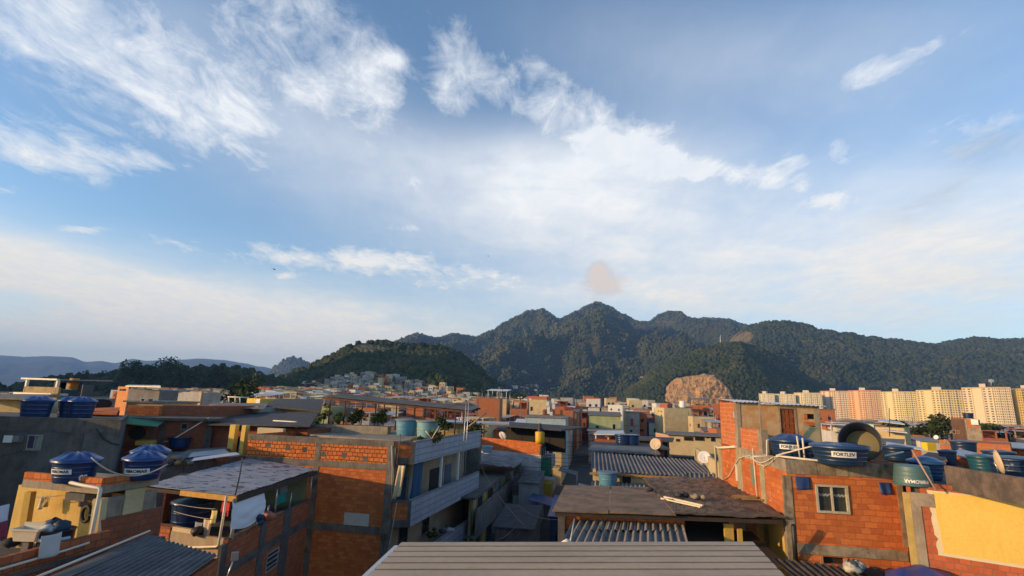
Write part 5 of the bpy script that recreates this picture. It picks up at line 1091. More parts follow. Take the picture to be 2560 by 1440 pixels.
a0 = MF.P(*MF.pix(305,1038,.2),.2); a1 = MF.P(*MF.pix(412,1052,.2),.2); e1 = MF.P(*MF.pix(393,1066,1.6),1.6); e0 = MF.P(*MF.pix(303,1058,1.6),1.6)
mb = MB(); mb.slab([a0,a1,e1,e0],.05); BH.part('awning', mb, plain('awning_green',(.05,.20,.09),.6,var=.3))
mb = MB(); u,z = MF.pix(344,1082); V=[MF.P(u+.52*math.cos(i*.524),z+.46*math.sin(i*.524),.06) for i in range(12)]; V+=[v-Vector((MF.n.x,MF.n.y,0))*.08 for v in V]; mb.add(V,[tuple(range(12)),tuple(range(23,11,-1))]+[((i+1)%12,i,12+i,12+(i+1)%12) for i in range(12)]); BH.part('round_vent', mb, DARK)
uq = MF.rect(452,1058,470,1074); window(BH,MF,*uq,frame=CON,pane=DARK)
mb = MB(); mb.tube([MF.P(*MF.pix(410,1104,.3),.3),MF.P(*MF.pix(425,1103,.3),.3),MF.P(*MF.pix(522,1044,.3),.3)],.05,6); BH.part('handrail', mb, PVC)
mb = MB(); MF.pbox(mb,355,1098,396,1108,.3,1.6); BH.part('yellow_ledge', mb, PL_YEL)
# roofs and tanks on the terrace between
TR = Thing('flat_roof_house', 'low flat roofed house with loose sheets between the creased tanks and the brick building', 'house', (-18,30,0))
hz_ = -4.2; s0,s1,s2,s3 = onh(395,1170,hz_),onh(618,1138,hz_),onh(622,1108,hz_+.2),onh(425,1120,hz_+.2)
mb = MB(); mb.prism([s0.xy,s1.xy,s2.xy,s3.xy],0,E+hz_); TR.part('wall', mb, CON)
for k,(a,b,c,d,mt) in enumerate((((430,1150),(560,1128),(585,1116),(470,1124),FIB),((470,1143),(575,1132),(560,1122),(480,1131),TIN),((478,1152),(600,1136),(590,1130),(486,1144),TIN_W))):
    mb = MB(); P=[onh(q[0],q[1],hz_+.35+.15*k) for q in (a,b,c,d)]; mb.slab(P,.03); TR.part('roof_sheet', mb, mt)
rf = Face(onh(478,1148,hz_+.1),onh(570,1148,hz_+.1)); mb = MB()
for i in range(9):
    if i==5: continue
    rf.box(mb,rf.w*i/9,rf.w*(i+.93)/9,E+hz_,E+hz_+.45,-.3,0)
TR.part('brick_row', mb, BR_A)
for k,(px,py,Yd,r,hh,lb,bd) in enumerate(((446,1122,30,.72,.75,'open blue tub beside the slanting white handrail','o'),(548,1110,34,.75,.62,'pale blue open tank beside the shaded brick bay','p'),(590,1112,35,.68,.8,'dark blue tank in the corner against the brick building','n'),(606,1124,31,.72,.85,'blue tank with small white lettering against the brick building','b'))):
    c = at(px,py,Yd); c = onh(px,py,-4.05); tank((c.x,c.y,E-4.0), r, hh, lb, {'o':TANK_B,'p':TANK_T,'n':TANK_B,'b':TANK_B}[bd], False if bd in 'op' else TANK_L, .08, .8, 'FIBROMAR' if bd=='b' else None, .1,.5,.11,WHITE,False, fold=0, inside=bd in 'op')
heap('rubble_heap', onh(440,1160,hz_+.1), .8, 16, [CON,WOOD,CON_D], 'broken timber and rubble heap beside the front creased lid tank', 'rubble', .7, 41)
# ================================================================ helper for simple hand placed houses
def hh(name, label, pts, z1, mat, depth, cat='house', slab=None, par=0., winq=(), colm=None, z0=0, group=None, frame=WHITE, side=None, slabt=.16, over=.25, tilt=0., back=None):
    """front wall by two roof-line pixels at given depths; returns (Thing, front Face, roof z)"""
    (xa,ya,Ya),(xb,yb,Yb) = pts; a, b = at(xa,ya,Ya), at(xb,yb,Yb); zt = z1 if z1 is not None else (a.z+b.z)/2
    f = Face(a,b); t = Thing(name, label, cat, (*f.P(f.w/2,0).xy,0), group); bk = -f.n*depth if back is None else Vector(back)
    mb = MB(); mb.prism([f.A,f.B,f.B+bk,f.A+bk],z0,zt-(slabt if slab else 0)); t.part('wall', mb, mat)
    if slab:
        mb = MB(); o=over; P=[f.A-f.d*o+f.n*o,f.B+f.d*o+f.n*o,f.B+bk+f.d*o,f.A+bk-f.d*o]; zz=[zt,zt,zt+tilt,zt+tilt]; mb.hexa([Vector((*P[i],zz[i]-slabt)) for i in range(4)]+[Vector((*P[i],zz[i])) for i in range(4)]); t.part('roof', mb, slab)
    for q in winq: window(t,f,*f.rect(*q[:4]),frame=frame,pane=q[4] if len(q)>4 else GLASS)
    return t, f, zt
# roofs behind, left of centre
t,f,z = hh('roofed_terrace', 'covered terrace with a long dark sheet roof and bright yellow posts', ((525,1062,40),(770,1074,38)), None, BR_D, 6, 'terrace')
t.o['label'] = 'covered terrace with sunlit yellow posts under dark sheet roofing'
mb = MB(); P=[at(516,1060,39),at(775,1064,37),at(800,1030,47),at(560,1030,48)]; mb.slab(P,.10); t.part('roof', mb, FIB_D)
pf2 = Face(at(520,1100,38.5),at(720,1104,37)); 
for x,w in ((585,.22),(613,.16)): u,_=pf2.pix(x,1080); mb=MB(); pf2.box(mb,u-w,u+w,0,E+ray(600,1062)[1]*38,-.2,.2); t.part('post', mb, PL_YEL2)
mb=MB(); pf2.pbox(mb,648,1070,712,1086,-.1,.2); t.part('parapet', mb, PL_CREAM)
t,f,z = hh('roofed_terrace', 'terrace with a pale ribbed sheet wall above the shaded brick house', ((524,1016,48),(650,1018,47)), None, PL_GREY, 8, 'terrace')
mb=MB(); f.box(mb,0,f.w,f.pix(590,1034)[1],z,.0,.05); mb2=MB(); 
for i in range(7): f.box(mb2,0,f.w-.2*i*.1,f.pix(590,1032)[1]+i*.1-.02,f.pix(590,1032)[1]+i*.1+.02,.05,.09)
t.part('ribbed_sheet', mb, TIN_W); t.part('sheet_rib', mb2, TIN)
mb=MB(); mb.slab([at(520,1018,46.5),at(662,1020,45.5),at(672,1008,54),at(530,1007,55)],.1); t.part('roof', mb, FIB)
t,f,z = hh('roofed_terrace', 'ochre lit room under a broad black roof beyond the ribbed sheet terrace', ((655,1013,52),(720,1016,51)), None, PL_YEL, 5, 'terrace', winq=((660,1018,668,1030,DARK),))
mb=MB(); mb.slab([at(650,1014,50),at(800,1026,47),at(810,998,62),at(700,996,64)],.12); t.part('roof', mb, FIB_D)
t,f,z = hh('shed_house', 'low house with a smooth slate blue roof and white gutter beside the planter', ((690,1062,42),(800,1048,44)), None, PL_GREY, 4, 'house')
mb=MB(); mb.slab([at(684,1054,40.5),at(742,1056,39.5),at(815,1034,48),at(772,1034,50)],.08); t.part('roof', mb, surf('roof_slate_blue',(.12,.13,.16),(.08,.09,.115),scale=.8,rough=.5))
mb=MB(); mb.tube([at(684,1053,40.3),at(740,1056,39.3),at(744,1060,39.3),at(738,1074,39.3)],.09,8); t.part('gutter', mb, PVC)
mb=MB(); f.pbox(mb,755,1053,764,1073,-.1,.06); f.pbox(mb,770,1050,776,1070,-.1,.05); t.part('window', mb, DARK)
t,f,z = hh('yellow_room', 'small yellow rooftop room with a tin door far behind the ribbed sheet terrace', ((618,996,62),(652,996,61)), None, PL_YEL2, 5, 'house')
mb=MB(); f.pbox(mb,640,998,650,1012,-.05,.04); t.part('door', mb, TIN)
mb=MB(); a=at(570,993,60)
for px in (572,588,600): mb.tube([at(px,992,60),at(px,1008,60)],.07,6)
mb.tube([at(569,992,60),at(622,994,60)],.08,6); solo('pergola_frame', mb, PVC, 'bare white pergola frame on a roof beside the small yellow room', 'pergola')
t,f,z = hh('plaster_house', 'house with an orange brick side and a blank grey plaster side', ((505,978,66),(553,985,68)), None, PL_GREY, 6, 'house')
sf = Face(at(476,975,70).xy,f.A); mb=MB(); sf.wall(mb,0,sf.w-.01,0,z+.1,.2); t.part('brick_side', mb, BR_A)
mb=MB(); 
for a,b in ((0,.25),(sf.w-.3,sf.w)): sf.box(mb,a,b,0,z,-.1,.05)
for zz in (z-1.4,z-3.4): sf.box(mb,.25,sf.w-.3,zz,zz+.3,-.1,.045)
t.part('concrete_frame', mb, PL_CREAM)
# far left roof house
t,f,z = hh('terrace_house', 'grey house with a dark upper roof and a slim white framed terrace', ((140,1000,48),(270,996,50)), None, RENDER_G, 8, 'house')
zt2_ = E+ray(220,951)[1]*50
mb=MB(); mb.slab([at(143,950,49),at(284,954,51),at(280,951,58),at(150,948,56)],.12); t.part('roof', mb, FIB_D)
f2=Face(at(60,972,49),at(146,976,48)); mb=MB(); f2.wall(mb,0,f2.w,0,f2.pix(100,967)[1],.2); t.part('terrace_wall', mb, surf('terrace_ochre',(.46,.34,.16),(.34,.22,.10),scale=1,dirt=.3))
mb=MB(); mb.beam(f2.P(*f2.pix(55,946)),f2.P(*f2.pix(145,949)),.18,.15)
for x in (64,141): u,_=f2.pix(x,960); f2.box(mb,u-.09,u+.09,f2.pix(x,985)[1],f2.pix(x,948)[1],-.2,0)
t.part('white_frame', mb, PVC)
mb=MB(); f2.pbox(mb,48,982,142,987,-1,.5); t.part('floor_slab', mb, PVC)
f3=Face(at(205,985,48.5),at(268,985,50)); mb=MB(); f3.pbox(mb,204,962,232,1000,-.2,.03); t.part('stair_wall', mb, surf('render_dark',(.12,.115,.11),scale=1,dirt=.4))
for k,(px,mt,nm) in enumerate(((182,flat('barrel_orange',(.60,.26,.06)),'barrel'),(170,PL_WHITE,'box'),(155,CON,'box'))):
    p=at(px,972,51); mb=MB(); mb.lathe((p.x,p.y,p.z),[(.001,0),(.38,0),(.40,.5),(.38,1.0),(.001,1.0)],14) if k==0 else mb.box(p+Vector((0,0,.3)),(1.2,.6,.7)); solo(nm, mb, mt, ('orange barrel under the dark upper roof','white crate beside the orange barrel','grey crate on the terrace under the dark upper roof')[k], nm)
g_,f,z = hh('low_house', 'low cream house with a grey awning beyond the tanks on the grey building', ((-60,1000,42),(80,996,42)), None, PL_CREAM, 5, 'house')
mb=MB(); mb.slab([at(-70,992,41),at(82,995,40),at(140,986,46),at(-40,984,46)],.15); g_.part('awning', mb, FIB)
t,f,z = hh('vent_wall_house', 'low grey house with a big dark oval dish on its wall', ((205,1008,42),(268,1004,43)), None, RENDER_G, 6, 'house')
mb=MB(); u,zz=f.pix(243,1014); V=[f.P(u+.95*math.cos(i*.393),zz+.52*math.sin(i*.393+.3),.08) for i in range(16)]; V+=[v-Vector((f.n.x,f.n.y,0))*.1 for v in V]; mb.add(V,[tuple(range(16)),tuple(range(31,15,-1))]+[((i+1)%16,i,16+i,16+(i+1)%16) for i in range(16)]); t.part('oval_dish', mb, DARK)
t,f,z = hh('lean_to', 'orange tiled lean-to in front of the oval dish wall', ((222,1030,36),(300,1026,37)), None, BR_B, 3, 'lean-to')
mb=MB(); mb.slab([at(218,1032,35.5),at(292,1034,35.5),at(300,1018,39),at(235,1020,39)],.1); t.part('roof', mb, BR_A)
t,f,z = hh('balcony_house', 'grey slatted house with an orange plastered side wall', ((322,972,72),(400,975,70)), None, surf('slats_grey',(.22,.21,.2),(.14,.135,.13),scale=1,streak=.5), 6, 'house')
sf=Face(at(296,968,78).xy,f.A); mb=MB(); sf.wall(mb,0,sf.w-.01,0,z+.3,.2); t.part('orange_side', mb, surf('plaster_orange',(.62,.26,.08),(.5,.2,.06),scale=1))
for x in (300,306,311): window(t,sf,*sf.rect(x,972,x+4,977),frame=DARK,pane=DARK)
mb=MB(); mb.slab([at(314,964,71),at(402,966,68),at(400,963,78),at(322,962,80)],.15); t.part('roof', mb, PVC)
t,f,z = hh('balcony_house', 'cream balcony house below the grey slatted house', ((318,1003,55),(410,1002,55)), None, PL_CREAM, 6, 'house', slab=CON, winq=((352,996,362,1008,DARK),(370,996,384,1008,BR_A)))
# ================================================================ alley, left row
sd = Vector((.164,.986)).normalized()
pn, pf_ = onh(1194,1274,-8.1), onh(1303,1178,-8.1); LF = Face(pn,pf_); zl = E-8.1
LB = Thing('alley_house', 'low alley house with a long bare concrete balcony and patched sheet roof', 'house', (*XY(pn),0))
mb = MB(); LF.box(mb,0,LF.w,zl-1.9,zl,-.15,0); LF.box(mb,0,LF.w,zl-2.05,zl-1.9,-1.5,.02); e2 = Face(XY(pf_),XY(pf_)-LF.n*1.4); e2.box(mb,.02,e2.w,zl-1.9,zl,-.12,0); LB.part('balcony', mb, CON)
LI = Face(LF.A-LF.n*.5,LF.B-LF.n*.5); mb = MB(); LI.wall(mb,0,LI.w,0,E-7.15,.2); LB.part('wall', mb, surf('plaster_olive_shop',(.30,.27,.14),(.22,.19,.10),scale=.8,dirt=.3))
mb = MB(); mb.slab([(*LI.P(-1,0,.5).xy,E-7.1),(*LI.P(LI.w+.3,0,.5).xy,E-7.1),(*LI.P(LI.w+.3,0,-8).xy,E-6.95),(*LI.P(-1,0,-8).xy,E-6.95)],.15); LB.part('roof', mb, CON_D)
LB.part('roof_sheet', wavy([onh(1172,1156,-6.2),onh(1284,1168,-6.2),onh(1320,1144,-6.0),onh(1184,1131,-5.9)],20,16,.06,.12,9,2.5), surf('sheet_weathered',(.22,.18,.15),(.34,.33,.33),scale=.9,streak=.5,dirt=.4,stp=(.5,5,1)))
for k,(ua,ub,mt,nm) in enumerate(((.5,1.5,PL_CREAM,'door'),(2.2,3.4,DARK,'doorway'),(4.2,5.3,PL_YEL,'door'),(6.2,8.2,DARK,'doorway'),(9.5,10.6,flat('shutter_greyblue',(.2,.26,.3)),'shutter'))):
    for zz in (zl-1.3,zl-3.85):
        mb = MB(); LI.box(mb,ua,ub,zz,zz+2.0,-.02,.03); LB.part(nm, mb, mt)
mb = MB()
for u in (1.6,5.5,9.5): LF.box(mb,u-.04,u+.04,zl,zl+.85,-.1,-.04)
LB.part('post', mb, INK); mb = MB(); LF.box(mb,0,LF.w*.7,zl+.8,zl+.85,-.1,-.04); LB.part('handrail', mb, ALU)
u=LF.w*.68; cloth_P=[LF.P(u,zl+.9,-.02),LF.P(u+1.1,zl+.9,-.02),LF.P(u+1.1,zl-.1,.05),LF.P(u,zl-.1,.05)]
cloth('cloth', cloth_P, 'pale blue washing hanging over the long concrete balcony', 'laundry', flat('cloth_paleblue',(.26,.33,.42)), .02,.05,10,2)
# white house with brick parapet
w0,w1 = onh(1204,1093,-4.6),onh(1353,1107,-4.6); WF = Face(w0,w1); WS = Face(w1.xy,w1.xy+sd*9); zw_ = E-4.6
WB = Thing('alley_house', 'white mouldy house with an unrendered brick parapet and green and yellow balconies', 'house', (*XY(w1),0))
zbr = WF.pix(1290,1131)[1]
mb = MB(); WF.wall(mb,0,WF.w,zbr,zw_,.2); BK_ = Face(w1.xy+sd*9,w1.xy+sd*9-WF.d*WF.w); WB.part('brick_parapet', mb, BR_A)
mb = MB(); mb.prism([WF.A,WF.B,WF.B+sd*9,WF.A+sd*9],0,zbr-.02); WB.part('wall', mb, surf('plaster_white_mouldy',(.52,.52,.53),(.36,.36,.37),scale=.7,streak=.4,dirt=.45,dcol=(.12,.12,.12)))
mb = MB(); WS.wall(mb,.0,WS.w,zbr,zw_-.3,.15); WB.part('side_parapet', mb, CON_D)
for k,(ua,ub,za,zb_,mt,nm) in enumerate(((.1,2.6,-8.2,-6.5,flat('panel_green',(.03,.16,.07)),'green_panel'),(2.8,5.4,-7.8,-6.3,PL_WHITE,'white_panel'),(5.8,8.5,-7.8,-6.5,PL_BLUE,'pale_panel'),(.0,3.2,-10.4,-9.0,flat('panel_yellow',(.62,.38,.03)),'yellow_balcony'),(3.4,6.5,-10.3,-9.1,PL_WHITE,'white_balcony'))):
    mb = MB(); WS.box(mb,ua,ub,E+za,E+zb_,.02,1.0 if za>-9 else 1.2); WB.part(nm, mb, mt)
for k,u in enumerate((.4,1.6,3.2,4.4,6.2,7.6)): window(WB,WS,u,u+.7,E-6.3,E-5.4,frame=WHITE if k%2 else CON_D,pane=DARK)
t0 = Thing('alley_house','low grey block with a barred terrace below the mouldy white house','house',(*WF.P(4,0,4).xy,0))
mb = MB(); q=Face(onh(1283,1238,-9.2),onh(1338,1240,-9.2)); q.box(mb,0,q.w,0,E-9.2,-3,0); t0.part('wall', mb, PL_GREY)
mb = MB()
for i in range(9): q.box(mb,q.w*i/9,q.w*i/9+.05,E-9.2,E-8.3,-.1,-.05)
t0.part('railing', mb, INK)
c = onh(1218,1133,-5.9); tank((c.x,c.y,E-5.85), .62, .75, 'open pale blue tub in front of the brick parapet', flat('tub_paleblue',(.30,.42,.50),.4), False, .1,.78,fold=0,inside=True)
TY = Thing('water_drum', 'bright yellow drum strapped on the corner of the brick parapet', 'drum', WF.P(WF.w-.4,zw_,-.2)); mb = MB(); mb.lathe(WF.P(WF.w-.35,zw_-.1,-.2),[(.001,0),(.5,0),(.52,.4),(.55,1.2),(.5,1.3),(.001,1.35)],16); TY.part('body', mb, flat('drum_yellow',(.75,.42,.02),.5)); mb=MB(); mb.lathe(WF.P(WF.w-.35,zw_+1.25,-.2),[(.3,0),(.28,.25),(.15,.8),(.12,.9)],10); TY.part('neck', mb, INK)
dish(WF.P(2.6,zbr,-1.0), .6, math.radians(40), .5, 'white satellite dish behind the brick parapet, lit edge showing', WHITE, 1.6)
RC = Thing('roof_shelter','dark shelter with thin posts standing on the brick parapet house','shelter',(*WF.P(4,0,-3).xy,zbr))
mb = MB(); mb.slab([WF.P(-1.0,zw_+1.6,-.2),WF.P(WF.w+2.5,zw_+1.55,-.4),WF.P(WF.w+2.5,zw_+1.8,-6),WF.P(-1,zw_+1.8,-6)],.12); RC.part('roof', mb, FIB_D)
for u in (.0,2.2,4.4,WF.w-.1): mb=MB(); mb.tube([WF.P(u,zbr,-.4),WF.P(u,zw_+1.5,-.4)],.06,6); RC.part('post', mb, RUST)
mb = MB(); WF.box(mb,0,WF.w,zbr,zw_+1.2,-5,-4.8); RC.part('back_panel', mb, DARK)
# cream ribbed wall house behind the tile parapet
q0,q1 = at(1118,1058,52),at(1196,1060,52); t = Thing('sheet_shed','shed of cream ribbed sheeting with an ochre base behind the tiled parapet','shed',(q0.x,q0.y,0)); f=Face(q0,q1)
mb=MB(); f.box(mb,-1,f.w+.2,f.pix(1150,1082)[1],q0.z,-4,0); 
for i in range(14): f.box(mb,f.w*i/14,f.w*i/14+.1,f.pix(1150,1082)[1],q0.z-.05,.0,.05)
t.part('ribbed_wall', mb, PL_CREAM); zq=f.pix(1150,1097)[1]; mb=MB(); f.box(mb,-1,f.w+.2,zq,f.pix(1150,1082)[1],-4,.02); t.part('base_wall', mb, PL_YEL); mb=MB(); f.box(mb,-1,f.w+.2,0,zq-.005,-4,.02); t.part('lower_wall', mb, CON_D); mb=MB(); f.box(mb,-1.5,f.w+3,q0.z,q0.z+.15,-4,.8); t.part('roof', mb, TIN)
# ================================================================ right of the alley
a,b = onh(1482,1177,-4.3),onh(1702,1188,-4.3); GRF = Face(a,b); GR = Thing('cream_house','cream house with a long corrugated roof and black double door beyond the brown roof','house',(*XY(a),0))
mb = MB(); GRF.wall(mb,0,GRF.w,0,E-4.45,.2); gsd = Face(GRF.A+sd*7,GRF.A); gsd.wall(mb,0,gsd.w,0,E-4.2,.2); GR.part('wall', mb, PL_CREAM)
f0,f1,k0,k1 = onh(1478,1176,-4.28),onh(1792,1196,-4.35),onh(1479,1131,-3.55),onh(1738,1150,-3.65)
mb = MB(); mb.corr(f0,f1,k0,.27,.05,'wave',C=k1,nl=2); GR.part('roof', mb, surf('fibre_striped_dark',(.17,.165,.165),(.10,.10,.105),scale=.5,dirt=.4,dcol=(.035,.035,.035)))
mb = MB(); GRF.box(mb,-.2,GRF.w+.3,E-4.5,E-4.38,.02,.35); GR.part('fascia', mb, WOOD)
mb = MB(); GRF.pbox(mb,1556,1188,1577,1216,-.02,.03); GR.part('door', mb, DARK)
window(GR,GRF,*GRF.rect(1503,1179,1512,1193),frame=WHITE,pane=DARK)
mb = MB(); GRF.pbox(mb,1612,1182,1621,1199,-.02,.03); GR.part('brown_column', mb, WOOD)
a,b,c_,d_ = onh(1478,1214,-5.0),onh(1612,1219,-5.0),onh(1480,1201,-4.9),onh(1610,1206,-4.9)
mb = MB(); mb.corr(a,b,c_,.27,.05,'wave',C=d_); o_=Thing('lean_to','narrow corrugated lean-to below the black double door','lean-to',(a.x,a.y,0)); o_.part('roof', mb, FIB_P); mb=MB(); mb.prism([a.xy,b.xy,d_.xy,c_.xy],0,E-5.2); o_.part('wall', mb, PL_GREY)
c = onh(1523,1216,-5.0); tank((c.x,c.y+.4,E-5.0), .62, .78, 'blue water tank with a flat lid in front of the cream wall', TANK_T, flat('lid_bluegrey',(.10,.17,.24)), .10,.84,fold=0,ribs=1)
o_=Thing('lean_to','corrugated lean-to roof between the cream house and the tall brick side wall','lean-to',(9.5,31,0)); a,b,c_,d_=onh(1716,1202,-4.2),onh(1800,1205,-4.2),onh(1714,1180,-3.9),onh(1795,1184,-3.9)
mb=MB(); mb.corr(a,b,c_,.27,.05,'wave',C=d_); o_.part('roof', mb, FIB); mb=MB(); mb.prism([a.xy,b.xy,d_.xy,c_.xy],0,E-4.6); o_.part('wall', mb, CON_D)
yl = Face(onh(1736,1132,-3.6),onh(1800,1178,-3.6)); t=Thing('yard_wall','crumbling cream yard wall running down beside the long corrugated roof','wall',(*yl.A,0)); mb=MB(); yl.wall(mb,0,yl.w,0,E-3.2,.2); t.part('wall', mb, PL_CREAM)
dish(at(1762,1163,36),.40,math.radians(200),.35,'white satellite dish by the crumbling cream yard wall',WHITE,.5)
dish(at(1640,1141,41),.42,math.radians(215),.25,'cream round dish on the back edge of the long corrugated roof',flat('dish_cream',(.66,.5,.32)),.9)
t,f,z = hh('canopy_house','house with a broad pale flat awning over an open terrace beyond the alley',((1486,1099,76),(1566,1099,74)),None,BR_D,6)
mb=MB(); mb.slab([at(1484,1085,75),at(1562,1086,73),at(1558,1076,84),at(1494,1076,85)],.12); t.part('awning', mb, TIN_W)
for x in (1489,1520,1556): u,_=f.pix(x,1090); mb=MB(); f.box(mb,u-.08,u+.08,z,f.pix(x,1085)[1],-.2,-.05); t.part('post', mb, PVC)
mb=MB(); f.box(mb,.3,f.w-.3,z,f.pix(1530,1087)[1],-5,-4.8); t.part('back_wall', mb, WOOD)
t,f,z = hh('slab_house','low house with a wide grey slab roof just behind the long corrugated roof',((1488,1126,50),(1632,1128,49)),None,RENDER_G,6,slab=FIB,over=.6,winq=((1528,1130,1548,1140,DARK),(1566,1130,1590,1142,DARK),(1606,1131,1616,1143,DARK)))
t,f,z = hh('slab_house','long low house with a dark sheet roof under the two navy tank boxes',((1488,1115,56),(1660,1117,55)),None,BR_D,5,slab=FIB_D,over=.5)
for k,(px,w) in enumerate(((1558,.85),(1580,.8))): c=at(px,1115,58); tank((c.x,c.y,z), w,1.0,('navy tank beyond the slab roofs, nearer the alley of two side by side','navy tank beyond the slab roofs, farther from the alley of two side by side')[k],TANK_B,TANK_B,.12,.9,fold=0)
t,f,z = hh('dark_house','dark open fronted house with a red gas bottle at its door',((1598,1098,62),(1668,1100,61)),None,DARK,6,slab=FIB_D,over=.6)
mb=MB(); u,zz=f.pix(1650,1107); mb.lathe(f.P(u,zz-.6,.4),[(.001,0),(.3,0),(.32,.1),(.32,.9),(.2,1.05),(.001,1.1)],12); solo('gas_bottle', mb, flat('bottle_red',(.50,.12,.05)), 'orange red cylinder standing outside the dark open fronted house', 'gas bottle')
t,f,z = hh('long_house','long cream house with two wide brown windows and a grey slab roof',((1672,1084,72),(1802,1089,70)),None,PL_CREAM,7,slab=FIB,over=.5,winq=((1710,1092,1733,1102),(1737,1092,1761,1102),(1690,1097,1700,1104,DARK),(1766,1092,1772,1096,DARK),(1777,1091,1788,1104)),frame=flat('frame_brown',(.10,.06,.04)))
sf=Face(f.A-f.d*.0+sd*5-f.d*1.2,f.A); mb=MB(); sf.wall(mb,0,sf.w,0,z-.2,.2); t.part('peach_side', mb, PL_PINK)
mb=MB(); f.box(mb,.2,f.w,z-2.9,z-2.7,.02,1.2); t.part('awning', mb, FIB)
t,f,z = hh('white_block','tall plain white block with four small square windows',((1520,1012,150),(1556,1013,149)),None,plain('white_wall',(.80,.76,.66),.7,var=.08,scale=.3),9,'building',winq=((1526,1021,1530,1026,DARK),(1545,1022,1549,1027,DARK),(1532,1035,1536,1039,DARK),(1545,1035,1549,1040,DARK)),frame=CON)
t,f,z = hh('corner_block','cream corner block with a red roof edge and small square windows',((1637,1020,160),(1660,1018,152)),None,PL_CREAM,8,'building')
sf=Face(f.B,at(1684,1019,160)); mb=MB(); mb.prism([f.B-f.n*.3,sf.B,sf.B+Vector((-2,6)),f.A+Vector((2,8))],0,z-.05); t.part('side_wall', mb, PL_GREY)
mb=MB(); mb.prism([f.A-f.n*1.5,f.B-f.n*1.0,sf.B+Vector((0,1)),f.A+Vector((4,8))],z-.02,z+1.1); t.part('red_roof_edge', mb, surf('plaster_red',(.45,.12,.07),scale=.8))
for q in ((1645,1026,1648,1029),(1652,1027,1655,1030),(1652,1037,1655,1041)): window(t,f,*f.rect(*q),frame=CON,pane=DARK)
for q in ((1672,1027,1675,1031),(1679,1027,1682,1031),(1679,1039,1682,1043),(1667,1038,1671,1042)): window(t,sf,*sf.rect(*q),frame=CON,pane=DARK)
p=at(1707,1030,172); t=Thing('water_tower','white cylindrical water tower below the quarry','water tower',(p.x,p.y,0)); mb=MB(); mb.lathe((p.x,p.y,0),[(.9,0),(.9,p.z),(.95,p.z+.2),(.95,p.z+3.3),(.8,p.z+3.5),(.001,p.z+3.6)],20); t.part('shaft', mb, plain('white_wall',(.80,.76,.66)))
mb=MB(); mb.box((p.x,p.y+1,p.z/2),(5,5,p.z)); t.part('plinth', mb, PL_CREAM)
# brick tower house on the right
t,f,z = hh('tower_house','tall narrow brick house with a cream rendered lower front and a tank on top',((2411,1047,92),(2449,1050,90.5)),None,CON_B,7,'house',back=at(2376,1045,99).xy-at(2411,1047,92).xy)
sf=Face(at(2376,1045,99).xy,f.A); mb=MB(); sf.wall(mb,0,sf.w-.01,0,z+.15,.2); t.part('brick_side', mb, BR_F)
zmid=f.pix(2430,1070)[1]; mb=MB(); f.box(mb,.3,f.w,zmid,z-.1,-.1,.05); t.part('brick_front', mb, BR_F); mb=MB(); 
for u in (0,f.w*.5,f.w-.28): f.box(mb,u,u+.28,zmid,z,-.05,.08)
t.part('column', mb, CON_B)
for q in ((2381,1075,2389,1084),(2394,1076,2398,1084)): window(t,sf,*sf.rect(*q),frame=PL_CREAM,pane=DARK)
mb=MB(); f.pbox(mb,2429,1049,2447,1062,.05,.5); t.part('tin_hood', mb, TIN_W)
c=f.P(.2,z+.1,-2.5); tank((c.x,c.y,z+.1),.75,.9,'small dark tank on top of the tall narrow brick house',TANK_N,TANK_N,.1,.85,fold=0)
# ================================================================ tanks and roofs on the right terraces
rt = [((2412,1138,40),.78,.95,'dark navy tank with a slanted lid in front of the long orange brick wall',TANK_N),((2462,1180,27),.62,.75,'teal water tank sheltered under a sagging tin sheet',plain('tank_teal',(.012,.085,.12),.4,var=.3)),((2546,1205,23),.85,.95,'very large navy tank with ribs at the edge of the view',TANK_N),((2500,1160,32),.75,.7,'navy tank under a sagging cloth behind the teal tank',TANK_N),((2245,1152,23),.55,.55,'dark tank in the shade behind the toppled open tank',TANK_N),((2372,1160,31),.42,.7,'narrow navy tank at the end of the reddish roof',TANK_N)]
for (px,py,Y),r,hg2,lb,mt in rt:
    c=at(px,py,Y); tank(c,r,hg2,lb,mt,mt,.12,.88,fold=0); mb=MB(); mb.box((c.x,c.y,c.z/2-.02),(r*2.2,r*2.2,c.z-.04)); solo('tank_plinth', mb, CON_D, 'concrete block under the '+lb[:lb.find('tank')+4].replace('with','')[:40], 'plinth')
dish(at(2496,1192,21.5),.48,math.radians(120),.15,'oval cream dish leaning on the mouldy terrace wall',flat('dish_cream',(.66,.5,.32)),.55)
for k,(P,mt,lb) in enumerate((([(2375,1132,33),(2440,1150,30),(2500,1146,34),(2400,1122,38)],TIN,'sagging tin sheet roof above the teal tank'),([(2215,1110,36),(2312,1124,33),(2300,1118,40),(2216,1104,42)],TIN_W,'pale tin sheet roof beyond the toppled open tank'),([(2300,1142,28),(2368,1150,27),(2362,1134,36),(2320,1130,36)],surf('roof_reddish',(.22,.11,.08),(.14,.07,.05),scale=1,streak=.4,dirt=.4),'reddish brown sheet roof behind the smooth blue tank'),([(2150,1106,46),(2260,1110,44),(2262,1098,56),(2170,1094,58)],FIB,'grey sheet roof beyond the wide navy tank'),([(2450,1112,48),(2570,1122,46),(2570,1108,58),(2470,1102,60)],TIN,'light blue grey tin roof beside the long orange brick wall'))):
    V=[at(*p) for p in P]; t=Thing('shed_house',lb.replace(' roof','').replace('sheet','sheet roofed shed') if False else 'small shed under a '+lb,'shed',(V[0].x,V[0].y,0)); mb=MB(); mb.slab(V,.08); t.part('roof', mb, mt)
    c=sum((v for v in V),Vector())/4; mb=MB(); mb.prism([(c+(v-c)*.85).xy for v in V],0,[ (c+(v-c)*.85).z-.12 for v in V]); t.part('wall', mb, (BR_A,BR_B,BR_B,DARK,BR_A)[k])
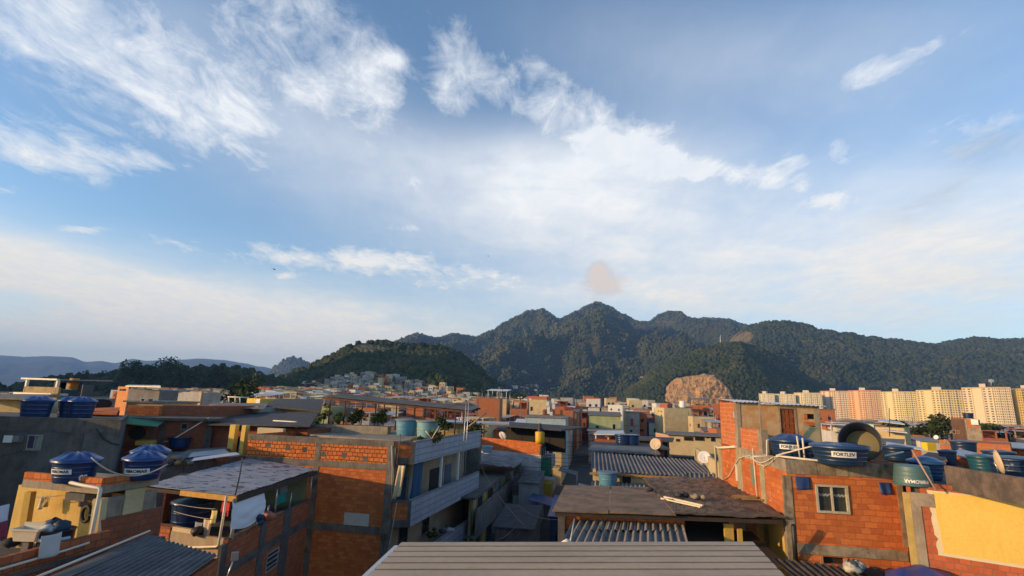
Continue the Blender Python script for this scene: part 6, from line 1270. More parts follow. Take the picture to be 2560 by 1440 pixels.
t,f,z = hh('brick_wall_house','house with a long orange brick wall behind the dark slanted tank',((2405,1105,44),(2525,1112,42)),None,BR_F,5)
t,f,z = hh('brick_shed','small brick shed with a cream lintel left of the dark slanted tank',((2347,1097,46),(2392,1105,44)),None,BR_F,4)
t.o['label']='small brick shed with cream lintels close behind the dark slanted tank'
mb=MB(); f.pbox(mb,2346,1110,2392,1114,-.1,.05); f.pbox(mb,2362,1098,2366,1112,-.1,.05); t.part('lintel', mb, CON_B)
t,f,z = hh('signboard_house','cream house with a pale green sign board under a tin canopy below the towers',((2150,1066,88),(2260,1070,84)),None,PL_CREAM,7)
mb=MB(); mb.slab([at(2195,1052,86),at(2262,1060,84),at(2250,1054,94),at(2196,1047,96)],.15); t.part('canopy', mb, TIN_W)
mb=MB(); f.pbox(mb,2168,1061,2186,1086,.05,.25); t.part('sign_board', mb, flat('sign_pale_green',(.52,.66,.50)))
mb=MB(); f.pbox(mb,2170,1076,2174,1082,.25,.28); f.pbox(mb,2177,1076,2183,1082,.25,.28); t.part('sign_symbol', mb, flat('sign_green',(.06,.30,.14)))
mb=MB(); mb.slab([at(2208,1075,84),at(2268,1081,82),at(2256,1075,86),at(2208,1071,88)],.15); t.part('lower_canopy', mb, TIN_W)
mb=MB(); p=at(2224,1092,20.5); mb.tube([p,at(2223,1020,20.5)],.012,5); solo('aerial', mb, INK, 'very thin dark aerial rising behind the toppled open tank', 'aerial')
mb=MB(); p=at(2213,1139,21); mb.tube([p,at(2258,1130,21.5)],.035,6); solo('pole', mb, PVC, 'pale pole sticking out past the mouth of the toppled tank', 'pole')
YS=at(2322,1113,42); mb=MB(); mb.box(YS-Vector((0,0,.1)),(.7,.6,.6)); solo('cistern', mb, flat('cistern_yellow',(.85,.58,.02),.5), 'bright yellow cistern box among the dark tanks', 'cistern')
# ================================================================ apartment towers
def tower(px0,pxm,px1,pyL,pyM,pyR,Y0,Ym,Y1,lab,cl,cr,band,fl,pent=True,k=0):
    a,m,b = at(px0,pyL,Y0),at(pxm,pyM,Ym),at(px1,pyR,Y1); zt=(a.z+m.z+b.z)/3; fl_h=zt/fl
    fl1,fr1 = Face(a,m),Face(m,b); t=Thing('apartment_tower',lab,'apartment tower',(m.x,m.y,0),'apartment towers below the ridge'); bk=-fr1.n*14
    cw = [flat('tower_%d'%k, cl, .85)]; mb=MB(); mb.prism([fl1.A,fl1.B,fr1.B,fr1.B+(fl1.A-fl1.B)],0,zt); t.part('wall', mb, cw[0])
    mt = [flat('tower_trim_%d'%k, band, .8), flat('tower_window',(.07,.065,.06),.4), flat('tower_slab',(.62,.56,.44),.8), flat('tower_pane_l',(.20,.17,.14),.5)]
    for fc,nm,nw,off in ((fl1,'facade',6,0),(fr1,'facade',9,1)):
        mb=MB(); w=fc.w
        for j in range(fl):
            z=zt-fl_h*(j+1); fc.box(mb,0,w,z+fl_h*.93,z+fl_h,-.05,.12,m=0 if off==0 else 2)
            for i in range(nw):
                u=w*(i+.5)/nw
                if (off==0 and i in (2,3)): continue
                if off==1 and i in (3,6): fc.box(mb,u-w/nw*.36,u+w/nw*.36,z+fl_h*.25,z+fl_h*.85,-.1,.10,m=1); fc.box(mb,u-w/nw*.4,u+w/nw*.4,z+fl_h*.02,z+fl_h*.3,-.05,.5,m=2)
                else: fc.box(mb,u-w/nw*.25,u+w/nw*.25,z+fl_h*.30,z+fl_h*.74,-.1,.10,m=1 if (i+j)%5 else 3)
        for i in ((0,2,4) if off==0 else (0,3,5,8)): fc.box(mb,w*i/nw-.25+.3,w*i/nw+.3+.25,0,zt,-.05,.35,m=0)
        t.part(nm, mb, mt)
    mb=MB(); mb.prism([fl1.A+fl1.n*.5,fl1.B+fr1.n*.6-fr1.d*.5,fr1.B+fr1.n*.5,fr1.B+(fl1.A-fl1.B)],zt,zt+.9); t.part('roof_parapet', mb, mt[0])
    if pent: c=(fl1.A+fr1.B)/2+fr1.d*(-2); mb=MB(); mb.box((c.x,c.y,zt+2.2),(fr1.w*.35,6,4.4),math.atan2(fr1.d.y,fr1.d.x)); t.part('lift_house', mb, mt[2])
    return t
cr=(.78,.65,.34)
T_=[(1897,1910,1936,986,984,986,830,818,805,'palest far cream tower, first of the row behind the rooftop room',(.66,.62,.45),(.55,.5,.35)),
(1936,1955,1988,988,985,986,815,803,790,'pale cream tower just past the first one of the row',(.70,.64,.44),(.58,.5,.32)),
(1985,2010,2054,984,982,984,800,785,772,'cream tower with narrow bays standing before the red trimmed pair',(.70,.62,.40),(.60,.52,.32)),
(2050,2084,2124,979,977,979,800,775,762,'cream tower trimmed with red brown bands beside the salmon one',(.74,.60,.40),(.46,.15,.10)),
(2120,2158,2202,978,975,979,735,705,694,'salmon pink tower with an orange flank',(.76,.48,.25),(.56,.24,.16)),
(2200,2244,2290,982,978,982,680,652,641,'golden cream tower with a blank flank next to the salmon tower',cr,(.62,.48,.24)),
(2290,2346,2408,978,975,977,632,600,590,'golden cream tower with a lift house behind the tall narrow brick house',cr,(.62,.48,.24)),
(2404,2478,2526,973,966,971,565,535,526,'tallest tower with a mast, third band of long curved balconies',(.74,.62,.38),(.52,.40,.28)),
(2520,2552,2640,974,974,974,540,520,512,'deep yellow tower at the end of the row',(.76,.55,.16),(.50,.36,.18))]
for k,q in enumerate(T_): tower(*q[:9],q[9],q[10],q[10],q[11],15+(k>6),True,k)
[o for o in S.objects if o.get('label','').startswith('tallest tower')][0]['label']='tallest tower of the row, with a mast on its roof'
p=at(2478,964,548); mb=MB(); mb.tube([p,at(2478,947,548)],.5,6); mb.box(at(2478,952,548),(3,3,3)); solo('roof_mast', mb, ALU, 'antenna mast on the roof of the tallest tower', 'mast')
# ================================================================ ordinary houses, one object each
HN = 0; USED = set(); rngh = random.Random(21)
STY = [('orange brick',BR_F,.34),('cream',PL_CREAM,.17),('grey rendered',PL_GREY,.15),('white',PL_WHITE,.10),('pink',PL_PINK,.06),('ochre',PL_YEL,.06),('pale blue',PL_BLUE,.03),('olive',PL_GREEN,.03),('dark brick',BR_D,.06)]
ROOFS = ['flat slab roof','tin shelter roof','brick roof parapet','grey sheet roof','unfinished roof columns','covered roof terrace']
def where(px, py, Y):
    if py < 1003 and 1280 < px < 1420 and Y > 500: return 'high in the sunlit valley'
    if Y > 300 and px < 1330: return 'on the dark hill' if px > 800 else 'on the spur before the cone hill' if px > 640 else 'below the tree belt'
    if px < 330: return 'near the tree belt'
    if px < 640: return 'beyond the shaded brick house'
    if px < 830: return 'behind the broad black roof'
    if px < 1180: return 'behind the rusty canopy'
    if px < 1400: return 'beyond the brick parapet'
    if px < 1520: return 'above the dark alley'
    if px < 1640: return 'around the white block'
    if px < 1810: return 'below the quarry'
    if px < 2300: return 'before the salmon tower'
    return 'around the tall narrow brick house'
PLACE_MASS = MB(); MASSM = [BR_F,DARK,CON,PL_CREAM,PL_GREY,PL_WHITE]
def ghouse(x, y, z0, rot, w, d, st, parts, far=False):
    """one ordinary house; parts=True builds walls, roof and windows as children"""
    global HN
    r = rngh; q = r.random() if not far else .12+.88*r.random(); acc = 0
    for nm, mt, p in STY:
        acc += p
        if q <= acc: break
    ht = st*2.95+.5; rf = r.choice(ROOFS) if not far else r.choice(ROOFS[:5]); cs, sn = math.cos(rot), math.sin(rot)
    px, py = proj(x, y, z0+ht); Y = y; ext = r.choice(['','','with a blue tank','with a balcony','with three windows','with a blank side','with a wide window','with a red door','with a pale awning'])
    sz = 'narrow ' if w < 5.6 else 'wide ' if w > 7.6 else ''; sts = {1:'one storey',2:'two storey',3:'three storey',4:'four storey'}[st]
    wh = where(px, py, Y)
    for tr in range(40):
        lb = f'{sz}{nm} {sts} house {ext} and {rf} {wh}' if ext else f'{sz}{nm} {sts} house with {rf} {wh}'
        if lb not in USED and len(lb.split()) <= 16: break
        if tr % 2: rf = r.choice(ROOFS[:5] if far else ROOFS)
        else: ext = r.choice(['','with a blue tank','with a balcony','with three windows','with a blank side','with a wide window','with a red door','with a pale awning','with a green door','with a low wall'])
    grp = None
    if lb in USED or len(lb.split()) > 16: lb = f'{sz}{nm} {sts} house {wh}'; grp = lb+' and alike'
    USED.add(lb)
    W = lambda u, v, z: Vector((x+u*cs-v*sn, y+u*sn+v*cs, z))     # u along front, v to the back
    fA, fB = W(-w/2,-d/2,0), W(w/2,-d/2,0); fr_f = Face(fA,fB); lf = Face(W(-w/2,d/2,0),fA); rg = Face(fB,W(w/2,d/2,0))
    side = lf if px > 900 else rg
    walls = MB(); foot = [fA.xy,fB.xy,W(w/2,d/2,0).xy,W(-w/2,d/2,0).xy]; zr = z0+ht; walls.prism(foot, z0-1.5, zr)
    if not far:
        for u in (0,w-.22): fr_f.box(walls,u,u+.22,z0,zr,-.02,.03,m=2 if nm.startswith('orange') else 0)
        for k in range(1,st): fr_f.box(walls,.22,w-.22,z0+k*2.75-.15,z0+k*2.75+.05,-.02,.03,m=2)
    roof = MB(); rm = CON
    if rf == 'flat slab roof': roof.prism([W(u*(w/2+.3),v*(d/2+.3),0).xy for u,v in ((-1,-1),(1,-1),(1,1),(-1,1))],zr,zr+.18)
    elif rf == 'tin shelter roof':
        roof.slab([W(-w/2-.3,-d/2-.3,zr+1.9),W(w/2+.3,-d/2-.3,zr+1.9),W(w/2+.3,d/2,zr+2.4),W(-w/2-.3,d/2,zr+2.4)],.08); rm = r.choice([TIN,FIB,TIN_W])
        for u in (-w/2+.1,w/2-.1,0):
            for v in (-d/2+.1,d/2-.1): roof.tube([W(u,v,zr),W(u,v,zr+2.0+(.4 if v>0 else 0))],.06,4)
    elif rf == 'brick roof parapet':
        for F_ in (fr_f,lf,rg): F_.box(roof,.02,F_.w-.02,zr,zr+.9,-.16,-.01)
        rm = BR_F
    elif rf == 'grey sheet roof': roof.slab([W(-w/2-.3,-d/2-.3,zr+.1),W(w/2+.3,-d/2-.3,zr+.1),W(w/2+.3,d/2+.2,zr+.8),W(-w/2-.3,d/2+.2,zr+.8)],.1); rm = r.choice([FIB,FIB_D,FIB_P])
    elif rf == 'unfinished roof columns':
        roof.prism(foot,zr,zr+.12)
        for u in (-w/2+.15,0,w/2-.15):
            for v in (-d/2+.15,d/2-.15): p=W(u,v,0); roof.box((p.x,p.y,zr+.12+.55),(.22,.22,1.1),rot)
    else:
        roof.prism([W(u*(w/2+.1),v*(d/2+.1),0).xy for u,v in ((-1,-1),(1,-1),(1,1),(-1,1))],zr+2.3,zr+2.42)
        for F_ in (fr_f,lf,rg): F_.box(roof,0,F_.w,zr,zr+.85,-.15,-.01)
        for u in (-w/2+.15,w/2-.15,.4):
            for v in (-d/2+.15,d/2-.15): p=W(u,v,0); roof.box((p.x,p.y,zr+1.15),(.22,.22,2.3),rot)
        roof.box(W(w*.2,d*.2,zr+1.1),(w*.5,d*.4,2.2),rot); rm = mt
    wins = []; n = max(1,int(w/2.6))
    if ext != 'with a blank side' or True:
        for k in range(st):
            for i in range(n):
                if r.random() < .25 and ext != 'with three windows': continue
                u=w*(i+.5)/n+r.uniform(-.2,.2); ww=r.choice([.5,.6,.8,1.1]) if ext!='with a wide window' else 1.3; zz=z0+k*2.75+1.0
                wins.append((fr_f,max(.3,u-ww/2),min(w-.3,u+ww/2),zz,zz+r.choice([.6,1.0,1.1])))
            if ext != 'with a blank side' and r.random() < .7: u=d*r.uniform(.3,.7); wins.append((side,u-.4,u+.4,z0+k*2.75+1.1,z0+k*2.75+1.9))
    extra = MB(); em = CON; en = None
    if ext == 'with a balcony': zz=z0+(st-1)*2.75; fr_f.box(extra,.2,w*.7,zz,zz+1.0,.02,1.0); em = r.choice([PL_WHITE,CON,PL_CREAM]); en='balcony'
    elif ext == 'with a pale awning': zz=z0+ht-.5; fr_f.box(extra,0,w*.8,zz,zz+.1,.02,1.3); em=TIN_W; en='awning'
    elif ext in ('with a red door','with a green door'): zz=z0+(st-1)*2.75; fr_f.box(extra,w*.42,w*.42+.9,zz+.05,zz+2.1,-.02,.05); em=flat('door_red_',(.35,.05,.03)) if 'red' in ext else flat('door_green_',(.04,.18,.08)); en='door'
    elif ext == 'with a low wall': fr_f.box(extra,-1,w+1,z0,z0+1.2,1.0,1.2); em=CON; en='yard_wall'
    tk = ext == 'with a blue tank'
    if tk or r.random() < .45:
        c=W(r.uniform(-.25,.25)*w,r.uniform(-.2,.25)*d,zr+.15)
        if Y < 130 and rf not in ('grey sheet roof','tin shelter roof'): TANKS.append((c,r.uniform(.6,.85),wh,f'{nm} {sts} house'))
        elif tk: extra.lathe(c+Vector((0,0,.0)),[(.001,0),(.62,0),(.72,.75),(.6,.95),(.001,1.0)],12); em=TANK_B; en='tank'
    if not far and r.random() < .75: ROOFP.append((W(w*r.uniform(-.4,.4),d*r.uniform(-.35,.2),zr+.1),wh,f'{nm} {sts} house',Y))
    if parts:
        t = Thing('house', lb, 'house', (x,y,z0), grp); t.part('wall', walls, [mt,DARK,CON]); t.part('roof', roof, rm)
        for F_,a,b,c,d_ in wins:
            m=MB(); F_.box(m,a-.08,b+.08,c-.08,d_+.08,-.02,.05); wo_=t.part1('window', m, CON if rngh.random()<.5 else PL_WHITE); m=MB(); F_.box(m,a,b,c,d_,.0,.07); t.part1('pane', m, GLASS, wo_)
        if extra.v: t.part(en or 'balcony', extra, em)
    else:
        mm = MB(); mm.v=walls.v[:]; mm.f=walls.f[:]; mm.s=walls.s[:]; mm.m=[0 if m==0 else 4 for m in walls.m]
        mm.add(roof.v,roof.f,False,2)
        for F_,a,b,c,d_ in wins: F_.box(mm,a,b,c,d_,-.02,.06,m=1)
        if extra.v: mm.add(extra.v,extra.f,False,3)
        o = mm.obj('house',[mt,DARK,rm,em,CON],None,(x,y,z0)); o.location=(x,y,z0); tag(o,lb,'house',grp)
    HN += 1
TANKS = []; ROOFP = []
def mass_house(x, y, z0, rot, w, d, st):
    r=rngh; ht=st*2.95+.5; cs,sn=math.cos(rot),math.sin(rot); W=lambda u,v:Vector((x+u*cs-v*sn,y+u*sn+v*cs)); k=r.choice([0,0,3,4,5,3,4,5]) if x*x+y*y<150000 else r.choice([0,3,4,4,5,4,3,2])
    PLACE_MASS.prism([W(-w/2,-d/2),W(w/2,-d/2),W(w/2,d/2),W(-w/2,d/2)],z0-1.5,z0+ht,m=k)
    if r.random()<.5: PLACE_MASS.prism([W(-w/2-.2,-d/2-.2),W(w/2+.2,-d/2-.2),W(w/2+.2,d/2),W(-w/2-.2,d/2)],z0+ht,z0+ht+.15,m=2)
    f=Face(W(-w/2,-d/2),W(w/2,-d/2))
    for j in range(st):
        for i in range(2):
            if r.random()<.7: u=w*(.28+.44*i); f.box(PLACE_MASS,u-.45,u+.45,z0+j*2.75+1,z0+j*2.75+2,-.02,.05,m=1)
# skyline of what stands nearer, as far as this town is concerned
NEAR = [(-50,995),(0,992),(60,985),(140,955),(285,958),(300,985),(390,1008),(520,1012),(560,1010),(650,1014),(690,1004),(800,1006),(810,1040),(960,1075),(1040,1090),(1100,1085),(1200,1085),(1205,1080),(1300,1085),(1352,1098),(1400,1130),(1460,1125),(1486,1112),(1660,1112),(1672,1096),(1795,1095),(1800,1000),(2055,1012),(2060,1090),(2150,1100),(2260,1108),(2400,1108),(2570,1112)]
BINW = 10; col = {}
for bx in range(-6,270):
    col[bx] = interp(NEAR, bx*BINW)
KEEP = [(1190,1500,0,92),(1514,1562,62,158),(1632,1690,60,165),(1484,1570,66,95),(1598,1672,50,72),(1668,1806,62,82),(2370,2452,50,108),(2145,2264,60,95),(470,560,60,80),(296,412,50,82),(610,660,50,70)]
cand = []
for i in range(-76,90):
    for j in range(0,52):
        s_ = 58+j*7.6; c_ = i*5.7; rr = random.Random(i*977+j*31)
        x = sd.x*s_+sd.y*c_+rr.uniform(-1.2,1.2); y = sd.y*s_-sd.x*c_+rr.uniform(-1.2,1.2)
        if abs(c_+3) < 6.6 and s_ < 140: continue
        if y < (62 if -0.35 < x/max(y,1) < .35 else 50) or y > 430: continue
        px, py = proj(x,y,8)
        if not -70 < px < 2630: continue
        if px < 830 and y < 74: continue
        if 1180 < px < 1810 and y < 84: continue
        if px < 640 and y > 330: continue
        mg = 10+3.3/y*1290
        if any(a-mg < px < b+mg and c < y < d for a,b,c,d in KEEP): continue
        cand.append((y,x,px,rr))
cand.sort(key=lambda q:q[0])
for y,x,px,rr in cand:
    g = ground(x,y); w = rr.uniform(3.5,6.3); d = rr.uniform(5.5,8.5); st = rr.choice([1,2,2,2,3]) if y > 112 and y < 150 else rr.choice([1,2,2]) if y <= 112 else rr.choice([2,2,3,3]); 
    if rr.random() < .06 and y > 110: st = 4 if px > 850 else 3
    if px > 2060: st = min(st, 2)
    if px < 640: st = min(st, 2)
    lim = 990 if px > 850 else 965
    while st > 1 and proj(x,y,g+st*2.95+.5)[1] < lim: st -= 1
    top = proj(x,y-d/2,g+st*2.95+.5)[1]; hw = w/2/y*1290*.92; bs = range(int((px-hw)//BINW), int((px+hw)//BINW)+1)
    vis = [b for b in bs if top < col.get(b,0)-2]
    if len(vis) < max(1,.24*len(bs)): continue
    for b in bs: col[b] = min(col.get(b,2000), top)
    rot = -math.atan2(sd.x,sd.y)+rr.uniform(-.12,.12)+(rr.choice([0,.35,-.25]) if px < 640 else 0)
    rngh.seed(int(x*13+y*7))
    if HN < 215: ghouse(x,y,g,rot,w,d,st,y < 112)
    else: mass_house(x,y,g,rot,w,d,st)
# houses climbing the wooded hill, largest first
TOPL = [(560,985),(680,958),(700,940),(760,930),(800,955),(830,938),(900,930),(1000,938),(1080,952),(1140,972),(1250,996),(1320,1012)]
nh = 0; rg_ = random.Random(77); hl = []
for k in range(14000):
    if nh >= 720: break
    px = rg_.uniform(590,1300); t = rg_.uniform(.0,.5)
    p = H6.pt(px,t) if t > .03 else None
    if p is None or p[2] < .5: continue
    q = proj(p[0],p[1],p[2]+5)
    if q[1] < interp(TOPL,px)-4 or q[1] > 1045: continue
    if px < 830 and q[1] > 985 and rg_.random()<.5: continue
    if px > 1160 and rg_.random() < .6: continue
    if any((p[0]-a)**2+(p[1]-b)**2 < 13 for a,b in hl): continue
    hl.append((p[0],p[1])); nh += 1
hl.sort(key=lambda a:a[1])
for k,(x,y) in enumerate(hl):
    pz = [H6.pt(proj(x,y,5)[0],tt) for tt in [i/60 for i in range(2,40)]]; z = min(pz,key=lambda p:abs(p[1]-y))[2]
    w = rg_.uniform(3.4,6.2); st = rg_.choice([1,1,1,2,2]); rngh.seed(k+500)
    if k < 130: ghouse(x,y,max(0,z-1),rg_.uniform(-.5,.4),w,rg_.uniform(5,8),st,False,True)
    else: mass_house(x,y,max(0,z-1),rg_.uniform(-.5,.4),w,rg_.uniform(5,8),st)
# small settlement high in the valley
for k in range(34):
    px,py = (rg_.gauss(1300,14),rg_.gauss(967,4)) if k<12 else (rg_.gauss(1345,16),rg_.gauss(966,7)) if k<28 else (rg_.gauss(1398,10),rg_.gauss(971,2))
    Y = H3.surfY(px,py); p = at(px,py,Y-6); rngh.seed(k+900)
    if k < 12: ghouse(p.x,p.y,p.z-4,rg_.uniform(-.8,.2),rg_.uniform(8,14),9,2,False,True)
    else: mass_house(p.x,p.y,p.z-4,rg_.uniform(-.8,.2),rg_.uniform(8,14),9,2)
for px,py in ((1310,928),(1374,950),(1577,920),(1607,944),(1594,946),(1500,905),(1560,870)):
    p=at(px,py,H3.surfY(px,py)-8); mass_house(p.x,p.y,p.z-4,-.5,12,9,2)
o = PLACE_MASS.obj('distant_houses', MASSM); tag(o,'countless small far houses filling the town between the larger ones','houses',kind='stuff')
for k,(c,wh,hs,Y) in enumerate(ROOFP):
    if k % 3 == 0: mb = MB(); hh2 = 2.2+(k%5)*.5; mb.tube([c,c+Vector((0,0,hh2))],.03+.0003*Y,4); [mb.beam(c+Vector((-.5+.1*i,0,hh2-.25*i)),c+Vector((.5-.1*i,.1,hh2-.25*i)),.03+.0002*Y,.03) for i in range(3)]; solo('roof_aerial', mb, (ALU,INK)[k%2], f'thin tv aerial on the {hs} {wh}', 'aerial', 'aerials across the town')
    elif k % 3 == 1: o_ = dish(c, .45, math.radians(150+k*37%140), .4, f'small satellite dish on the {hs} {wh}', WHITE, .7); o_.o['group'] = 'dishes across the town'
    else:
        mb = cloth('x',[c+Vector((-1.3,0,1.3)),c+Vector((1.3,.3,1.3)),c+Vector((1.25,.3,.5)),c+Vector((-1.25,0,.45))],'','',WHITE,.08,.06,8,3,ret=True,seed=k); solo('laundry', mb, (CLOTH_W,flat('laundry_blue',(.12,.2,.4)),flat('laundry_red',(.4,.06,.05)),flat('laundry_yellow',(.6,.45,.12)))[k%4], f'washing drying on the {hs} {wh}', 'laundry', 'washing across the town')
TU = set()
for k,(c,r,wh,hs) in enumerate(TANKS[:95]):
    lb = f'blue water tank on the {hs} {wh}'; g = 'roof tanks across the town'
    tank(c, r, r*1.15, lb, (TANK_B,TANK_N,TANK_T)[k%3], (TANK_L,TANK_N,TANK_T)[k%3], .14, .85, fold=0, seg=14, group=g)
# alley sides, far part
for k in range(7):
    for sgn in (-1,1):
        s_ = 66+k*10; c_ = -3.4+sgn*5.3; x=sd.x*s_+sd.y*c_; y=sd.y*s_-sd.x*c_
        if y < (106 if sgn==1 else 80): continue
        rngh.seed(k*7+sgn+50); ghouse(x,y,0,-math.atan2(sd.x,sd.y),7,9.2,2 if k%3 else 3,True)
# street between the rows, awnings over it
mb = MB(); Ls=[]
for s_ in (10,60,100,160):
    for c_ in (-8.5,-.5): Ls.append((sd.x*s_+sd.y*c_, sd.y*s_-sd.x*c_, .02))
mb.add(Ls,[(0,1,3,2),(2,3,5,4),(4,5,7,6)]); tag(mb.obj('alley', ASPH), kind='structure')
for k,(s_,c_,w_,mt,lb) in enumerate(((50,-6.2,2.6,TARP,'blue awning over the dark alley below the yellow balcony'),(58,-2.0,2.2,PL_WHITE,'pale awning over the alley beside the cream house'),(72,-5.0,2.4,FIB,'grey awning across the alley beyond the mouldy white house'))):
    p=Vector((sd.x*s_+sd.y*c_, sd.y*s_-sd.x*c_,3.2)); q=p+Vector((sd.y*w_,-sd.x*w_,-.5)); e=Vector((sd.x,sd.y,0))*4; t=Thing('awning',lb,'awning',(p.x,p.y,0)); mb=MB(); mb.slab([p,q,q+e,p+e],.06); t.part('cloth', mb, mt)
    for v in (q,q+e): mb=MB(); mb.tube([Vector((v.x,v.y,0)),v],.04,5); t.part('post', mb, ALU)
for k,(s_,c_,w_,d_,h_,mt,rm_,lb) in enumerate(((40,-5.6,2.6,5,3.6,CON_D,FIB_D,'dark shed squeezed into the alley mouth beside the long concrete balcony'),(47,-2.6,2.2,6,3.2,flat('shed_blue',(.03,.05,.12)),TARP,'blue sheeted stall in the alley mouth beside the brown roof'),(56,-6.6,2.0,5,4.2,PL_GREY,FIB,'grey lean-to built against the mouldy white house in the alley'))):
    p=Vector((sd.x*s_+sd.y*c_, sd.y*s_-sd.x*c_,0)); q=[p.xy+Vector((sd.y*a*w_/2+sd.x*b*d_/2,-sd.x*a*w_/2+sd.y*b*d_/2)) for a,b in ((-1,-1),(1,-1),(1,1),(-1,1))]; t=Thing('shed',lb,'shed',p); mb=MB(); mb.prism(q,0,h_-.1); t.part('wall', mb, mt); mb=MB(); mb.slab([(*((v-p.xy)*1.12+p.xy),h_+(.5 if i>1 else 0)) for i,v in enumerate(q)],.08); t.part('roof', mb, rm_)
    f=Face(q[0],q[1]); mb=MB(); f.box(mb,.5,1.4,0,2.0,-.02,.04); t.part('door', mb, DARK)
for k in range(16):
    rr=random.Random(k+5); s_=46+k*5.5; z_=rr.uniform(5.0,7.5); a=(sd.x*s_-sd.y*6.4, sd.y*s_+sd.x*6.4, z_); s2=s_+rr.uniform(-3,6); b=(sd.x*s2+sd.y*(.2), sd.y*s2, z_+rr.uniform(-.8,.8)); o=cable(a,b,.35,'black overhead wire strung across the dark alley',CABLE,.02); o['group']='wires across the alley'
# ================================================================ trees one can tell apart
TB = [(150,938,9),(172,932,11),(208,926,13),(255,930,12),(296,936,9),(318,908,19),(345,930,14),(368,914,16),(392,930,14),(408,904,20),(424,900,22),(440,908,19),(462,924,14),(488,922,14),(510,918,16),(528,916,16),(548,922,14),(572,926,13),(600,930,12),(625,936,10),(10,958,8),(35,962,8)]
KN=['round topped','spreading','tall','feathery','broad','flat topped','dense','thin','leaning','bushy','layered']
for k,(px,py,hm) in enumerate(TB):
    Y = 400+((k*37)%60); tp = at(px,py,Y); g = ground(tp.x,Y); hgt = max(9,tp.z-g+2); 
    tree((tp.x,Y,tp.z-hgt), hgt, hm*(.8 if k%3 else 1.1)*.95, f'{KN[k%11]} dark tree in the tree belt, '+('tallest of its clump' if py<910 else 'beside the tall clump' if 330<px<480 else 'at its low end' if px<300 else 'toward the cone hill'), 100+k, 620, 1.15, .34, LEAF, 'tree belt trees', .62)
for px,py,Y,hg3,wd,lb in ((598,1000,110,11,10,'big dark tree standing among the houses below the cone hill'),(2262,1088,125,6,9,'spreading tree in front of the golden cream towers'),(2345,1082,118,8,7,'bushy tree beside the tall narrow brick house'),(2480,1088,125,7,13,'broad round tree at the foot of the tallest tower'),(2120,1082,150,5,8,'low tree below the salmon tower'),(1740,1035,230,9,16,'dark tree under the quarry face'),(1780,1037,235,8,14,'second dark tree under the quarry face, toward the rooftop room'),(1290,1000,330,10,12,'dark tree at the foot of the wooded hill'),(1590,1030,260,9,14,'dark tree behind the white block')):
    b=at(px,py,Y); g=b.z-hg3*.55; tree((b.x,Y,g),hg3,wd,lb,int(px),900,.5,.3,LEAF,None,.6)
for k,(px,py,h_) in enumerate(((1000,866,16),(1010,864,18),(1052,868,15),(1060,866,17),(1105,872,15),(1030,870,14))):
    b=at(px,py,640); tree((b.x,640,b.z-12),h_,7,('tall','slim','feathery','straight','leaning','small')[k]+' crest tree on the wooded hill skyline',300+k,260,1.1,.5,LEAF,'crest trees')
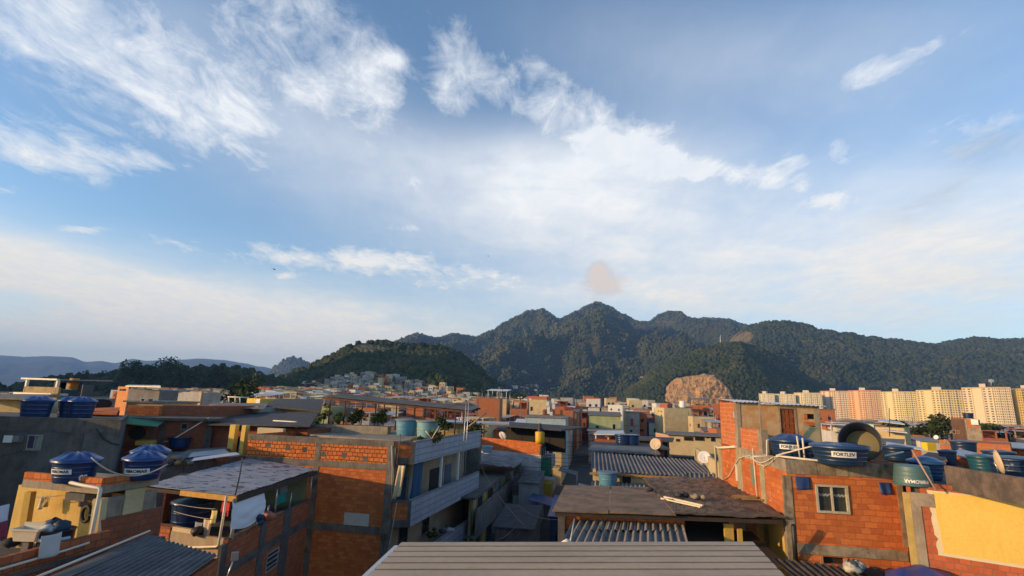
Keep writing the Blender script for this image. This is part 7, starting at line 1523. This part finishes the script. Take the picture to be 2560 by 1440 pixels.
# ================================================================ masts, pylons, birds, wires
for px,py0,py1,Y,r,lb in ((1801,1003-145,838,1500,1.6,'white pointed pylon on the dark hill'),(1530,868,858,2300,2.5,'white pylon on the grassy spur of the mountain'),(1245,890,880,2300,2.2,'white pylon low on the mountain flank'),(1276,880,870,2400,2.0,'white pylon higher on the mountain flank')):
    a,b=at(px,py0,Y),at(px,py1,Y); mb=MB(); mb.tube([a-Vector((0,0,20)),a,b],r,5,r*.3); solo('pylon', mb, WHITE, lb, 'pylon')
for px,py0,py1,Y,lb in ((1320,1060,998,120,'slim grey mast with a disc lamp near the alley'),(1376,1075,1003,105,'lattice mast with a cluster of white antennas above the alley'),(1300,1010,993,180,'white lamp mast at the foot of the wooded hill')):
    a,b=at(px,py0,Y),at(px,py1,Y); t=Thing('mast',lb,'mast',(a.x,a.y,0)); mb=MB(); mb.tube([Vector((a.x,a.y,0)),b],.16,6); t.part('pole', mb, CON)
    mb=MB()
    for i in range(6 if 'cluster' in lb else 2): mb.box(b+Vector((random.Random(i).uniform(-.7,.7),random.Random(i+9).uniform(-.5,.5),-.5*i*(1 if 'cluster' in lb else .2))),(.5,.4,.9 if 'cluster' in lb else .4))
    [t.part1('antenna_head', m_, WHITE) for m_ in mb.islands()]
for px,py,Y,s,lb in ((685,673,70,.5,'dark bird gliding over the far hills'),(1221,640,120,.45,'tiny dark bird high above the mountain')):
    c=at(px,py,Y); mb=MB(); r_=Vector((1,.2,0)).normalized(); 
    mb.add([c+r_*-s+Vector((0,0,.10)),c+r_*-s*.45+Vector((0,.12,.12)),c+Vector((0,.14,0)),c+r_*s*.45+Vector((0,.12,.02)),c+r_*s+Vector((0,0,-.14)),c+r_*s*.45+Vector((0,-.1,0)),c+Vector((0,-.16,-.02)),c+r_*-s*.45+Vector((0,-.1,.1)),c+Vector((0,0,.07)),c+Vector((0,0,-.09))],[(0,1,7),(1,2,8,6,7),(2,3,5,6,8),(3,4,5),(7,1,0),(7,6,9,2,1),(6,5,3,2,9),(5,4,3)]); mb.tube([c-Vector((.0,.22,.02)),c,c+Vector((0,.24,-.02))],.05,6); solo('bird', mb, INK, lb, 'bird')
cable(at(1180,1120,36),at(1330,1330,24),.5,'long sagging wire crossing the alley mouth'); cable(at(1440,1290,22),at(1295,1262,32),.4,'wire running from the lean-to across the alley'); cable(at(1300,1300,30),at(1240,1350,24),.2,'pair wire low over the alley, nearer the tiled balconies')
# ---------------------------------------------------------------- air
mb = MB(); mb.box((0,4200,330.5),(19000,10400,663))
hz = mb.obj('haze', [bpy.data.materials.new('haze_air')]); tag(hz, kind='stuff', label='thin blue evening haze filling the air over the valley', cat='haze')
mt = hz.data.materials[0]; nt,_,_ = nodes(mt); h = N(nt)
pv = h.n('ShaderNodeVolumePrincipled'); h.set(pv,'Color',(.28,.52,1,1)); h.set(pv,'Density',1.15e-4); h.set(pv,'Anisotropy',0.0)
om = h.n('ShaderNodeOutputMaterial'); h.nt.links.new(pv.outputs[0], om.inputs['Volume'])
